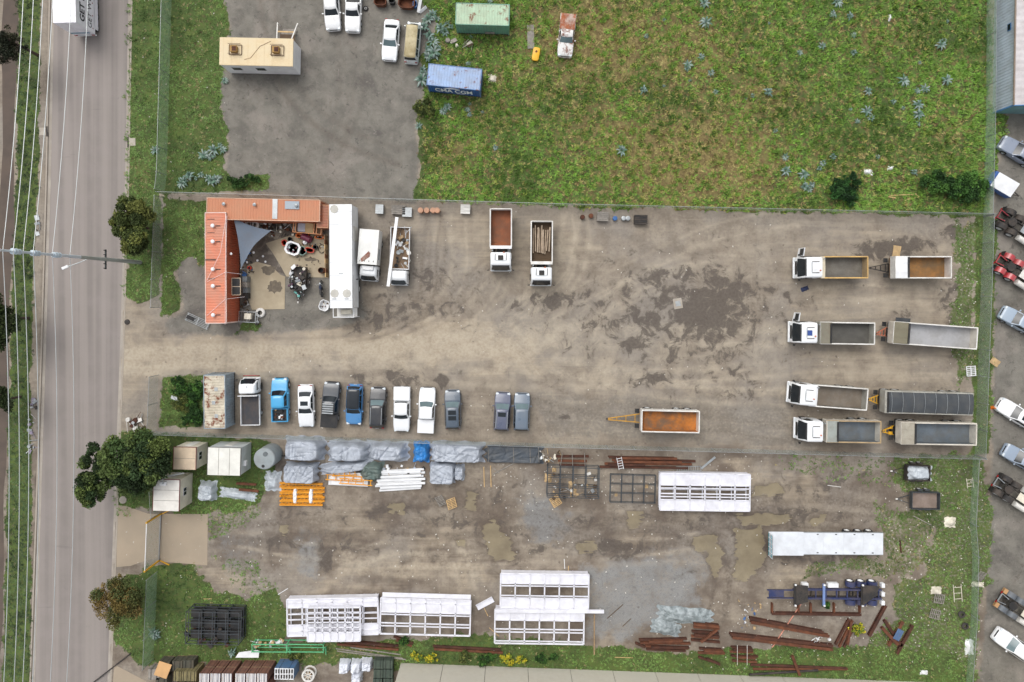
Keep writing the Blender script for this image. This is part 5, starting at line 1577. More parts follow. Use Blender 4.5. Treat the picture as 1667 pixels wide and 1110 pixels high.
# loose timbers and poles : x0,y0,x1,y1, material, width
for lab, x0, y0, x1, y1, m, wd in (
    ('pale timber batten standing out by itself below the charcoal sheet, first of two', 787, 760, 788, 793, M_TIMBER2, .09), ('pale timber batten standing out by itself below the charcoal sheet, second of two', 798, 758, 799, 793, M_TIMBER2, .09),
    ('grey plank lying askew beside the two battens', 802, 772, 838, 753, M_GREYTIMBER, .12), ('short grey plank crossing the askew plank', 803, 762, 812, 770, M_GREYTIMBER, .10),
    ('white plastic pipe lying on the yard above the white truss modules', 452, 968, 468, 958, M_WHITE, .07), ('white short pipe standing out north of the middle truss module', 918, 910, 919, 926, M_WHITE, .07),
    ('timber prop sticking out of the middle truss module', 925, 921, 925, 934, M_TIMBER2, .08), ('long timber plank on edge right of the lower truss module', 967, 1000, 967, 1066, M_TIMBER, .14),
    ('broken dark branch lying on the gravel', 988, 1007, 1014, 984, M_BRN, .07), ('short dark branch near the loose tarpaulins', 1013, 1020, 1027, 1007, M_BRN, .06),
    ('thin pale stick in the bottom grass', 1000, 1070, 1030, 1071, M_TIMBER2, .06), ('grey pole lying north of the flat white trailer', 1487, 840, 1516, 855, M_GREYTIMBER, .10),
    ('white stake lying in the dirt beside the box trailers', 1347, 790, 1369, 793, M_WHITE2, .07), ('short rusty post lying behind the flat trailer', 1465, 880, 1467, 900, M_RUST, .14),
    ('long salmon-coloured pipe leaning across the rusty beams', 1314, 968, 1257, 1054, mat('salmon_pipe', '#c98a76', .6), .10),
    ('thin pole in the grass by the black steel cage', 330, 975, 344, 975, M_TIMBER2, .06), ('dark steel pole lying across the south driveway', 212, 1064, 150, 1112, M_CHAS, .12),
    ('pale timber propped by the torn white trim panel', 785, 985, 794, 1003, M_TIMBER2, .07), ('pale stick left of the lower truss module', 796, 1022, 812, 1036, M_TIMBER2, .07),
    ('bundle of bleached sticks in the field beside the big green shrub', 1448, 318, 1492, 316, M_TIMBER2, .10), ('second bundle of bleached sticks by the big green shrub', 1472, 326, 1496, 320, M_TIMBER2, .09), ('forked bleached stick by the big green shrub', 1446, 320, 1458, 322, M_TIMBER2, .12),
    ('dark plank lying in the field beside the yellow tub', 863, 40, 864, 79, M_GREYTIMBER, .8)):
    beam(lab, x0, y0, x1, y1, m, wd, min(.12, wd), 0, 'B', 'timber' if m in (M_TIMBER, M_TIMBER2, M_GREYTIMBER, M_BRN) else 'pole', 'timber' if m in (M_TIMBER, M_TIMBER2, M_GREYTIMBER, M_BRN) else 'pole')
# black steel cages
M_BSTEEL = mat('black_tube_steel', '#43494e', .55, .3, .15, 2, .25, '#5b5650')
def cage(label, px, py, L, Wd, H, nx, ny, levels, rz=R(-1.5), r_=.06):
    p = W(px, py, H)
    t = thing('steel_cage', label, 'steel frame', (p.x, p.y, 0), rz)
    for z in levels:
        for j in range(ny + 1):
            y = -Wd / 2 + Wd * j / ny
            part('rail', G().bar((-L / 2, y, z), (L / 2, y, z), r_), M_BSTEEL, t)
        for i in range(nx + 1):
            x = -L / 2 + L * i / nx
            part('cross_bar', G().bar((x, -Wd / 2, z + .004), (x, Wd / 2, z + .004), r_), M_BSTEEL, t)
    for i in range(nx + 1):
        for j in (0, ny):
            part('post', G().bar((-L / 2 + L * i / nx, -Wd / 2 + Wd * j / ny, 0), (-L / 2 + L * i / nx, -Wd / 2 + Wd * j / ny, levels[-1]), r_), M_BSTEEL, t)
    return t
cage('tall black steel cage frames full of offcuts, beside the rusty ladder frames', 933, 786, 5.9, 3.4, 1.5, 4, 3, (.08, .8, 1.5))
cage('low black steel frame lying beside the white truss module', 1030, 796, 5.2, 3.2, .5, 4, 3, (.06, .5))
cage('tall black steel cage standing in the grass near the street fence', 345, 1023, 6.0, 3.6, 2.0, 4, 3, (.08, .7, 1.35, 2.0))
sw = [o for o in bpy.data.objects if o.name.startswith('steel_cage')][-1]
for i in range(4):
    for j in range(3):
        for z in (.12, .55, 1.0):
            part('stacked_panel', G().box((-2.25 + 1.5 * i, -1.2 + 1.2 * j, z + .04 * ((i + j) % 2)), (1.3, .95 - .3 * ((i + j + int(z * 10)) % 2), .05)), M_BLK, sw)
part_rock = [(892, 779, .6), (930, 790, .5), (933, 803, .55), (902, 765, .35), (906, 812, .3), (1003, 806, .25), (1053, 792, .3)]
M_CARD = mat('torn_cardboard', '#b59a72', .9, 0, .15, 2)
for k, (x, y, s) in enumerate(part_rock):
    drape('sack_heap', ['torn cardboard sack at the west corner of the black cages', 'brown sack inside the black cages', 'brown sack hanging on the black cage edge', 'small pale sack inside the black cages', 'small sack near the pallet by the cages', 'small pale rag under the low black frame', 'slim rag roll on the low black frame'][k], x, y, s * 1.3, s * 1.7, .25, M_CARD, seed=50 + k, soft=.6, cat='sack')
# rusty beams ------------------------------------------------------------
def beams(label, rows, group, m=M_RUST, wd=.24, ht=.26, kind='I'):
    for k, q in enumerate(rows):
        z = q[4] if len(q) > 4 else 0.0
        beam(label, q[0], q[1], q[2], q[3], (m, M_RUST2)[k % 2], wd, ht, z, kind, 'steel_beam', 'beam', group)
beams('rusty steel beam in the long pile by the white folding ladder', [(990, 744, 1098, 746), (996, 749, 1070, 750), (1060, 749, 1132, 751), (984, 755, 1126, 756), (976, 760, 1120, 762), (1010, 746, 1102, 747, .26), (990, 757, 1050, 757, .26), (1000, 752, 1110, 753, .26)], 'long rusty beam pile by the fence')
beams('rusty steel beam in the short pile above the black cages', [(905, 743, 958, 743), (908, 750, 955, 751), (910, 757, 953, 758)], 'short rusty beam pile by the fence')
for k, x in enumerate((915, 931, 951)):
    beam('pale crossbar laid over the short rusty pile', x, 737, x + (1 if k else -3), 759, M_GREYTIMBER, .07, .07, .28, 'B', 'batten', 'batten', 'crossbars over the short pile')
beams('rusty steel beam in the scrap pile below the loose tarpaulin', [(1040, 1042, 1118, 1040), (1042, 1047, 1124, 1048), (1034, 1047, 1050, 1054), (1050, 1052, 1120, 1056), (1052, 1057, 1116, 1060), (1056, 1045, 1112, 1044, .27), (1060, 1054, 1122, 1055, .27)], 'rusty pile below the loose tarpaulin')
beams('rusty steel beam in the boxy bundle right of the loose tarpaulin', [(1128, 1014, 1170, 1018), (1129, 1021, 1171, 1024), (1126, 1028, 1170, 1031), (1125, 1036, 1170, 1039), (1125, 1042, 1172, 1046), (1130, 1017, 1171, 1021, .27), (1130, 1034, 1171, 1037, .27), (1141, 1046, 1167, 1026, .54)], 'boxy rusty bundle')
beams('short rusty girder in the low heap by the concrete wall', [(1138, 1056, 1175, 1058), (1136, 1063, 1180, 1064), (1137, 1070, 1168, 1080), (1146, 1060, 1178, 1061, .27), (1150, 1073, 1172, 1082, .27)], 'low rusty heap by the wall')
beams('short rusty girder in the banded stack by the concrete wall', [(1190, 1054, 1224, 1055), (1188, 1061, 1226, 1062), (1190, 1068, 1234, 1069), (1192, 1076, 1232, 1078), (1194, 1058, 1226, 1059, .27), (1198, 1070, 1230, 1072, .27)], 'banded rusty stack by the wall')
for x in (1200, 1216):
    beam('white strap standing out on the banded rusty stack', x, 1050, x, 1083, M_WHITE2, .05, .04, .54, 'B', 'strap', 'strap', 'straps on the banded stack')
beams('long rusty girder lying under the blue skeletal trailer, upper pair', [(1220, 1007, 1340, 1030), (1222, 1013, 1350, 1036)], 'upper pair of long girders', wd=.34, ht=.4)
beams('long rusty girder lying under the blue skeletal trailer, lower pair', [(1188, 1033, 1356, 1052), (1192, 1038, 1356, 1058)], 'lower pair of long girders', wd=.34, ht=.4)
beams('long rusty pipe along the foot of the concrete wall', [(1222, 1083, 1378, 1089), (1226, 1090, 1380, 1090)], 'rusty pipes along the wall', kind='T', wd=.3, ht=.3)
beam('dark steel pipe overhanging the foot of the concrete wall', 1220, 1099, 1332, 1092, M_CHAS, .25, .25, .2, 'T', 'steel_pipe', 'pipe')
beam('rusty post lying across the pipes by the concrete wall', 1290, 1068, 1302, 1100, M_RUST2, .3, .25, .35, 'I')
beams('rusty channel in the diagonal pile beside the watermark-free gravel', [(1360, 1050, 1382, 1008), (1366, 1054, 1388, 1010), (1374, 1054, 1392, 1018), (1380, 1050, 1386, 1012, .27)], 'diagonal pile of channels')
for o in bpy.data.objects:
    if o.get('group') == 'diagonal pile of channels':
        o['label'] = 'rusty channel in the diagonal pile at the end of the long girders'
beam('rusty girder leaning from the skeletal trailer rear into the grass', 1415, 1036, 1442, 986, M_RUST, .35, .35, 0, 'I')
beams('rusty girder in the crossed heap holding blue sheets', [(1440, 1010, 1468, 1052), (1446, 1052, 1470, 1012), (1460, 1065, 1486, 1018), (1436, 1022, 1462, 1050, .27)], 'crossed heap with blue sheets', wd=.36, ht=.3)
p = W(1463, 1034, .7)
bs = thing('sheet_stack', 'stack of blue steel sheets wedged in the crossed rusty heap', 'steel sheets', (p.x, p.y, .56), R(62))
for k in range(4):
    part('sheet', G().box((0, -.3 + .2 * k, .03 + .01 * k), (1.3, .17, .04)), steel('#4a6a92', .3), bs)
beam('rusty lattice base under the blue skeletal trailer', 1256, 999, 1402, 1001, M_RUST, .3, .35, 0, 'I')
for k, x in enumerate((1257, 1300, 1320, 1358, 1400)):
    beam('rusty upright stub of the lattice base under the skeletal trailer', x, 982, x, 998, M_RUST2, .2, .3, 0, 'I', 'steel_beam', 'beam', 'stubs of the lattice base')
beams('rusty steel beam in the row below the leftmost white truss module', [(545, 1042, 648, 1052), (548, 1049, 648, 1058), (640, 1036, 672, 1048), (644, 1042, 670, 1052), (560, 1045, 640, 1052, .27)], 'rusty beams below the left modules')
beams('rusty square tube half hidden in the bottom grass', [(704, 1052, 815, 1058), (706, 1057, 818, 1063)], 'rusty tubes in the bottom grass', kind='B', wd=.25, ht=.2)
beams('grey weathered pole in the slanted bundle by the warehouse corner', [(546, 1056, 655, 1072), (548, 1060, 660, 1074), (570, 1054, 652, 1066)], 'slanted bundle of grey poles', m=M_GREYTIMBER, wd=.12, ht=.1, kind='B')
for o in bpy.data.objects:
    if o.get('group') == 'slanted bundle of grey poles':
        o.data.materials.clear(); o.data.materials.append(M_GREYTIMBER)
# folding ladders
def ladder(name, label, x0, y0, x1, y1, m, wd=.45, z=.1, n=8):
    a, b = W(x0, y0, z), W(x1, y1, z); d = b - a; c = (a + b) / 2
    t = thing(name, label, 'ladder', (c.x, c.y, z), math.atan2(d.y, d.x))
    L = Vector((d.x, d.y)).length
    for s in (1, -1):
        part('stile', G().box((0, s * wd / 2, .05), (L, .05, .1)), m, t)
    for k in range(n):
        part('rung', G().box((-L / 2 + L * (k + .5) / n, 0, .05), (.05, wd - .05, .04)), m, t)
    return t
ladder('step_ladder', 'white folding ladder lying across the long rusty pile', 1007, 744, 1011, 764, M_WHITE, .55, .55, 5)
ladder('ladder', 'silver ladder lying beside the white truss module', 1100, 763, 1141, 762, M_GALV, .5, .05, 11)
beam('silver plank leaning from the ladder end towards the fence', 1141, 763, 1164, 744, M_GALV, .25, .08, .05, 'B', 'plank', 'plank')
# white truss modules ------------------------------------------------------
M_MOD = steel('#dfdfe6', .16, .4)
def module(label, px, py, L, Wd, rows, H=1.1, rz=R(-.8), nb=6, inner=False):
    """rows from the north edge: ('p', width) plate or ('o', width) open bay row"""
    p = W(px, py, H)
    t = thing('truss_module', label, 'steel module', (p.x, p.y, 0), rz)
    tot = sum(r_[1] for r_ in rows)
    y = Wd / 2
    bars = [y]
    for kind, wv in rows:
        h_ = wv / tot * Wd
        if kind == 'p':
            for i in range(nb):
                xm = -L / 2 + L * (i + .5) / nb
                part('plate', G().box((xm, y - h_ / 2, H - .02), (L / nb - .012, h_ - .02, .03)), M_MOD, t)
        y -= h_
        bars.append(y)
    for y_ in bars:
        e = .16 if y_ in (bars[0], bars[-1]) else .12
        part('long_bar', G().box((0, y_, H), (L, e, .14), ch=.01), M_MOD, t)
    for i in range(nb + 1):
        x = -L / 2 + L * i / nb
        part('cross_bar', G().box((x, 0, H + .005), (.16, Wd, .13), ch=.01), M_MOD, t)
    if inner:
        for y_ in (bars[0] - .25, 0, bars[-1] + .25):
            part('lower_bar', G().box((0, y_, .14), (L - .2, .12, .12)), M_MOD, t)
        for i in range(nb + 1):
            part('lower_cross_bar', G().box((-L / 2 + .1 + (L - .2) * i / nb, 0, .141), (.1, Wd - .4, .1)), M_MOD, t)
    for i in range(nb + 1):
        for s in (1, -1):
            part('leg', G().box((-L / 2 + .1 + (L - .2) * i / nb, s * (Wd / 2 - .06), H / 2), (.1, .1, H - .1)), M_MOD, t)
    part('side_sheet', G().box((0, Wd / 2 - .02, H / 2), (L - .1, .03, H - .25)), M_MOD, t)
    return t
module('white truss module with wide solid plates on both long edges, beside the low black frame', 1147, 801, 10.3, 4.2, [('p', 19), ('o', 5), ('o', 9), ('o', 5), ('o', 5), ('p', 17)], inner=True)
module('white truss module with one row of openings, standing just above the wider open one', 886, 962, 10.1, 3.9, [('p', 17), ('o', 4), ('o', 17), ('o', 4), ('p', 17)])
module('white truss module with two rows of openings and a beam sticking out at its end', 877.5, 1020, 10.2, 3.9, [('p', 18), ('o', 15), ('o', 5), ('o', 15), ('o', 4)])
beam('long white beam lying between the two stacked white modules', 806, 995, 983, 996, M_MOD, .38, .2, 1.2, 'B', 'white_beam', 'beam')
module('white truss module with square openings and a broad top plate, second from the black cage', 692, 1004, 10.3, 4.1, [('p', 8), ('p', 16), ('o', 4), ('o', 15), ('o', 5), ('o', 14)], rz=R(-1.5))
beam('white plank resting on the ground module edge', 622, 968, 766, 972, M_MOD, .5, .1, 1.2, 'B', 'white_beam', 'beam')
bpy.data.objects[-1] if False else None
module('white truss module beneath a shorter one, first beside the black cage', 541, 1004, 10.4, 4.2, [('p', 6), ('p', 8), ('o', 11), ('o', 9), ('o', 9), ('p', 10), ('p', 8)], rz=R(1.2), inner=True)
m2 = module('shorter white truss module stacked on top of the one beside the black cage', 543, 1016, 6.0, 3.8, [('o', 8), ('o', 8), ('o', 8), ('o', 8), ('o', 8), ('p', 14)], H=.6, rz=R(.5), nb=7, inner=False)
m2.location.z = 1.2
m2.location.x *= .984; m2.location.y *= .984
p = W(789, 983, .5)
tp = thing('trim_panel', 'bent white trim panel lying off the end of the truss module', 'panel', (p.x, p.y, .35), R(28))
part('panel', G().box((0, 0, 0), (2.1, .7, .05)), M_MOD, tp)
part('lip', G().box((0, .33, .1), (2.1, .05, .18)), M_MOD, tp)
part('leg', G().box((-.8, -.2, -.19), (.06, .06, .34)).box((.8, .2, -.19), (.06, .06, .34)), M_TIMBER2, tp)
# green A-frame racks
M_GRN = steel('#5fb37f', .15)
for k, (x0, x1) in enumerate(((410, 466), (467, 526))):
    a, b = W(x0, 1049, 1.1), W(x1, 1049, 1.1)
    t = thing('barrier_rack', ['green steel rack loaded with white scrap', 'empty green steel rack next to the loaded one'][k], 'rack', ((a.x + b.x) / 2, a.y, 0), R(-.5))
    L = (b - a).length
    for y in (0, -.85):
        part('rail', G().box((0, y, 1.1), (L, .09, .09)), M_GRN, t)
        part('rail', G().box((0, y, .15), (L, .09, .09)), M_GRN, t)
    for x in (-L / 2, L / 2):
        for y in (0, -.85):
            part('post', G().box((x, y, .62), (.1, .1, 1.24)), M_GRN, t)
        part('end_bar', G().box((x, -.42, 1.1), (.08, .85, .08)), M_GRN, t)
        part('foot', G().bar((x, -.85, .1), (x, -1.7, .05), .09), M_GRN, t)
junk_specs = None
# ---------------------------------------------------------------- parked cars of the main yard
car('parked_ute', 'ute', '#3f9fd0', 455, 650, 91, 'sky blue single-tub ute with scrap in its open tray, second vehicle from the rusty container', 'ute', L=4.9, dirt=.1)
rj = random.Random(11)
jm = [M_RUST2, M_WHITE, M_BLK, M_GALV, M_TIMBER]
def junk_pile(name, label, cat, px, py, z, sx, sy, n, mats, seed, size=(.12, .45), rz=0.0, hmax=.35):
    """a heap of different loose offcuts held together as one thing"""
    r_ = random.Random(seed)
    p = W(px, py, z)
    t = thing(name, label, cat, (p.x, p.y, z), rz)
    for k in range(n):
        x, y = r_.uniform(-sx / 2, sx / 2), r_.uniform(-sy / 2, sy / 2)
        s = r_.uniform(*size)
        kind = r_.random()
        m = r_.choice(mats)
        hz = r_.uniform(.04, hmax)
        if kind < .4:
            g_ = G().box((x, y, hz), (s, s * r_.uniform(.3, .9), r_.uniform(.03, .2)), M=Matrix.Rotation(r_.uniform(0, 3), 3, 'Z') @ Matrix.Rotation(r_.uniform(-.5, .5), 3, 'X'), ch=.01)
        elif kind < .75:
            a = r_.uniform(0, PI)
            d = Vector((math.cos(a), math.sin(a), r_.uniform(-.2, .3))) * s * .9
            g_ = G().cyl(Vector((x, y, hz + .05)) - d, Vector((x, y, hz + .08)) + d, r_.uniform(.015, .04), n=6)
        else:
            g_ = G().cyl((x, y, max(0, hz - .1)), (x + .02, y, hz + r_.uniform(.05, .2)), s * .4, s * .35, 12)
        part('offcut', g_, m, t)
    return t
junk_pile('scrap_load', 'small heap of scrap lying in the sky blue ute tray', 'scrap', 452.5, 673, .8, 1.2, 1.1, 12, jm, 4)
car('parked_sedan', 'sedan', '#e6e8ea', 497, 661, 91 + 180, 'white sedan with a dark sunroof between the sky blue ute and the charcoal ute', 'car', sunroof=1)
u = car('parked_ute', 'ute', '#42474d', 537, 659, 86, 'charcoal dual-cab ute with a slatted roof rack and black tray cover', 'ute', bed=M_BLK)
for k in range(5):
    part('rack_slat', G().box((.25 - k * .26, 0, 1.88), (.13, 1.25, .03)), M_GALV, u)
for s in (1, -1):
    part('rack_rail', G().bar((.42, s * .66, 1.84), (-.95, s * .66, 1.84), .05), M_BLK, u)
car('parked_suv', 'suv', '#4b87bd', 576, 659, -92, 'mid blue hatchback SUV with a black panoramic roof', 'car', roofmat=mat('black_glass_roof', '#23282d', .12, 0, .1), L=4.6)
car('parked_suv', 'suv', '#2b2e33', 614, 664, 88, 'near-black SUV with silver roof rails', 'car', rails=1, wsglass=M_GLASS2, L=4.75)
car('parked_ute', 'ute', '#e9ebec', 653.5, 666, -91, 'white dual-cab ute with a white tray cover, nose to the south fence', 'ute', bed=paint('#e6e8ea', .1), L=5.15)
car('parked_ute', 'ute', '#eceeef', 694, 668, 87.5, 'white dual-cab ute with a white tray cover, tail to the south fence', 'ute', bed=paint('#e6e8ea', .1), wsglass=M_GLASS2)
car('parked_suv', 'suv', '#4c5865', 736.5, 667, 91, 'slate grey SUV with twin sunroof panels, last of the close row', 'car', sunroof=2, wsglass=M_GLASS2, L=4.5)
car('parked_suv', 'suv', '#565c70', 817, 670, 87, 'violet-grey SUV with silver roof rails and dark sunroof, one of the pair set apart', 'car', rails=1, sunroof=1, wsglass=M_GLASS2, L=4.4)
car('parked_suv', 'suv', '#63707e', 849, 670, 88.5, 'plain blue-grey SUV, one of the pair set apart', 'car', wsglass=M_GLASS2, L=4.2)

# flat-tray truck in the row
def tray_truck(label, fx, fy, rx, ry, tray_m, floor_m, x_gap=.2, H=2.25, hw=1.0, ln=1.6, rails=True, name='tray_truck', side_h=.35, bull=False, cabm=None):
    loc, rz, L = frame(fx, fy, rx, ry, .9, 1.1)
    t = thing(name, label, 'truck', loc, rz)
    xf, xr = L / 2, -L / 2
    xc = build_cab(t, xf, cabm or M_TW, hw=hw, H=H, ln=ln, hatch=False, visor=False, z0=.5)
    chassis(t, xr + .1, xc + .5, z=.8, axles=(xr + 1.3,), single=(xf - 1.0,), r=.38, hw=hw)
    x1 = xc - x_gap
    hb = hw + .1
    part('tray_floor', G().box(((xr + x1) / 2, 0, .93), (x1 - xr, hb * 2, .1)), floor_m, t)
    for s in (1, -1):
        part('tray_side', G().box(((xr + x1) / 2, s * (hb - .03), .98 + side_h / 2), (x1 - xr, .06, side_h), ch=.01), tray_m, t)
    part('tailboard', G().box((xr + .03, 0, .98 + side_h / 2), (.06, hb * 2 - .13, side_h), ch=.01), tray_m, t)
    part('headboard', G().box((x1 - .04, 0, 1.45), (.08, hb * 2 - .13, 1.0), ch=.02), tray_m, t)
    part('head_rail', G().bar((x1 - .04, -hb, 1.98), (x1 - .04, hb, 1.98), .09, .09), tray_m, t)
    if bull:
        part('bull_bar', G().tube([(xf + .28, -.85, .5), (xf + .32, -.85, .95), (xf + .36, -.6, 1.05), (xf + .36, .6, 1.05), (xf + .32, .85, .95), (xf + .28, .85, .5)], .05, 8), M_RED, t, True)
    return t
tt = tray_truck('white tray truck with a dark rubber tray and red bull bar beside the rusty container', 408, 616, 408, 692, M_WHITE, mat('rubber_mat', '#3c3c40', .8, 0, .12, 2, .3), bull=True)
part('beacon', G().cyl((tt.location.x * 0 + 2.0, 0, 2.26), (2.0, 0, 2.42), .13, n=12), M_WHITE, tt, True)

# ---------------------------------------------------------------- cars in the north lot
car('parked_wagon', 'wagon', '#dfe0e1', 539, 14, -86, 'white station wagon with scuffed bonnet at the edge of the grey lot', 'car', dirt=.3)
car('parked_ute', 'single', '#e6e7e7', 574, 14, -92, 'white old ute with an open empty tray beside the station wagon', 'ute', L=5.2, dirt=.2)
car('parked_sedan', 'sedan', '#ebedee', 635, 64, 85 + 180, 'clean white sedan parked alone beside the mossy-roofed van', 'car', L=4.7, wsglass=M_GLASS2)
M_MOSS = mat('mossy_van_roof', '#b3a888', .9, 0, .15, 1.2, .7, '#8d7d55', 1.0, bump=.2, bscale=15)
car('parked_van', 'van', '#d8dcd8', 670, 66, 85, 'derelict white van with a mossy lichen-covered roof beside the thistles', 'van', roofmat=M_MOSS, dirt=.35, L=4.75, zc=1.3)
M_RWH = mat('rust_blotched_white_paint', '#dfdedb', .6, 0, .05, 1, .2, '#8a7c68', 1, rust=.75)
car('wrecked_ute', 'single', '#dfdedb', 922, 57, -95, 'abandoned white ute wreck with rust-blotched tray in the long grass', 'ute', paintm=M_RWH, L=4.8, dirt=.3, wsglass=M_GLASS2, bed=mat('rusted_tray', '#8e5030', .85, 0, .3, 1.2, .6, '#cfc7bd', 1.3))
# ---------------------------------------------------------------- cars of the east neighbour
car('parked_sedan', 'sedan', '#858e9e', 1662, 247, 148, 'grey-violet sedan parked on the dark asphalt below the metal-roofed shed', 'car')
car('parked_hatchback', 'hatch', '#9aa9b8', 1660, 522, 150, 'silver-blue hatchback beside the red prime mover', 'car', L=4.3)
car('parked_sedan', 'sedan', '#e8e9ea', 1658, 675, 148, 'white sedan with a dark sunroof beside the orange traffic cone', 'car', sunroof=1)
car('parked_hatchback', 'hatch', '#8d9bac', 1664, 747, 150, 'steel blue hatchback next to the bare grey truck chassis', 'car')
car('parked_suv', 'suv', '#e9eaec', 1652, 1052, 145, 'white SUV parked beside the prime mover with tan mudflaps', 'car', zc=.9, L=4.9, wsglass=M_GLASS2)
# ---------------------------------------------------------------- flat trailer, skeletal trailer, box trailers, box truck, ute with rack
loc, rz, L = frame(1250, 884, 1437, 885, 1.2, 1.2)
ft = thing('flat_trailer', 'long white flat-deck trailer with a barred headboard beside the muddy puddle', 'trailer', loc, math.atan2(math.sin(rz), math.cos(rz)))
xf, xr = L / 2, -L / 2
M_DECK = steel('#d5d9de', .12, .5)
for k in range(4):
    x0 = xr + (L - 4.0) * k / 4; x1 = xr + (L - 4.0) * (k + 1) / 4
    part('deck_panel', G().box(((x0 + x1) / 2, 0, 1.2), (x1 - x0 - .01, 2.5, .08)), M_DECK, ft)
part('front_deck', G().box((xf - 2.0, 0, 1.32), (3.98, 2.7, .1), ch=.01), M_DECK, ft)
for s in (1, -1):
    part('side_rail', G().bar((xr, s * 1.26, 1.17), (xf - 4.0, s * 1.26, 1.17), .06, .16), M_GALV, ft)
    for k in range(6):
        part('rope_hook', G().box((xr + 1.2 + k * 2.1, s * 1.05, 1.25), (.2, .1, .02)), M_BLK, ft)
for k in range(6):
    part('headboard_bar', G().bar((xf + .02, -1.3 + .52 * k, 1.35), (xf + .02, -1.3 + .52 * k, 2.5), .06), M_WHITE, ft)
for k in range(4):
    part('headboard_rail', G().bar((xf + .02, -1.33, 1.45 + .34 * k), (xf + .02, 1.33, 1.45 + .34 * k), .07), M_GALV if k % 2 else mat('teal_steel', '#4f8b93', .5), ft)
chassis(ft, xr + .2, xf - .3, z=1.1, axles=(xr + 1.3, xr + 2.55, xr + 3.8), r=.48, hw=1.3)
for s in (1, -1):
    part('landing_leg', G().bar((xf - 3.2, s * .8, 0), (xf - 3.2, s * .8, 1.0), .14), M_CHAS, ft)
# blue skeletal trailer
loc, rz, L = frame(1248, 966, 1438, 967, 1.1, 1.1)
kt = thing('skeletal_trailer', 'navy blue skeletal trailer with white-capped wheels above the rusty girders', 'trailer', loc, rz)
xf, xr = L / 2, -L / 2
M_NAVY = steel('#29345c', .35, .45)
for s in (1, -1):
    part('main_rail', G().bar((xr + .3, s * .5, 1.1), (xf - 3.0, s * .5, 1.1), .16, .35), M_NAVY, kt)
    part('gooseneck_rail', G().bar((xf - 3.2, s * .45, 1.2), (xf, s * .45, 1.2), .10, .2), M_NAVY, kt)
for k in range(8):
    part('cross_rail', G().bar((xr + .6 + k * 1.2, -.55, 1.12), (xr + .6 + k * 1.2, .55, 1.12), .12, .16), M_NAVY, kt)
part('neck_plate', G().box((xf - 1.0, -.1, 1.3), (1.7, .8, .05)), M_NAVY, kt)
for x in (xf - 3.1, xf - 6.4, xr + 2.6):
    part('bolster', G().box((x, 0, 1.36), (.28, 2.5, .16), ch=.02), M_CHAS if x != xf - 6.4 else steel('#6f86b5', .2), kt)
    for s in (1, -1):
        part('twist_lock', G().box((x, s * 1.18, 1.5), (.2, .16, .14)), M_WHITE, kt)
part('tool_box', G().box((xf - 4.4, -.95, .9), (.7, .5, .5), ch=.03), M_WHITE, kt)
part('tool_box', G().box((xf - 7.6, -.95, .9), (1.2, .5, .5), ch=.03), M_WHITE, kt)
part('ramp', G().slab([(xf - 3.2, -1.2, 1.45), (xf - 3.2, 1.2, 1.45), (xf - 4.4, .6, 1.75), (xf - 4.4, -1.2, 1.75)], .06), M_CHAS, kt)
part('ramp', G().slab([(xr + 2.6, -1.2, 1.45), (xr + 2.6, 1.2, 1.45), (xr + 1.2, -.2, 1.8), (xr + .9, -1.2, 1.8)], .06), M_CHAS, kt)
chassis(kt, xr + .1, xf - 3.5, z=.95, axles=(xr + 1.1, xr + 2.35, xr + 3.6), r=.5, hw=1.3, rim=M_WHITE)
for x in (xr + 1.1, xr + 2.35, xr + 3.6):
    for s in (1, -1):
        secs = []
        for k in range(7):
            a = R(10 + 160 * k / 6)
            secs.append([(x + .6 * math.cos(a), s * .74, .56 + .6 * math.sin(a)), (x + .6 * math.cos(a), s * 1.34, .56 + .6 * math.sin(a)), (x + .6 * math.cos(a), s * 1.34, .6 + .6 * math.sin(a)), (x + .6 * math.cos(a), s * .74, .6 + .6 * math.sin(a))])
        part('mudguard', G().loft(secs), M_NAVY, kt, True)
for s in (1, -1, 0):
    part('rear_marker', G().box((xr + .1, s * 1.0, 1.0), (.4, .5, .5), ch=.04), M_WHITE, kt)
# box trailers in the grass
def box_trailer(label, px, py, rz_, L, Wd, m, floor_, H=.55, head=180, tandem=True):
    p = W(px, py, 1.0)
    t = thing('box_trailer', label, 'trailer', (p.x, p.y, 0), R(head) + rz_)
    part('floor', G().box((0, 0, .58), (L, Wd, .06)), floor_, t)
    for s in (1, -1):
        part('side', G().box((0, s * (Wd / 2 - .02), .6 + H / 2), (L, .05, H)), m, t)
        part('end', G().box((s * (L / 2 - .02), 0, .6 + H / 2), (.05, Wd - .09, H)), m, t)
        for x in ((-.45, .35) if tandem else (0,)):
            wheel(t, x, s * (Wd / 2 + .14), .3, .18, s, M_STEELRIM)
            part('mudguard', G().box((x, s * (Wd / 2 + .15), .64), (.6, .2, .03)), m, t)
        part('drawbar', G().bar((L / 2 - .1, s * .5, .5), (L / 2 + 1.3, s * .04, .5), .07), m, t)
    part('jockey_wheel', G().cyl((L / 2 + 1.0, .1, .05), (L / 2 + 1.0, .1, .8), .05, n=8), M_GALV, t)
    part('coupling', G().box((L / 2 + 1.4, 0, .5), (.25, .14, .12), ch=.02), M_WHITE2, t)
    return t
bt1 = box_trailer('dark box trailer heaped with white scrap at the grass edge', 1494, 770, R(-2), 2.7, 1.75, M_CHAS, M_CHAS)
drape('scrap_heap', 'heap of white plastic scrap in the dark box trailer', 1495, 769, 2.7, 1.7, .5, M_PLW, seed=60, soft=.5, folds=.2, cat='scrap', z=.62)
bt2 = box_trailer('empty black box trailer with a rusty floor and white jockey wheel', 1506, 815, R(-1), 3.2, 1.95, M_BSTEEL, mat('rusty_grey_floor', '#8a7b72', .8, .1, .15, 1, .4))
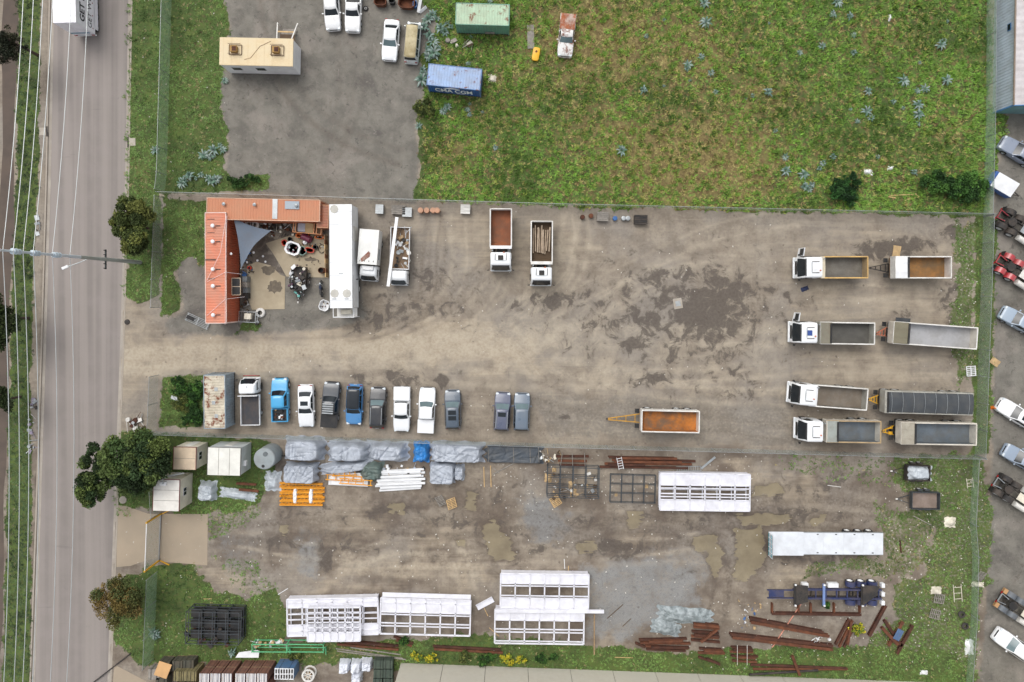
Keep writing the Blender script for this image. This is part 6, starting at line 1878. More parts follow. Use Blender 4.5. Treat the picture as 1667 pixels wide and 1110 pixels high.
# box truck
loc, rz, L = frame(601, 456, 602, 374, 1.0, 2.6)
bx = thing('box_truck', 'white box truck with a torn hole in its box roof beside the long trailer', 'truck', loc, rz)
xf, xr = L / 2, -L / 2
xc = build_cab(bx, xf, M_TW, hw=1.0, H=2.3, ln=1.65, hatch=False, visor=False, z0=.5)
chassis(bx, xr + .1, xc + .5, z=.8, axles=(xr + 1.4,), single=(xf - 1.0,), r=.38, hw=1.05)
x1 = xc - .1
bxm = part('box', G().box(((xr + x1) / 2, 0, 1.9), (x1 - xr, 2.15, 2.0), ch=.03), M_WHITE2, bx)
rf = part('roof', G().box(((xr + x1) / 2, 0, 2.91), (x1 - xr + .04, 2.19, .05), ch=.015), steel('#e2e2de', .12), bx)
tear = [(xr + (x1 - xr) * a, b) for a, b in ((.62, .1), (.72, -.25), (.86, -.75), (.95, -.6), (.9, -.3), (.78, .25), (.68, .3))]
part('roof_tear', G().prism(tear, 2.935, 2.945), mat('torn_roof_rust', '#7c4a3c', .85, 0, .3, 3, .5, '#b7aea0', 2), rf)
for k in range(4):
    part('roof_rivet_plate', G().box((x1 - .35, -.8 + .5 * k, 2.94), (.16, .07, .02)), M_CHAS, rf)
part('side_marking', G().box((x1 - 1.2, 1.08, 2.0), (1.2, .015, .6)), mat('faded_marking', '#8f959a', .6), bx)
part('wind_deflector', G().box((xc + .3, 0, 2.42), (.5, 1.3, .2), ch=.06), M_WHITE, bx)
# service ute truck with ladder beam
fb = tray_truck('white tray truck loaded with tools and a long white beam, beside the box truck', 650, 463, 652, 370, M_WHITE, mat('brown_tray_floor', '#7d6650', .8, 0, .15, 1, .4), hw=1.0, H=2.1, name='tray_truck', side_h=.5, x_gap=.1)
p = fb.location
a, b = W(645, 353, 2.4), W(631, 466, 2.4)
solo('white_beam', 'long white box beam resting slanted on the tool-laden tray truck', 'beam', G().bar((a.x, a.y, 2.12), (b.x, b.y, 2.30), .34, .12), M_WHITE)
jt = junk_pile('tool_load', 'tools, buckets and boxes loaded on the white tray truck', 'tools', 654, 405, 1.0, 1.7, 4.4, 46, [M_WHITE, M_GALV, M_BLK, M_TIMBER, M_PLW, M_CHAS, M_WHITE2], 21, (.25, .7))
# east neighbour: bare truck chassis
def prime(label, px, py, head, cm, deckm, guard, tips=None, cab=True, rim=M_STEELRIM, Lr=6.5):
    p = W(px, py, 1.0)
    t = thing('prime_mover', label, 'truck', (p.x, p.y, 0), R(head))
    chassis(t, -1.2, Lr, z=.95, axles=(0, 1.35), single=(4.8,), r=.5, hw=1.22, rim=rim)
    # rear guards
    for ax in (0, 1.35):
        for s in (1, -1):
            secs = []
            for k in range(7):
                a = R(5 + 170 * k / 6)
                secs.append([(ax + .63 * math.cos(a), s * .62, .55 + .63 * math.sin(a)), (ax + .63 * math.cos(a), s * 1.25, .55 + .63 * math.sin(a)), (ax + .63 * math.cos(a), s * 1.25, .58 + .63 * math.sin(a)), (ax + .63 * math.cos(a), s * .62, .58 + .63 * math.sin(a))])
            part('mudguard', G().loft(secs), guard, t, True)
    part('fifth_wheel', G().cyl((.55, 0, 1.1), (.55, 0, 1.18), .5, n=18), M_CHAS, t)
    part('deck_plate', G().box((2.6, 0, 1.12), (1.5, .9, .05)), deckm, t)
    for s in (1, -1):
        part('fuel_tank', G().cyl((2.2, s * .95, .72), (3.6, s * .95, .72), .32, n=14), M_GALV if not cab else M_WHITE2, t, True)
        part('mudflap', G().box((-.85, s * .93, .7), (.05, .6, .6)), tips or M_BLK, t)
        if tips:
            part('flap_bracket', G().box((-.95, s * .93, 1.0), (.45, .55, .06)), tips, t)
        part('tail_light', G().box((-1.25, s * .6, .95), (.06, .3, .14)), M_RED, t)
    part('tail_frame', G().bar((-1.2, -.5, 1.05), (-1.2, .5, 1.05), .1).bar((-1.2, -.5, 1.05), (-.2, -.35, 1.05), .08).bar((-1.2, .5, 1.05), (-.2, .35, 1.05), .08), cm, t)
    build_cab(t, Lr + .3, M_TW, ln=2.3)
    part('sleeper_box', G().box((Lr - 2.35, 0, 2.0), (.6, 2.3, 2.0), ch=.08), M_TW, t)
    return t
M_MARN = paint('#8b2430', .2)
M_REDP = paint('#a8333a', .25)
prime('maroon-framed prime mover with black guards, its tail towards the corner of the red-free fence', 1640, 357, -33, M_MARN, M_GALV, M_CHAS)['label'] = 'maroon-framed prime mover with black guards, tail to the field corner'
prime('bright red prime mover with red mudguards, tail to the fence', 1638, 430, -33, M_REDP, M_WHITE2, M_REDP)
prime('grey prime mover with plain dark guards beside the steel blue hatchback', 1634, 792, -33, M_GALV, M_CRM, M_CHAS)
prime('grey prime mover with tan mudflaps beside the white SUV', 1641, 981, -33, M_GALV, M_CRM, steel('#5c6268', .2), tips=steel('#b28a5f', .2))
# covered blue trailer at the field corner
p = W(1632, 300, 1.0)
cv = thing('covered_trailer', 'small blue trailer with a white lid at the corner of the field', 'trailer', (p.x, p.y, 0), R(-30))
part('body', G().box((0, 0, .75), (2.9, 1.9, .8), ch=.04), steel('#3c62a0', .2), cv)
part('lid', G().slab([(-1.3, -.95, 1.2), (1.35, -.95, 1.2), (1.35, .75, 1.5), (-1.3, .75, 1.5)], .05), M_WHITE, cv)
part('lid_gap', G().box((0, -.9, 1.16), (2.6, .06, .06)), M_BLK, cv)
part('drawbar', G().bar((1.4, .3, .5), (2.6, 0, .5), .08).bar((1.4, -.3, .5), (2.6, 0, .5), .08), M_CHAS, cv)
for s in (1, -1):
    wheel(cv, -.1, s * 1.05, .3, .18, s, M_STEELRIM)
# ---------------------------------------------------------------- tipper trucks
tipper_truck('white tipper truck with an open rust-red bin, parked against the north fence', 815, 440, 815, 340, M_TW, M_WHITE2, M_RUSTF, M_RUSTF, gap=.62, ln=2.0, shroud=.25, shmat=M_WHITE)
tl = tipper_truck('white tipper truck carrying long pale logs in its brown bin', 880, 464, 881.5, 360, M_TW, M_WHITE2, M_BRN, M_BRN, gap=.55, ln=2.0, shroud=.25, shmat=M_WHITE2)
M_LOG = mat('pale_log', '#b3a18c', .85, 0, .18, 1.5, .4, '#7b6852', 2, bump=.3, bscale=18)
rl = random.Random(3)
for k in range(9):
    x = 866.5 + k * 3.2
    a, b = W(x + rl.uniform(-1, 1) + 2, 368 + rl.uniform(-2, 7), 1.7), W(x + rl.uniform(-1, 1) + 1, 412 + rl.uniform(-5, 3), 1.7)
    r_ = rl.uniform(.075, .12)
    z_ = 1.53 + (k % 3) * .13
    solo('log', 'pale debarked log lying in the bin of the white tipper truck', 'log', G().cyl((a.x, a.y, z_), (b.x, b.y, z_ + .06), r_, r_ * .85, 9), M_LOG, group='logs in the truck bin', smooth=True)
tipper_truck('white tipper truck with its door open and a tan-edged grey bin', 1294, 436, 1411, 435, M_TW, M_BIN_T, M_IN_G, M_IN_G, open_door=-1, shroud=.45, shmat=steel('#d8cdb4', .3), gap=.3, hatch=M_WHITE, rim=steel('#cfa968', .4))
tipper_truck('white tipper truck with its door open, dull khaki front deck and dark grey bin', 1286, 540, 1422, 543, M_TW, M_BIN_G, M_IN_G, mat('dark_bin_floor', '#5c5a55', .6, .3, .15), open_door=-1, shroud=.1, gap=.42, deck=1.3, deckmat=steel('#7b7768', .5), rim=M_WHITE2, hatch=paint('#2c4a8c', .1))
tipper_truck('white tipper truck with a white shroud and khaki-floored bin, hitched by a yellow drawbar', 1284, 638, 1410, 650, M_TW, M_BIN_G, M_IN_G, mat('khaki_bin_floor', '#7d756a', .6, .2, .15, 1, .4), shroud=.85, shmat=M_WHITE, gap=.15, rim=M_WHITE2, hatch=M_WHITE)
tipper_truck('white tipper truck with a dark bonnet and blue-grey bin, backed along the south fence', 1295, 697, 1432, 703, M_TW, M_BIN_W, M_IN_B, M_IN_B, shroud=.1, gap=.5, deck=1.35, deckmat=steel('#9aa09a', .35), rim=M_BIN_T, hatch=M_WHITE)
# trailers
dog_trailer('white tipping trailer with an ochre rusty bin, in line behind the tan-edged tipper', 1457, 435, 1548, 435, M_WHITE2, M_OCHRE, mat('ochre_floor', '#8d6638', .7, .1, .3, .7, .7, '#5f5644', .6), (1414, 436), M_CHAS, deck=1.35, deckmat=M_WHITE, rim=M_WHITE2)
dog_trailer('long light grey tipping trailer with a wet silver bin and orange drawbar', 1454, 541, 1590, 551, M_BIN_W, M_IN_L, mat('silver_bin_floor', '#b2b2b3', .4, .2, .06, .5, .35, '#76706a', .35), (1423, 543), M_PINKR, deck=1.6, deckmat=steel('#78735f', .4), rim=M_WHITE2)
M_TARP = mat('charcoal_tarp', '#3d4145', .75, 0, .12, 1.2, .2, '#6d6a63', .8)
dog_trailer('tipping trailer under a ribbed charcoal tarpaulin with a yellow drawbar', 1440, 654, 1583, 658, M_BIN_G, M_IN_G, M_IN_G, (1411, 650), M_YEL, cover=M_TARP, deck=.2)
dog_trailer('beige-framed tipping trailer with a blue-grey bin and solid yellow drawbar', 1466, 705, 1589, 707, M_BIN_W, M_IN_B, M_IN_B, (1433, 702), M_YEL, deck=1.5, deckmat=steel('#a7a192', .4), rim=M_BIN_W, solid=True)
dog_trailer('unhitched white tipping trailer with an orange rusted bin beside the south fence', 1044, 685, 1138, 687, M_WHITE2, M_OCHRE, mat('orange_floor', '#a9692c', .75, .1, .35, .7, .8, '#5f564a', .6), (986, 682), mat('yellow_drawbar', '#c4912b', .6, 0, .2, 2, .4), deck=.0, shroud=.0, rim=M_WHITE2)
h = W(1050, 685, 2.6)
# ================================================================ courtyard and other clutter
# shade sail
A_, B_, C_ = W(380, 355, 3.0), W(441, 375, 2.5), W(392, 437, 2.7)
def sail(u, v):
    # barycentric patch with concave edges and a little sag
    a, b, c = (1 - u), u * (1 - v), u * v
    q = A_ * a + B_ * b + C_ * c
    cen = (A_ + B_ + C_) / 3
    k = 4 * b * c * .34 + 4 * a * b * .12 + 4 * a * c * .10
    q = q.lerp(cen, k)
    q.z -= 1.6 * a * b * c * 3
    return q
sl_ = solo('shade_sail', 'slate grey triangular shade sail stretched over the courtyard corner', 'shade sail', G().grid(sail, 18, 18), mat('sail_cloth', '#66717f', .8, 0, .06, .8, .15), smooth=True)
for k, (q, h) in enumerate(((B_, 2.6), (C_, 2.8))):
    solo('sail_post', ['thin steel post holding the tip of the shade sail', 'thin steel post holding the sail corner beside the workshop wall'][k], 'post', G().cyl((q.x, q.y, 0), (q.x, q.y, h), .045, n=8), M_GALV)
M_REDPL = mat('red_plastic', '#c43a22', .5, 0, .1)
M_ORPL = mat('orange_plastic', '#d9701f', .5, 0, .1)
M_GRNPL = mat('green_grey_plastic', '#7b968c', .5, 0, .1)
M_MAR = mat('maroon_paint', '#6b2740', .5, 0, .15, 2, .2)
M_BLU = mat('blue_plastic', '#2f5c92', .5, 0, .12)
def tyre(label, px, py, z=0.0, r=.42, wd=.24, m=M_RUB, hub=None, flat=True, group=None, name='tyre'):
    p = W(px, py, z + wd)
    t = thing(name, label, 'tyre', (p.x, p.y, z), 0, group)
    pr = [(r * .5, 0), (r * .85, 0), (r, wd * .25), (r, wd * .75), (r * .85, wd), (r * .5, wd)]
    part('rubber', G().lathe(pr, 20, 'z', closed=True), m, t, True)
    if hub:
        part('hub', G().lathe([(r * .51, wd * .2), (r * .51, wd * .8), (r * .3, wd * .7), (r * .28, wd * .4)], 16, 'z'), hub, t, True)
    return t
M_OFFW = mat('off_white_rubber', '#d4d2cd', .7, 0, .08, 2, .2)
tyre('white-painted tyre on the courtyard shelf, beside the white tub', 404.5, 365, .9, .5, .3, M_OFFW)
tyre('white-painted tyre on the courtyard shelf, beside the rusty disc', 413, 366, .9, .5, .3, M_OFFW)
tyre('white-painted tyre lying beside the scrap rack at the workshop end', 422.5, 509, 0, .55, .35, M_OFFW)
tyre('loose black tyre on the grey lot near the old ute', 594.5, 13, 0, .3, .2, M_RUB, M_STEELRIM)
tyre('rusty brake disc lying against the north workshop wall', 431, 369, .3, .35, .12, M_RUST2)
def tub(name, label, px, py, sx, sy, h, m, rz=0.0, z=0.0, cat='tub', th=.06, fill=None):
    p = W(px, py, z + h)
    t = thing(name, label, cat, (p.x, p.y, z), rz)
    def ring(k, zz, q=.22):
        return [(x * k, y * k, zz) for x, y in ((-sx / 2, -sy / 2 + q * sy), (-sx / 2 + q * sx, -sy / 2), (sx / 2 - q * sx, -sy / 2), (sx / 2, -sy / 2 + q * sy), (sx / 2, sy / 2 - q * sy), (sx / 2 - q * sx, sy / 2), (-sx / 2 + q * sx, sy / 2), (-sx / 2, sy / 2 - q * sy))]
    k2 = 1 - th * 2 / min(sx, sy)
    part('shell', G().loft([ring(.88, 0), ring(1, h), ring(k2, h), ring(k2 * .9, .05)]), m, t)
    if fill:
        r_ = random.Random(int(px))
        for k in range(7):
            part('scrap', G().box((r_.uniform(-.3, .3) * sx, r_.uniform(-.3, .3) * sy, h * .75), (.2, .12, .1), rz=r_.uniform(0, 3), ch=.01), r_.choice(fill), t)
    return t
tub('plastic_tub', 'white eight-sided plastic tub full of scrap in the courtyard', 475.5, 404, 1.75, 1.5, .7, M_WHITE, R(-20), fill=[M_RUST, M_BLK, M_GALV, M_MAR], th=.2)
tub('plastic_tub', 'long white tub on the courtyard shelf in the workshop corner', 387, 358, 1.3, .5, .4, M_WHITE, R(-6), z=1.0)
tub('plastic_bin', 'grey-green bin tipped beside the white scrap tub', 491, 408, .9, 1.0, .5, M_GRNPL, R(35), cat='bin')
tub('crate', 'red crate left of the white scrap tub', 462, 395, .6, .7, .4, M_REDPL, R(15), cat='crate')
tub('crate', 'red and pink crate right of the white scrap tub', 503, 407, 1.1, .55, .4, M_REDPL, R(-12), cat='crate')
tub('crate', 'orange and yellow crate behind the maroon machine', 486, 383, .75, .5, .45, M_ORPL, R(5), cat='crate')
tub('crate', 'long orange tray beside the timber rack', 519, 386, 1.1, .4, .25, M_ORPL, R(-4), cat='crate')
tub('bucket', 'black bucket standing on the slab near the coiled hose', 512, 402, .5, .5, .45, M_BLK, cat='bucket')
tub('bucket', 'small dark bucket behind the white scrap tub', 471, 389, .45, .5, .4, M_CHAS, R(20), cat='bucket')
tub('bucket', 'red bucket by the workshop wall beside the blue chair', 405, 436, .42, .42, .4, M_REDPL, cat='bucket')
p = W(497, 387, .8)
mm = thing('compressor', 'maroon machine with a rounded hood and white bottle in front', 'machine', (p.x, p.y, 0), R(-25))
part('body', G().box((0, 0, .4), (1.3, .75, .7), ch=.15), M_MAR, mm)
part('hood', G().cyl((-.5, 0, .72), (.5, 0, .72), .3, n=14), M_MAR, mm, True)
part('wheel', G().cyl((.3, -.45, .15), (.3, -.38, .15), .15, n=12), M_RUB, mm)
p = W(495, 394, .6)
solo('plastic_bottle', 'white plastic bottle lying in front of the maroon machine', 'bottle', G().lathe([(.001, 0), (.22, .02), (.26, .12), (.25, .4), (.12, .5), (.1, .58), (.001, .6)], 14, 'z'), M_WHITE, (p.x, p.y, .05), smooth=True)
# rusty drum lying open
p = W(522, 440, .9)
dr = thing('steel_drum', 'rusty steel drum with a black open mouth on the courtyard slab', 'drum', (p.x, p.y, .05), 0)
part('drum_wall', G().lathe([(.34, 0), (.35, .3), (.34, .31), (.35, .6), (.34, .9), (.31, .9), (.31, .06), (.001, .06)], 22, 'z'), M_RUST2, dr, True)
part('ash', G().cyl((0, 0, .3), (0, 0, .34), .305, n=18), M_BLK, dr)
def coil(label, px, py, r, m, turns=2, z=.05, name='hose'):
    p = W(px, py, z)
    pts = [(r * (1 - .05 * k / 20) * math.cos(k * .45), r * 1.25 * math.sin(k * .45), .02 + .004 * k) for k in range(int(turns * 14))]
    solo(name, label, 'hose', G().tube(pts, .03, 6), m, (p.x, p.y, z), 0, smooth=True)
coil('coiled dark hose on the courtyard slab beside the timber wall', 523.5, 405, .4, M_CHAS)
# timber and cardboard rack
p = W(500, 370, 1.6)
rk = thing('timber_rack', 'peach-coloured timber rack holding cardboard and a bag beside the short container', 'rack', (p.x, p.y, 0), R(-5))
M_PEACH = mat('peach_timber', '#d2966c', .7, 0, .12, 2)
for x in (-1.6, -1.35, .75, 1.05, 1.6):
    for y in (-.62, .62):
        part('post', G().box((x, y, .8), (.07, .07, 1.6)), M_PEACH, rk)
    part('cross_bar', G().box((x, 0, 1.6), (.09, 1.34, .07)), M_PEACH, rk)
for y in (-.66, .66):
    part('rail', G().box((0, y, 1.62), (3.3, .07, .07)), M_PEACH, rk)
part('shelf', G().box((0, 0, .9), (3.2, 1.2, .05)), mat('brown_shelf', '#6e5640', .8), rk)
part('bag', G().box((-.75, 0, 1.15), (1.0, 1.05, .4), ch=.12), mat('pale_bag', '#b1b2bb', .7, 0, .1), rk)
part('cardboard', G().box((.15, 0, 1.2), (.9, 1.1, .5), M=Matrix.Rotation(R(12), 3, 'X')), M_CARD, rk)
junk_pile('wall_clutter', 'bench of dark pipes, white bars and tools along the north workshop wall', 'clutter', 443, 369, 0, 5.6, .9, 40, [M_BLK, M_WHITE, M_GALV, M_RUST, M_RUST2, M_CHAS, M_GREYTIMBER], 33, (.15, .6), hmax=.8)
junk_pile('wall_clutter', 'engine parts and frames heaped beside the fresh timber wall', 'clutter', 525, 372, 0, .7, 1.6, 12, [M_BLK, M_GALV, M_RUST], 34, (.12, .4))
junk_pile('garden_clutter', 'pots, toys and dark rubbish along the workshop wall below the sail', 'clutter', 404, 424, 0, 1.2, 3.2, 30, [M_BLK, M_CHAS, M_BLU, M_BRN, M_BRN], 35, (.1, .32), hmax=.3)
for k, (x, y) in enumerate(((413, 411), (419, 424), (432, 426), (428, 417), (402, 427))):
    solo('stone', 'white painted stone on the muddy courtyard corner', 'stone', G().lathe([(.001, 0), (.11, .02), (.14, .09), (.08, .16), (.001, .18)], 8, 'z'), M_WHITE, W(x, y), k, 'white stones in the mud', smooth=True)
junk_pile('wall_clutter', 'second row of pipes, jars and wire along the north workshop wall', 'clutter', 455, 378, 0, 4.4, 1.0, 44, [M_BLK, M_WHITE, M_GALV, M_RUST, M_RUST2, M_CHAS, M_CRM], 51, (.1, .45), hmax=.5)
junk_pile('wall_clutter', 'mixed tins, brackets and offcuts round the maroon machine', 'clutter', 505, 392, .05, 3.2, 1.6, 30, [M_BLK, M_RUST2, M_GALV, M_ORPL, M_GREYTIMBER], 52, (.08, .3), hmax=.25)
junk_pile('wall_clutter', 'small tools scattered across the courtyard slab near the drum', 'clutter', 500, 432, .05, 3.6, 2.4, 18, [M_BLK, M_CHAS, M_RUST], 53, (.05, .2), hmax=.1)
junk_pile('fence_clutter', 'loose stakes, tins and rags along the fence between the rolls and the beams', 'clutter', 890, 742, 0, 3.2, 1.4, 26, [M_CRM, M_WHITE2, M_GALV, M_CARD, M_BRN], 54, (.15, .5), hmax=.3)
junk_pile('fence_clutter', 'offcuts and wrapping left between the yellow frames and the white beams', 'clutter', 640, 764, 0, 7.5, 1.0, 30, [M_TPG, M_WHITE, M_CARD, M_CHAS], 55, (.15, .5), hmax=.25)
# blue chair
p = W(397, 447, .5)
ch = thing('garden_chair', 'blue plastic chair by the workshop wall', 'chair', (p.x, p.y, 0), R(-30))
part('seat', G().box((0, 0, .44), (.5, .5, .05), ch=.02), M_BLU, ch)
part('backrest', G().slab([(-.25, .23, .46), (.25, .23, .46), (.25, .36, .95), (-.25, .36, .95)], .04), M_BLU, ch)
for x in (-.21, .21):
    for y in (-.21, .21):
        part('leg', G().bar((x, y, 0), (x * .9, y * .9, .43), .045), M_BLU, ch)
# cabinets below the awning
p = W(398.5, 468, .9)
cb = thing('metal_cabinet', 'row of dull grey cabinets under the workshop awning', 'cabinet', (p.x, p.y, 0), R(90))
for k in range(4):
    part('cabinet', G().box((-.95 + .64 * k, 0, .45 + .03 * k), (.62, .55, .85 + .06 * k), ch=.02), [M_CHAS, mat('dull_grey_steel', '#6c7072', .5), M_GREYTIMBER, MATS['dull_grey_steel']][k], cb)
# scrap rack at the workshop end
p = W(402, 516, .9)
sr = thing('scrap_rack', 'grey tube rack with a white box lid beside the workshop end', 'rack', (p.x, p.y, 0), R(-3))
for x in (-.95, 0, .95):
    for y in (-.6, .6):
        part('post', G().box((x, y, .45), (.06, .06, .9)), M_GALV, sr)
for z in (.35, .9):
    for y in (-.6, .6):
        part('rail', G().box((0, y, z), (2.0, .05, .05)), M_GALV, sr)
    for x in (-.95, 0, .95):
        part('cross_bar', G().box((x, 0, z), (.05, 1.2, .05)), M_GALV, sr)
part('box', G().box((.15, .1, 1.0), (.75, .65, .5), ch=.02), M_CRM, sr)
junk_pile('scrap_heap', 'dark engine scrap beside the white-painted tyre at the workshop end', 'scrap', 419, 520, 0, .7, 1.5, 14, [M_BLK, M_CHAS, M_GALV], 36, (.12, .35))
junk_pile('scrap_heap', 'branches and tools leaning between cabinets and the scrap rack', 'scrap', 400, 498, 0, 1.1, 1.2, 16, [M_BRN, M_CHAS, M_GALV, M_RUST], 37, (.15, .5))
# junk trailer
p = W(485, 451, 1.0)
jtr = box_trailer('courtyard box trailer overloaded with dark machinery and white boards', 485, 453, R(-4), 2.7, 1.75, M_CHAS, M_CHAS, .4, -90)
junk_pile('trailer_load', 'machinery, boards and tarps heaped on the courtyard trailer', 'scrap', 485, 450, .65, 1.7, 2.6, 34, [M_BLK, M_CHAS, M_WHITE, M_GALV, M_CRM, mat('plum_plastic', '#4c2a40', .6)], 38, (.2, .6), hmax=.55)
junk_pile('tool_boxes', 'green and teal toolboxes on the drawbar of the courtyard trailer', 'toolbox', 488, 478, .3, .9, .8, 8, [mat('teal_plastic', '#5fa39a', .5), M_BLK, M_WHITE], 39, (.2, .45))
# motorbike
p = W(521, 470, .8)
mb = thing('motorbike', 'dark blue motorbike parked between the courtyard trailer and the white trailer', 'motorbike', (p.x, p.y, 0), R(93))
for x in (-.68, .7):
    wt = part('wheel', G().lathe([(.22, -.05), (.30, -.06), (.31, 0), (.30, .06), (.22, .05)], 20, 'y', (x, 0, .31), closed=True), M_RUB, mb, True)
    part('rim', G().cyl((x, -.03, .31), (x, .03, .31), .215, n=16), M_GALV, wt)
part('frame', G().tube([(-.68, 0, .33), (-.2, 0, .42), (.3, 0, .4), (.52, 0, .85), (.7, 0, .31)], .04, 6), M_BLK, mb)
part('engine', G().box((.05, 0, .42), (.45, .32, .35), ch=.06), M_CHAS, mb)
part('fuel_tank', G().lathe([(.001, -.3), (.14, -.25), (.18, 0), (.12, .28), (.001, .32)], 12, 'x', (.2, 0, .82)), mat('navy_paint', '#232d44', .3), mb, True)
part('seat', G().box((-.35, 0, .8), (.75, .26, .12), ch=.05), M_BLK, mb)
part('handlebar', G().tube([(.42, -.38, 1.05), (.5, -.15, 1.0), (.5, .15, 1.0), (.42, .38, 1.05)], .018, 6), M_GALV, mb)
part('headlight', G().cyl((.58, 0, .88), (.68, 0, .88), .1, n=12), M_LAMP, mb)
tub('crate', 'white crate of scrap beside the tail of the long white trailer', 527, 497, 1.15, 1.25, .6, M_WHITE, R(-18), fill=[M_RUST, M_BRN, M_CRM, M_BLK], cat='crate')
# timber wall beside white trailer
p0, p1 = W(532.5, 384, 0), W(534, 452, 0)
tw = thing('timber_wall', 'low brown board wall between the courtyard slab and the white trailer', 'wall', (p0.x, p0.y, 0))
d = p1 - p0
for k in range(9):
    f0, f1 = k / 9, (k + .94) / 9
    part('board', G().bar((d.x * f0, d.y * f0, .6), (d.x * f1, d.y * f1, .6), .08, 1.2), [M_TIMBER, mat('brown_board', '#7d5337', .8), M_TIMBER2][k % 3], tw)
# steel gate frame leaning at the workshop corner
a, b = W(300, 514, .4), W(336, 532, .9)
gf = thing('gate_frame', 'grey slatted gate leaf lying askew at the workshop corner', 'gate', ((a.x + b.x) / 2, (a.y + b.y) / 2, .12), math.atan2(b.y - a.y, b.x - a.x))
for k in range(6):
    part('bar', G().box((0, -.42 + .17 * k, .04), (2.9, .05, .05)), M_GALV, gf)
for x in (-1.3, 0, 1.3):
    part('stile', G().box((x, 0, .05), (.07, .95, .07)), M_GALV, gf)
part('hinge_plate', G().box((-.9, 0, .1), (.9, .45, .05)), M_CHAS, gf)
# north fence-side clutter
for k, (x, y, s, m_, lab) in enumerate(((617, 340, .9, M_GALV, 'pale metal box against the north fence, above the box truck'), (648, 341, 1.6, M_GREYTIMBER, 'weathered grey crate against the north fence, above the tray truck'), (662, 345, 1.1, M_GALV, 'silver sheet-metal bin beside the weathered crate'), (757, 340, 1.1, M_WHITE2, 'white flat crate at the north fence left of the rust-red tipper'),
                                         (981, 352, 1.3, M_GREYTIMBER, 'grey crate by the north fence right of the log truck'), (1043, 357, 1.5, M_CHAS, 'dark slatted crate by the north fence, last of the small row'))):
    p = W(x, y, .7)
    t = thing('crate', lab, 'crate', (p.x, p.y, 0), R(-2))
    for i in range(5):
        part('slat', G().box((0, -.45 + .22 * i, .68), (s, .17, .04)), m_, t)
    part('box', G().box((0, 0, .33), (s - .05, 1.0, .62), ch=.02), m_, t)
M_CYL = mat('peach_gas_bottle', '#b98a6d', .5, 0, .15, 2, .3)
for k, x in enumerate((684, 694, 704, 711)):
    p = W(x, 342, .8)
    solo('steel_drum', 'peach-coloured drum in the row against the north fence', 'drum', G().lathe([(.001, 0), (.3, 0), (.31, .3), (.3, .6), (.31, .85), (.001, .87)], 16, 'z'), M_CYL, (p.x, p.y, 0), 0, 'row of drums at the north fence', smooth=True)
for k, (x, y, lab) in enumerate(((948, 353, 'rusty coil by the north fence next to the grey crate'), (962, 351, 'small rusty drum by the north fence'), (1001, 355, 'blue drum by the north fence beside the grey crate'), (1015, 355, 'small silver pot by the north fence'), (1022, 355, 'second silver pot by the north fence beside the dark crate'))):
    p = W(x, y, .5)
    solo('drum', lab, 'drum', G().lathe([(.001, 0), (.26, 0), (.28, .25), (.26, .5), (.2, .52), (.001, .5)], 14, 'z'), [M_RUST, M_RUST2, M_BLU, M_GALV, M_GALV][k], (p.x, p.y, 0), 0, smooth=True)
# sheet of cardboard near trailers
for lab, x, y, sx, sy, rz_, m_ in (('brown cardboard sheet on the wet patch beside the ochre trailer', 1459, 409, .9, 1.3, -8, M_CARD), ('dark tarpaulin roll lying on the deck edge of the silver trailer', 1469, 523, 1.7, .8, -5, M_TARP), ('beige board lying on the asphalt beyond the east fence', 1619, 589, 1.1, .8, -35, M_CARD), ('grey tin sheet at the corner beneath the rusty container weeds', 284, 648, .9, .4, -20, M_GALV)):
    p = W(x, y, .05)
    solo('board', lab, 'board', G().grid(lambda u, v: ((u - .5) * sx, (v - .5) * sy, .03 + .06 * abs(math.sin(u * 5 + v * 3))), 8, 8), m_, (p.x, p.y, .02), R(rz_))
# person-like dark item by the first tipper is a coat
drape('work_jacket', 'dark blue work jacket dropped on the dirt beside the open-door tipper', 1311, 470, .9, .5, .25, mat('navy_cloth', '#2b3350', .8), rz=R(20), seed=70, soft=.6, cat='jacket')
# drain in the yard
p = W(1103, 494, 0)
dn = thing('drain_pit', 'square concrete drain pit in the middle of the dark wet patch', 'drain', (p.x, p.y, 0), R(10))
part('surround', G().box((0, 0, .015), (1.0, 1.2, .05)), M_CONC, dn)
part('grate', G().box((0, 0, .05), (.55, .6, .03)), M_GALV, dn)
# traffic cone, kerb pit, street pits
p = W(1618, 664, .3)
cn = thing('traffic_cone', 'orange traffic cone lying by the white sedan beyond the east fence', 'cone', (p.x, p.y, 0))
part('base', G().box((0, 0, .02), (.4, .4, .04), ch=.01), M_ORPL, cn)
part('cone', G().lathe([(.17, .04), (.05, .65), (.001, .66)], 14, 'z'), M_ORPL, cn, True)
for lab, x, y, r_ in (('dark round stump beside the kerb at the yard entrance', 206, 524, .32), ('grey round lid beside the kerb by the dark trees', 199, 814, .45)):
    p = W(x, y, .1)
    solo('pit_lid', lab, 'lid', G().lathe([(.001, .12), (r_ * .5, .13), (r_ * .95, .08), (r_, 0)], 16, 'z'), M_CHAS if r_ < .4 else M_CONC, (p.x, p.y, 0), smooth=True)
for k, (x, y) in enumerate(((215, 231), (69, 214))):
    p = W(x, y)
    t = thing('stormwater_pit', ['concrete stormwater pit lid on the yard-side verge', 'concrete stormwater pit lid on the far verge opposite'][k], 'drain', (p.x, p.y, 0), R(2))
    part('lid', G().box((0, 0, .02), (.75, .9, .06), ch=.02), M_CONC, t)
    part('inlet', G().box((-.5 + 1.0 * k, 0, -.03), (.2, 1.2, .10)), M_CHAS, t)
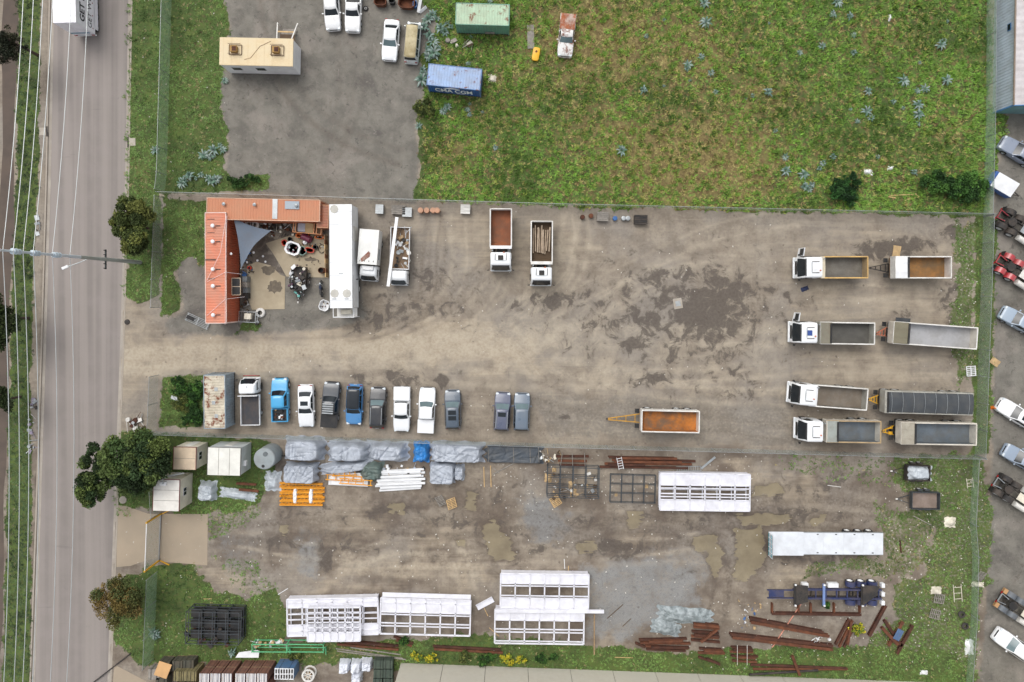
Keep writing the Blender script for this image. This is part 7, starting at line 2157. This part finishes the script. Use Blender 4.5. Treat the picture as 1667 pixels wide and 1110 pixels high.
# yellow tub, field rubbish
p = W(872, 88, .3)
yt = thing('plastic_tub', 'bright yellow plastic tub lying in the long grass', 'tub', (p.x, p.y, 0), R(80))
M_YPL = mat('yellow_plastic', '#e0ab1c', .45, 0, .08, 1.5, .15)
part('shell', G().loft([[(x * k, y * k * 1.0, z) for x, y in rrect(-.8, .8, .42, .25, 4)] for k, z in ((.85, 0), (1, .3), (.95, .42), (.6, .48))]), M_YPL, yt, True)
part('hatch', G().cyl((.25, 0, .47), (.25, 0, .52), .12, n=12), M_RUST2, yt)
for lab, x, y, sx, sy in (('crumpled white plastic bag in the field above the dark shrub', 1413, 279, 1.3, .7), ('small white plastic scrap in the field near the sticks', 1451, 273, .7, .5), ('thin white rag in the far field', 1450, 27, .25, .8), ('pale rubbish heap beside the blue container', 801, 127, .9, 1.0), ('white torn sheeting draped on the east fence', 1580, 1055, 1.0, 1.8), ('white rag at the warehouse corner in the grass', 1506, 1097, .9, .5), ('brown sacking on the sagging east fence', 1594, 953, 1.4, .6)):
    drape('plastic_scrap', lab, x, y, sx, sy, .3, M_WHITE if 'white' in lab else M_CRM, seed=int(x), soft=.7, folds=.12, cat='rubbish')
drape('dirt_heap', 'small pale gravel heap in the south-east grass', 1550, 852, 1.3, 1.2, .45, M_CRM, seed=77, soft=.9, boxy=2, cat='heap')
# wreckage in the thistles, rusty machinery by the north lot
junk_pile('timber_scrap', 'broken crate boards in the thistles below the green container', 'scrap', 748, 71, 0, 3.0, .8, 14, [M_GREYTIMBER, M_BRN, M_CRM], 41, (.3, .8), hmax=.25)
p = W(619, 2, .6)
for k, (x, y, s, lab) in enumerate(((618, 1, .9, 'rusty orange steel bin at the edge of the grey lot, by the black one'), (661, 3, 1.2, 'rusty open steel bin at the edge of the grey lot beside the white sheets'))):
    tub('steel_bin', lab, x, y, s * 1.6, s * 1.1, .8, M_RUST2, R(-5), cat='bin')
tub('steel_bin', 'black steel bin beside the rusty bins of the grey lot', 637, 0, .7, .7, .7, M_BLK, cat='bin')
tub('crate', 'bright blue crate beside the rusty open bin', 675, 6, .5, .8, .5, M_BLU, cat='crate')
for k, (x, y, r_) in enumerate(((682, 8, 80), (688, 14, 40))):
    p = W(x, y, .5)
    solo('sheet', ['white sheet of tin standing by the rusty bins', 'bent white tin sheet lying by the rusty bins'][k], 'tin sheet', G().box((0, 0, .3), (1.6 - .6 * k, .35, .05), M=Matrix.Rotation(R(30 + 20 * k), 3, 'X')), M_WHITE, (p.x, p.y, 0), R(r_))
# street rubbish, bent steel by the dark trees
junk_pile('scrap_heap', 'tangle of bent steel rods on the verge above the dark trees', 'scrap', 220, 688, 0, 2.0, 1.6, 22, [M_RUST, M_GALV, M_WHITE2], 42, (.4, .9), hmax=.3)
junk_pile('roadside_rubbish', 'pale litter and pipes dumped along the far verge', 'rubbish', 54, 690, 0, 1.0, 6.5, 26, [M_WHITE, M_GALV, M_CHAS, mat('mauve_plastic', '#8c8394', .6)], 43, (.2, .6), hmax=.15)
junk_pile('roadside_rubbish', 'short line of dumped pipe on the far verge near the power pole', 'rubbish', 62, 365, 0, .8, 2.4, 8, [M_GALV, M_CHAS], 44, (.2, .7), hmax=.1)
junk_pile('roadside_rubbish', 'scattered white litter around the rusty scrap in the south-east corner', 'rubbish', 1222, 1000, 0, 3.0, 3.4, 26, [M_WHITE, M_BLU, M_CARD], 45, (.1, .35), hmax=.1)
junk_pile('roadside_rubbish', 'white litter between the lower pair of long girders', 'rubbish', 1335, 1040, 0, 2.4, .8, 9, [M_WHITE], 46, (.12, .4), hmax=.12)
junk_pile('scrap_heap', 'white scrap loaded on the green steel rack', 'scrap', 440, 1046, .6, 3.4, .7, 20, [M_WHITE, M_GALV, M_CARD], 47, (.2, .6), hmax=.4)
junk_pile('cage_scrap', 'offcuts and boards lying inside the tall black cages', 'scrap', 935, 790, 0, 5.2, 2.8, 34, [M_BRN, M_CHAS, M_GALV, M_WHITE2, M_CARD], 48, (.15, .5), hmax=.6)
junk_pile('cage_scrap', 'dark steel offcuts stacked inside the cage in the grass', 'scrap', 345, 1027, 0, 5.4, 3.0, 46, [M_BLK, M_CHAS, M_RUST, M_CHAS], 49, (.3, .9), hmax=1.0)
for k, (x, y) in enumerate(((1557, 965), (1577, 786))):
    ladder('tubular_panel', ['cream tubular frame panel lying in the south-east grass', 'small yellow-white frame hooked on the east fence'][k], x, y - 14 + 6 * k, x + 2, y + 14 - 6 * k, M_CRM, .9 - .2 * k, .1, 3)
tyre('black tyre pair half hidden by the east fence weeds', 1566, 1001, 0, .4, .25)
tyre('black tyre beside white rags at the east fence', 1572, 1020, 0, .4, .25)
# pebbles, paper and offcuts strewn through the yards
rs = random.Random(99)
M_LIT = mat('litter_white', '#cfcac0', .8, 0, .15)
vsl, fsl = [], []
def litter(n, x0, x1, y0, y1):
    for _ in range(n):
        p = W(rs.uniform(x0, x1), rs.uniform(y0, y1))
        s = rs.uniform(.03, .10); a = rs.uniform(0, 3)
        k = len(vsl)
        for dx, dy, dz in ((-s, -s * .6, 0), (s, -s * .5, 0), (s * .8, s * .6, 0), (-s * .7, s * .5, 0), (0, 0, s * .7)):
            vsl.append((p.x + dx * math.cos(a) - dy * math.sin(a), p.y + dx * math.sin(a) + dy * math.cos(a), dz + .004))
        fsl.extend([(k, k + 1, k + 4), (k + 1, k + 2, k + 4), (k + 2, k + 3, k + 4), (k + 3, k, k + 4)])
litter(260, 1440, 1600, 740, 1090); litter(240, 780, 1240, 740, 830); litter(300, 400, 1440, 830, 1060); litter(160, 270, 1580, 340, 700); litter(80, 1545, 1590, 360, 620); litter(90, 200, 460, 830, 1060); litter(120, 1090, 1440, 980, 1090); litter(60, 215, 370, 0, 480)
struct('litter', G().add(vsl, fsl), M_LIT, kind='stuff')

# ================================================================ brick and pallet yard at the street end of the warehouse
M_BRK = mat('red_brown_brick', '#7a5444', .9, 0, .2, 3, .5, '#584540', 1.5, bump=.3, bscale=12)
def stripe_mat():
    t = NT('wrapped_brick_tops')
    v = t.n('TexCoord').outputs['Object']
    x = t.n('SeparateXYZ', {0: v}).outputs[0]
    f = t.math('FRACT', t.math('MULTIPLY', x, 5.2))
    c = t.mix(t.step(f, .55, .62), lin('#d8d3cb'), lin('#8d8f9c'))
    c = t.mix(t.math('MULTIPLY', t.step(t.noise(v, 3., 4), .5, .7), .4), c, lin('#b39b88'))
    t.put(t.b.inputs['Base Color'], c)
    t.b.inputs['Roughness'].default_value = .5
    return t.m
M_STRIPE = stripe_mat()
def pack(label, px, py, sx, sy, h, z, m, top=None, group=None, name='brick_pack', cat='brick pack', rows=6):
    p = W(px, py, z + h)
    t = thing(name, label, cat, (p.x, p.y, z), R(-1.5), group)
    for k in range(rows):
        hh = (h - .12) / rows
        part('course', G().box((0, 0, .12 + hh * (k + .5)), (sx - .03 * (k % 2), sy - .02, hh - .012)), m, t)
    part('pallet', G().box((0, 0, .06), (sx - .05, sy - .05, .1)), M_TIMBER, t)
    if top:
        part('wrap', G().box((0, 0, h + .006), (sx * .98, sy * .98, .02)), top, t)
    for x in (-.25, .25):
        part('strap', G().box((x * sx, 0, h * .5 + .08), (.03, sy + .012, h - .06)), M_BLK, t)
    return t
for row in range(2):
    for k, x in enumerate((332, 350, 368.5, 390.5, 408.5, 426)):
        yy = 1104 + 21 * row
        pb_ = W(x, yy, 2.75)
        lo = pack('lower red-brown brick pack in the double-height stacks by the green racks', x, yy, 1.12, 1.05, 1.35, 0, M_BRK, None, 'lower brick packs')
        lo.location.x, lo.location.y = pb_.x, pb_.y
        up = pack('upper striped-top brick pack in the double-height stacks by the green racks', x, yy, 1.12, 1.05, 1.35, 1.38, M_BRK, M_STRIPE, 'upper brick packs')
        up.location.x, up.location.y = pb_.x, pb_.y
M_KHA = mat('khaki_timber', '#7d7350', .85, 0, .2, 2, .4, '#4e4a36', 1.5)
M_DKT = mat('dark_wet_timber', '#4b4a40', .85, 0, .2, 2, .3)
for k, (x, y) in enumerate(((288, 1101), (301, 1101), (313, 1101), (292, 1119), (308, 1119), (288, 1084), (306, 1083))):
    pack('khaki timber pack beside the brick stacks' if k < 5 else 'dark timber pack behind the khaki ones', x, y, .85 if k < 5 else 1.2, 1.1, 1.9 if k < 5 else 1.2, 0, M_KHA if k < 5 else M_DKT, None, 'khaki timber packs' if k < 5 else 'dark timber packs', 'timber_pack', 'timber pack', 8)
for k, (x, y) in enumerate(((250, 1098), (266, 1086), (262, 1112))):
    pack('dark wet pallet load beneath the cardboard sheet', x, y, 1.3, 1.2, 1.3, 0, M_DKT if k else M_GREYTIMBER, None, 'dark pallet loads', 'timber_pack', 'timber pack', 6)
p = W(264, 1091, 1.7)
solo('cardboard_sheet', 'tan cardboard sheet leaning on the dark pallet loads', 'cardboard', G().box((0, 0, 0), (1.5, 1.5, .04), M=Matrix.Rotation(R(-14), 3, 'X')), mat('tan_cardboard', '#c39a6b', .85, 0, .08), (p.x, p.y, 1.62), R(-18))
p = W(401, 1065, .9)
solo('white_board', 'white board lying on top behind the brick stacks', 'board', G().prism([(-1.3, -.4), (1.35, -.4), (1.45, .35), (1.2, .45), (-.9, .2)], 0, .08), M_WHITE, (p.x, p.y, .8), 0)
pack('blue-wrapped block pack with a slotted white top', 462, 1097, 2.2, 1.3, 2.0, 0, steel('#4d6f96', .3), M_WHITE, None, 'block_pack', 'block pack', 5)
p = W(462, 1097, 2.03)
for i in range(7):
    for j in range(2):
        solo('slot_block', 'hollow block with a dark slot on the blue-wrapped pack', 'block', G().box((0, 0, .02), (.17, .45, .05), ch=.01), M_CHAS, (p.x - .9 + .3 * i, p.y - .3 + .6 * j, 2.03), R(-1.5), 'slotted blocks on the blue pack')
p = W(501, 1100, .9)
rc = thing('cable_reel', 'white ringed cable reel between the blue pack and the white bags', 'reel', (p.x, p.y, 0))
for z in (.05, .85):
    part('flange', G().lathe([(.55, z), (.75, z), (.75, z + .06), (.55, z + .06)], 24, 'z', closed=True), M_WHITE2, rc, True)
part('core', G().cyl((0, 0, .1), (0, 0, .86), .35, n=16), M_TIMBER, rc, True)
for k in range(4):
    part('spoke', G().box((0, 0, .88), (1.3, .08, .05), rz=R(45 * k)), M_WHITE2, rc)
for k, (x, y) in enumerate(((558, 1089), (577, 1089), (595, 1087), (578, 1107))):
    drape('bulk_bag', 'white woven bulk bag standing in the row by the dark green packs', x, y, 1.25, 1.25, 1.1, steel('#d5d9e2', .2), seed=80 + k, boxy=6, soft=.22, folds=.08, cat='bulk bag')
    bpy.data.objects[-1] if False else None
for o in bpy.data.objects:
    if o.name.startswith('bulk_bag'):
        o['group'] = 'white bulk bags'
M_DGR = mat('dark_green_block', '#3e4a41', .85, 0, .15, 2, .3, '#5b6152')
for k, (x, y) in enumerate(((615, 1082), (631, 1082), (615, 1097), (631, 1097), (614, 1112), (631, 1112))):
    pack('dark green block pack beside the warehouse corner', x, y, 1.05, .95, 1.0, 0, M_DGR, None, 'dark green block packs', 'block_pack', 'block pack', 5)
# ================================================================ vegetation
def veg_material(nm, rough=.75, trans=.0):
    t = NT(nm)
    a = t.n('Attribute', attribute_name='col')
    t.put(t.b.inputs['Base Color'], a.outputs['Color'])
    t.b.inputs['Roughness'].default_value = rough
    t.b.inputs['Specular IOR Level'].default_value = .2
    return t.m
M_VEG = veg_material('foliage')
rng = np.random.default_rng(5)
x_in = xs[4:-4]; y_in = ys[4:-4]
def sample(arr, px, py):
    wx = (px - NX) / PXM; wy = (NY - py) / PXM
    i = np.clip(((wx - x_in[0]) / .18).round().astype(int), 0, len(x_in) - 1) + 4
    j = np.clip(((wy - y_in[0]) / .18).round().astype(int), 0, len(y_in) - 1) + 4
    return arr[j, i]
N = 330000
px_ = rng.uniform(-40, 1720, N); py_ = rng.uniform(-60, 1170, N)
gmask = sample(g_grass, px_, py_)
def cells(x, y, seed):
    # 0 at the joint between tussocks, 1 on top of a tussock
    xi = np.floor(x); yi = np.floor(y); d1 = np.full(x.shape, 9.0)
    for ox in (-1, 0, 1):
        for oy in (-1, 0, 1):
            cx = xi + ox; cy = yi + oy
            h1 = np.modf(np.abs(np.sin(cx * 127.1 + cy * 311.7 + seed) * 43758.5453))[0]
            h2 = np.modf(np.abs(np.sin(cx * 269.5 + cy * 183.3 + seed) * 24634.6345))[0]
            d1 = np.minimum(d1, np.hypot(x - cx - h1, y - cy - h2))
    return np.clip(1.08 - d1 * 1.25, 0, 1)
wxy = fbm(px_ / 20, py_ / 20, 77, 2) * 12
clump = .62 * cells((px_ + wxy) / 16.0, (py_ - wxy) / 13.0, 2.0) + .38 * fbm(px_ / 7, py_ / 7, 21, 2)
big = fbm(px_ / 60, py_ / 60, 31, 3)
keep = (rng.random(N) < gmask * 1.15 - .12) & (rng.random(N) < .16 + 1.0 * clump)
infield = ((px_ > 700) & (py_ < 345))
keep &= ~((~infield) & (rng.random(N) < .25))
px_, py_, clump, big = px_[keep], py_[keep], clump[keep], big[keep]
dryv = sample(g_dry, px_, py_)
infield = (px_ > 690) & (py_ < 345)
n = len(px_)
wx = (px_ - NX) / PXM; wy = (NY - py_) / PXM
hgt = np.where(infield, .07 + .75 * np.clip(clump - .25, 0, 1) ** 1.3, .06 + .22 * np.clip(clump - .3, 0, 1)) * rng.uniform(.6, 1.3, n)
NB = 6
ang = rng.uniform(0, 2 * np.pi, (n, NB)); lean = rng.uniform(.25, 1.0, (n, NB)) * np.where(infield, .34, .22)[:, None]
bw = rng.uniform(.025, .06, (n, NB)) * np.where(infield, 1.25, 1.0)[:, None]
bx = wx[:, None] + rng.normal(0, .07, (n, NB)); by = wy[:, None] + rng.normal(0, .07, (n, NB))
ca, sa = np.cos(ang), np.sin(ang)
V = np.zeros((n, NB, 3, 3))
V[:, :, 0, 0] = bx - sa * bw; V[:, :, 0, 1] = by + ca * bw
V[:, :, 1, 0] = bx + sa * bw; V[:, :, 1, 1] = by - ca * bw
V[:, :, 2, 0] = bx + ca * lean; V[:, :, 2, 1] = by + sa * lean
V[:, :, 2, 2] = hgt[:, None] * rng.uniform(.6, 1.1, (n, NB))
V[:, :, :2, 2] = .0
lush = np.array(lin('#6a903b')); dark = np.array(lin('#4a672c')); yel = np.array(lin('#7e8f3d')); straw = np.array(lin('#968a58')); bright = np.array(lin('#6f9d35')); brown = np.array(lin('#6d5d3e'))
r1 = rng.random(n)
zone = np.zeros(n)
for cx, cy, rx, ry, st in [(880, 215, 40, 30, .5), (1585, 150, 26, 200, .35), (1540, 220, 36, 50, .35), (760, 60, 80, 60, -.25), (1430, 90, 120, 70, -.18), (1350, 200, 60, 60, -.2), (850, 250, 60, 40, -.12), (1290, 120, 50, 30, -.2), (1160, 160, 60, 20, -.15), (330, 180, 30, 40, .3), (320, 60, 30, 60, .2), (235, 130, 16, 30, -.3), (50, 300, 30, 900, -.22), (40, 900, 30, 200, .1)]:
    zone += st * np.exp(-(((px_ - cx) / rx) ** 2 + ((py_ - cy) / ry) ** 2))
t1 = np.clip((big - .3) * 2.4 + zone, 0, 1)[:, None]
colr = dark * (1 - t1) + lush * t1
pick_b = (r1 < np.where(infield, .16, .08)) & (big > .45); colr[pick_b] = bright
pick_y = rng.random(n) < (np.where(infield, .10, .03) + .35 * dryv); colr[pick_y] = yel
pick_s = rng.random(n) < np.clip(dryv * .62 + .05, 0, .8) * (clump < .66); colr[pick_s] = straw
pick_r = rng.random(n) < dryv * .16; colr[pick_r] = brown
low = (clump < .44) & infield & (rng.random(n) < .35 + .55 * dryv); colr[low] = brown  # brown thatch low between tussocks, with the shade there put into the colour
colr = np.where(((clump > .6) & infield)[:, None], colr * np.array([1.16, 1.16, 1.0]), colr)  # tussock tops brightened: light on the tips painted into the blade colour
lum = colr.mean(1, keepdims=True)
far = (px_ < 80)[:, None]
colr = np.where(far, (colr * .55 + lum * .45) * .72, colr)
offf = (~infield & (px_ > 80))[:, None]
colr = np.where(offf, (colr * .72 + lum * .28) * np.array([1.10, 1.06, .98]), colr)
colr = np.where(infield[:, None], (colr * .80 + lum * .20) * np.array([1.28, 1.26, 1.02]), colr)
colr = colr * rng.uniform(.75, 1.25, (n, 1))
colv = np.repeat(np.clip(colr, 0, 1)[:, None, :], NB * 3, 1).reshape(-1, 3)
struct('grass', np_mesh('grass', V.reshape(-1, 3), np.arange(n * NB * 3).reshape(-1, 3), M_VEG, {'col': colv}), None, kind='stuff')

def leaf_cloud(clumps, per, size, cols, seed, flat=.6, ratio=.55):
    """clumps: (x,y,z,r). quads scattered in each clump; returns verts, faces, colours"""
    r_ = np.random.default_rng(seed)
    P = []; CC = []
    for (x, y, z, rr) in clumps:
        k = int(per * (rr ** 2) * 9) + 12
        d = r_.normal(0, 1, (k, 3)); d /= np.linalg.norm(d, axis=1)[:, None]
        rad = rr * r_.uniform(.45, 1.05, (k, 1))
        P.append(np.array([x, y, z]) + d * rad * np.array([1, 1, flat]))
        c = np.array(cols[r_.integers(0, len(cols))]) * r_.uniform(.8, 1.2)
        CC.append(c * r_.uniform(.55, 1.5, (k, 1)))
    P = np.concatenate(P); CC = np.clip(np.concatenate(CC), 0, 1)
    k = len(P)
    u = r_.normal(0, 1, (k, 3)); u[:, 2] *= .5; u /= np.linalg.norm(u, axis=1)[:, None]
    v = np.cross(u, r_.normal(0, 1, (k, 3))); v /= np.linalg.norm(v, axis=1)[:, None]
    s = r_.uniform(.6, 1.3, (k, 1)) * size
    V = np.stack([P - u * s, P + v * s * ratio, P + u * s, P - v * s * ratio], 1).reshape(-1, 3)
    return V, np.arange(4 * k).reshape(-1, 4), np.repeat(CC, 4, 0)
def tree(name, label, px, py, zc, rx, ry, rz_, cols, seed, ncl=46, size=.13, per=70, trunk=.14, cat='tree', fill=.6, barkc='#4b4037', group=None):
    p = W(px, py, zc)
    t = thing(name, label, cat, (p.x, p.y, 0), 0, group)
    r_ = random.Random(seed)
    lobes = [(0, 0, 0, .62)] + [(rx * .62 * math.cos(b), ry * .62 * math.sin(b), r_.uniform(-.4, .4) * rz_, r_.uniform(.32, .6)) for b in [r_.uniform(0, 2 * PI) for _ in range(5)]]
    cl = []
    ncl = int(ncl * 2.1)
    for k in range(ncl):
        a = r_.uniform(0, 2 * PI); e = r_.uniform(-.5, 1); q = r_.uniform(fill, 1) if k > 6 else r_.uniform(.1, .6)
        c = math.sqrt(max(0, 1 - e * e))
        lx, ly, lz, ls = lobes[k % len(lobes)]
        cl.append((lx + ls * rx * q * c * math.cos(a), ly + ls * ry * q * c * math.sin(a), zc + lz + ls * rz_ * q * e, r_.choice((.10, .15, .20, .27, .34)) * min(rx, ry) * .85))
    V, F, Cc = leaf_cloud(cl, per, size, cols, seed)
    V[:, 2] = np.maximum(V[:, 2], .03)
    part('crown', np_mesh('crown', V, F, M_VEG, {'col': Cc}), None, t)
    bark = mat('bark_' + barkc.strip('#'), barkc, .9, 0, .2, 3, bump=.4, bscale=14)
    z1 = max(.4, zc - rz_ * .5)
    part('trunk', G().tube([(0, 0, -.05), (.05, .03, z1 * .5), (-.03, .05, z1), (.02, 0, zc)], [trunk, trunk * .8, trunk * .65, trunk * .3], 8), bark, t, True)
    for k in range(min(9, ncl)):
        x, y, z, _ = cl[k * max(1, ncl // 10)]
        part('limb', G().tube([(0, .02, z1 * .85), (x * .45, y * .45, (z1 + z) / 2 + .1), (x, y, z)], [trunk * .5, trunk * .3, trunk * .1], 6), bark, t, True)
    return t
L = lambda *a: [lin(q) for q in a]
DK = L('#2b3a21', '#36492b', '#435730', '#505f33', '#26341c', '#5a6836')
OL = L('#4b562c', '#5c6635', '#3d4826', '#6a6f3a')
AU = L('#66592f', '#746138', '#5b5a31', '#4d5530', '#7c6a40')
BG = L('#2f4a24', '#3d5e2b', '#4c7032', '#284020')
tree('verge_tree', 'olive-green bushy tree on the verge just above the power pole', 211, 366, 3.6, 2.5, 2.7, 1.7, OL, 1, 54, .13, 80)
tree('verge_tree', 'large dark green tree spreading over the street by the sheds', 200, 748, 4.6, 4.0, 3.7, 2.2, DK, 2, 90, .15, 60, .22)
tree('verge_tree', 'smaller dark green tree overhanging the road beside the large one', 164, 778, 4.2, 2.3, 3.3, 1.7, DK, 3, 60, .14, 70, .15)
tree('verge_tree', 'thin brown-leaved tree overhanging the kerb below the concrete driveway', 186, 994, 4.0, 3.1, 3.3, 1.5, AU, 4, 38, .11, 60, .12, fill=.4)
tree('verge_tree', 'dark bare-branched tree on the far side of the street by the semi-trailer', 6, 62, 5.0, 2.0, 2.6, 1.8, L('#2f3324', '#3a3a2a', '#23281c'), 5, 34, .10, 50, .2, fill=.4)
tree('verge_tree', 'dark green tree on the far side of the street below the power pole', -6, 520, 4.6, 2.2, 3.4, 1.8, L('#2f3a20', '#3c4726', '#283018'), 6, 46, .13, 60, .18)
tree('verge_tree', 'dark low tree on the far side of the street near the dumped litter', -12, 655, 4.0, 1.8, 2.2, 1.5, L('#2f3a20', '#36402a'), 8, 36, .12, 60, .15)
tree('shrub', 'large green shrub filling the south-east corner of the field', 1556, 304, .9, 3.4, 2.0, .9, BG, 9, 70, .13, 70, .06, 'shrub', .3)
tree('shrub', 'round dark green shrub by the field fence near the white plastic bag', 1377, 307, .8, 1.8, 1.6, .9, L('#223a20', '#2d4a26', '#355a2c'), 10, 44, .11, 80, .05, 'shrub', .3)
tree('shrub', 'khaki shrub beside the grey lot below the blue container', 692, 178, .7, 1.2, 1.8, .7, OL, 11, 36, .1, 80, .04, 'shrub', .3)
tree('shrub', 'low dark green hedge at the corner of the grey lot', 398, 293, .5, 2.1, .9, .5, L('#2f4a22', '#3a5829', '#2a4020'), 12, 40, .10, 80, .04, 'shrub', .3)
for k, (x, y, a, b) in enumerate(((292, 628, 1.5, 1.0), (316, 645, 1.3, 1.6), (290, 660, 1.4, 1.4), (312, 678, 1.3, 1.2))):
    tree('weed_clump', ['leafy weed clump at the northern edge beside the rusty container', 'dense green weed clump touching the rusty container', 'olive weed clump in the corner behind the street fence', 'dark green weed clump by the southern end of the rusty container'][k], x, y, .5, a, b, .5, [BG, BG, OL, BG][k], 20 + k, 40, .1, 80, .03, 'weeds', .2)
YF = L('#a8a02c', '#7d8c34', '#5a7030', '#b9ac35')
for k, (x, y, a, c) in enumerate(((676, 1068, .9, YF), (702, 1072, .9, YF), (755, 1070, 1.0, OL), (790, 1072, 1.3, BG), (825, 1075, 1.1, YF), (848, 1076, .9, YF), (880, 1072, .9, BG), (905, 1070, .8, BG), (1395, 1024, 1.0, YF), (480, 1070, 1.0, OL), (660, 1045, .9, BG), (1345, 985, .6, BG))):
    tree('weed_clump', ['yellow-flowering weed by the warehouse corner', 'yellow-flowering weed next to the one at the warehouse corner', 'olive weed in the bottom strip below the second truss module', 'tall green weed against the warehouse wall', 'yellow-flowering weed below the open truss module', 'yellow weed below the open truss module, nearer its middle', 'green weed in the bottom strip under the open module', 'small green weed beside the long timber plank', 'yellow-green weed between the long girders and diagonal pile', 'olive weed beneath the empty green rack', 'green weed by the rusty bundle below the second module', 'small weed under the skeletal trailer'][k], x, y, .4, a * .9, a * .7, .4, c, 40 + k, 24, .09, 90, .025, 'weeds', .2)

# thistles
def thistle_mesh(seed, n=15, r=.55):
    r_ = random.Random(seed)
    vs, fs, cs = [], [], []
    base = [lin('#7f918a'), lin('#6c8378'), lin('#8d9b93'), lin('#5f7a68')]
    for k in range(n):
        a = 2 * PI * k / n + r_.uniform(-.25, .25)
        L_ = r * r_.uniform(.6, 1.2); h = r_.uniform(.1, .4)
        d = Vector((math.cos(a), math.sin(a), 0)); s = Vector((-d.y, d.x, 0))
        i = len(vs)
        for f, wv, z in ((.05, .02, .05), (.35, .075, .05 + h * .8), (.7, .07, .05 + h), (1.0, .008, h * .55)):
            c = d * (L_ * f)
            vs += [tuple(c - s * wv + Vector((0, 0, z))), tuple(c + Vector((0, 0, z - .02))), tuple(c + s * wv + Vector((0, 0, z)))]
        for q in range(3):
            for e in range(2):
                fs.append((i + q * 3 + e, i + q * 3 + e + 1, i + q * 3 + e + 4, i + q * 3 + e + 3))
        c = np.array(base[r_.randrange(4)]) * r_.uniform(.8, 1.15)
        cs += [c] * 12
    return np_mesh('thistle', np.array(vs), np.array(fs), M_VEG, {'col': np.array(cs)})
TH = [thistle_mesh(s, 13 + s % 5, .5 + .06 * (s % 4)) for s in range(6)]
def thistle(px, py, label, group, s=1.0):
    p = W(px, py, .2)
    o = solo('thistle', label, 'thistle', random.choice(TH), None, (p.x, p.y, 0), random.uniform(0, 6), group)
    k = s * random.choice((.45, .6, .75, .9, 1.0, 1.15)) * random.uniform(.9, 1.1)
    o.scale = (k, k, k)
FIELD = [(1252, 37), (1356, 23), (1383, 26), (1390, 57), (1302, 85), (1338, 75), (1390, 85), (1543, 34), (1531, 73), (1537, 66), (1498, 101), (1470, 131), (1413, 148), (1493, 147), (1505, 144), (1454, 165), (1471, 175), (1385, 177), (1396, 197), (1494, 170), (1495, 186), (1495, 201), (1225, 155), (1214, 160), (1262, 212), (1356, 255), (1340, 265), (1334, 274), (1429, 255), (1279, 278), (1308, 284), (1318, 308), (1310, 303), (1322, 300), (1488, 280), (1279, 255), (1410, 181), (1418, 192),
         (1146, 5), (1081, 31), (1149, 36), (1052, 58), (1141, 92), (1120, 105), (1118, 112), (1157, 118), (1165, 149), (1123, 130), (1081, 139), (1047, 146), (1012, 245), (806, 240), (1362, 3), (1540, 130), (1250, 150)]
for x, y in FIELD:
    thistle(x, y, 'blue-grey thistle rosette scattered in the overgrown field', 'thistles in the field')
for x, y in ((696, 31), (704, 24), (717, 46), (733, 43), (724, 52), (698, 58), (704, 68), (697, 80), (698, 92), (714, 78), (706, 86), (762, 103), (766, 60), (688, 114), (686, 130), (690, 122), (712, 30), (690, 44), (797, 2), (728, 36)):
    thistle(x, y, 'blue-grey thistle in the dense patch between the van and the containers', 'thistles beside the van', 1.25)
for x, y in ((725, 168), (721, 180), (764, 168), (764, 186), (785, 182), (681, 205), (728, 174), (760, 178)):
    thistle(x, y, 'blue-grey thistle below the blue container', 'thistles below the blue container')
for x, y in ((365, 131), (357, 236), (348, 244), (331, 252), (342, 255), (318, 290), (326, 284), (338, 290), (345, 294), (300, 294), (308, 286), (352, 292), (295, 298), (362, 244)):
    thistle(x, y, 'blue-grey thistle on the grass edge of the grey lot', 'thistles beside the grey lot', 1.15)
for x, y in ((378, 1062), (255, 1035), (250, 1030), (252, 245), (1612, 290)):
    thistle(x, y, 'blue-grey thistle growing against a chain-link fence or cage', 'thistles along fences', 1.1)
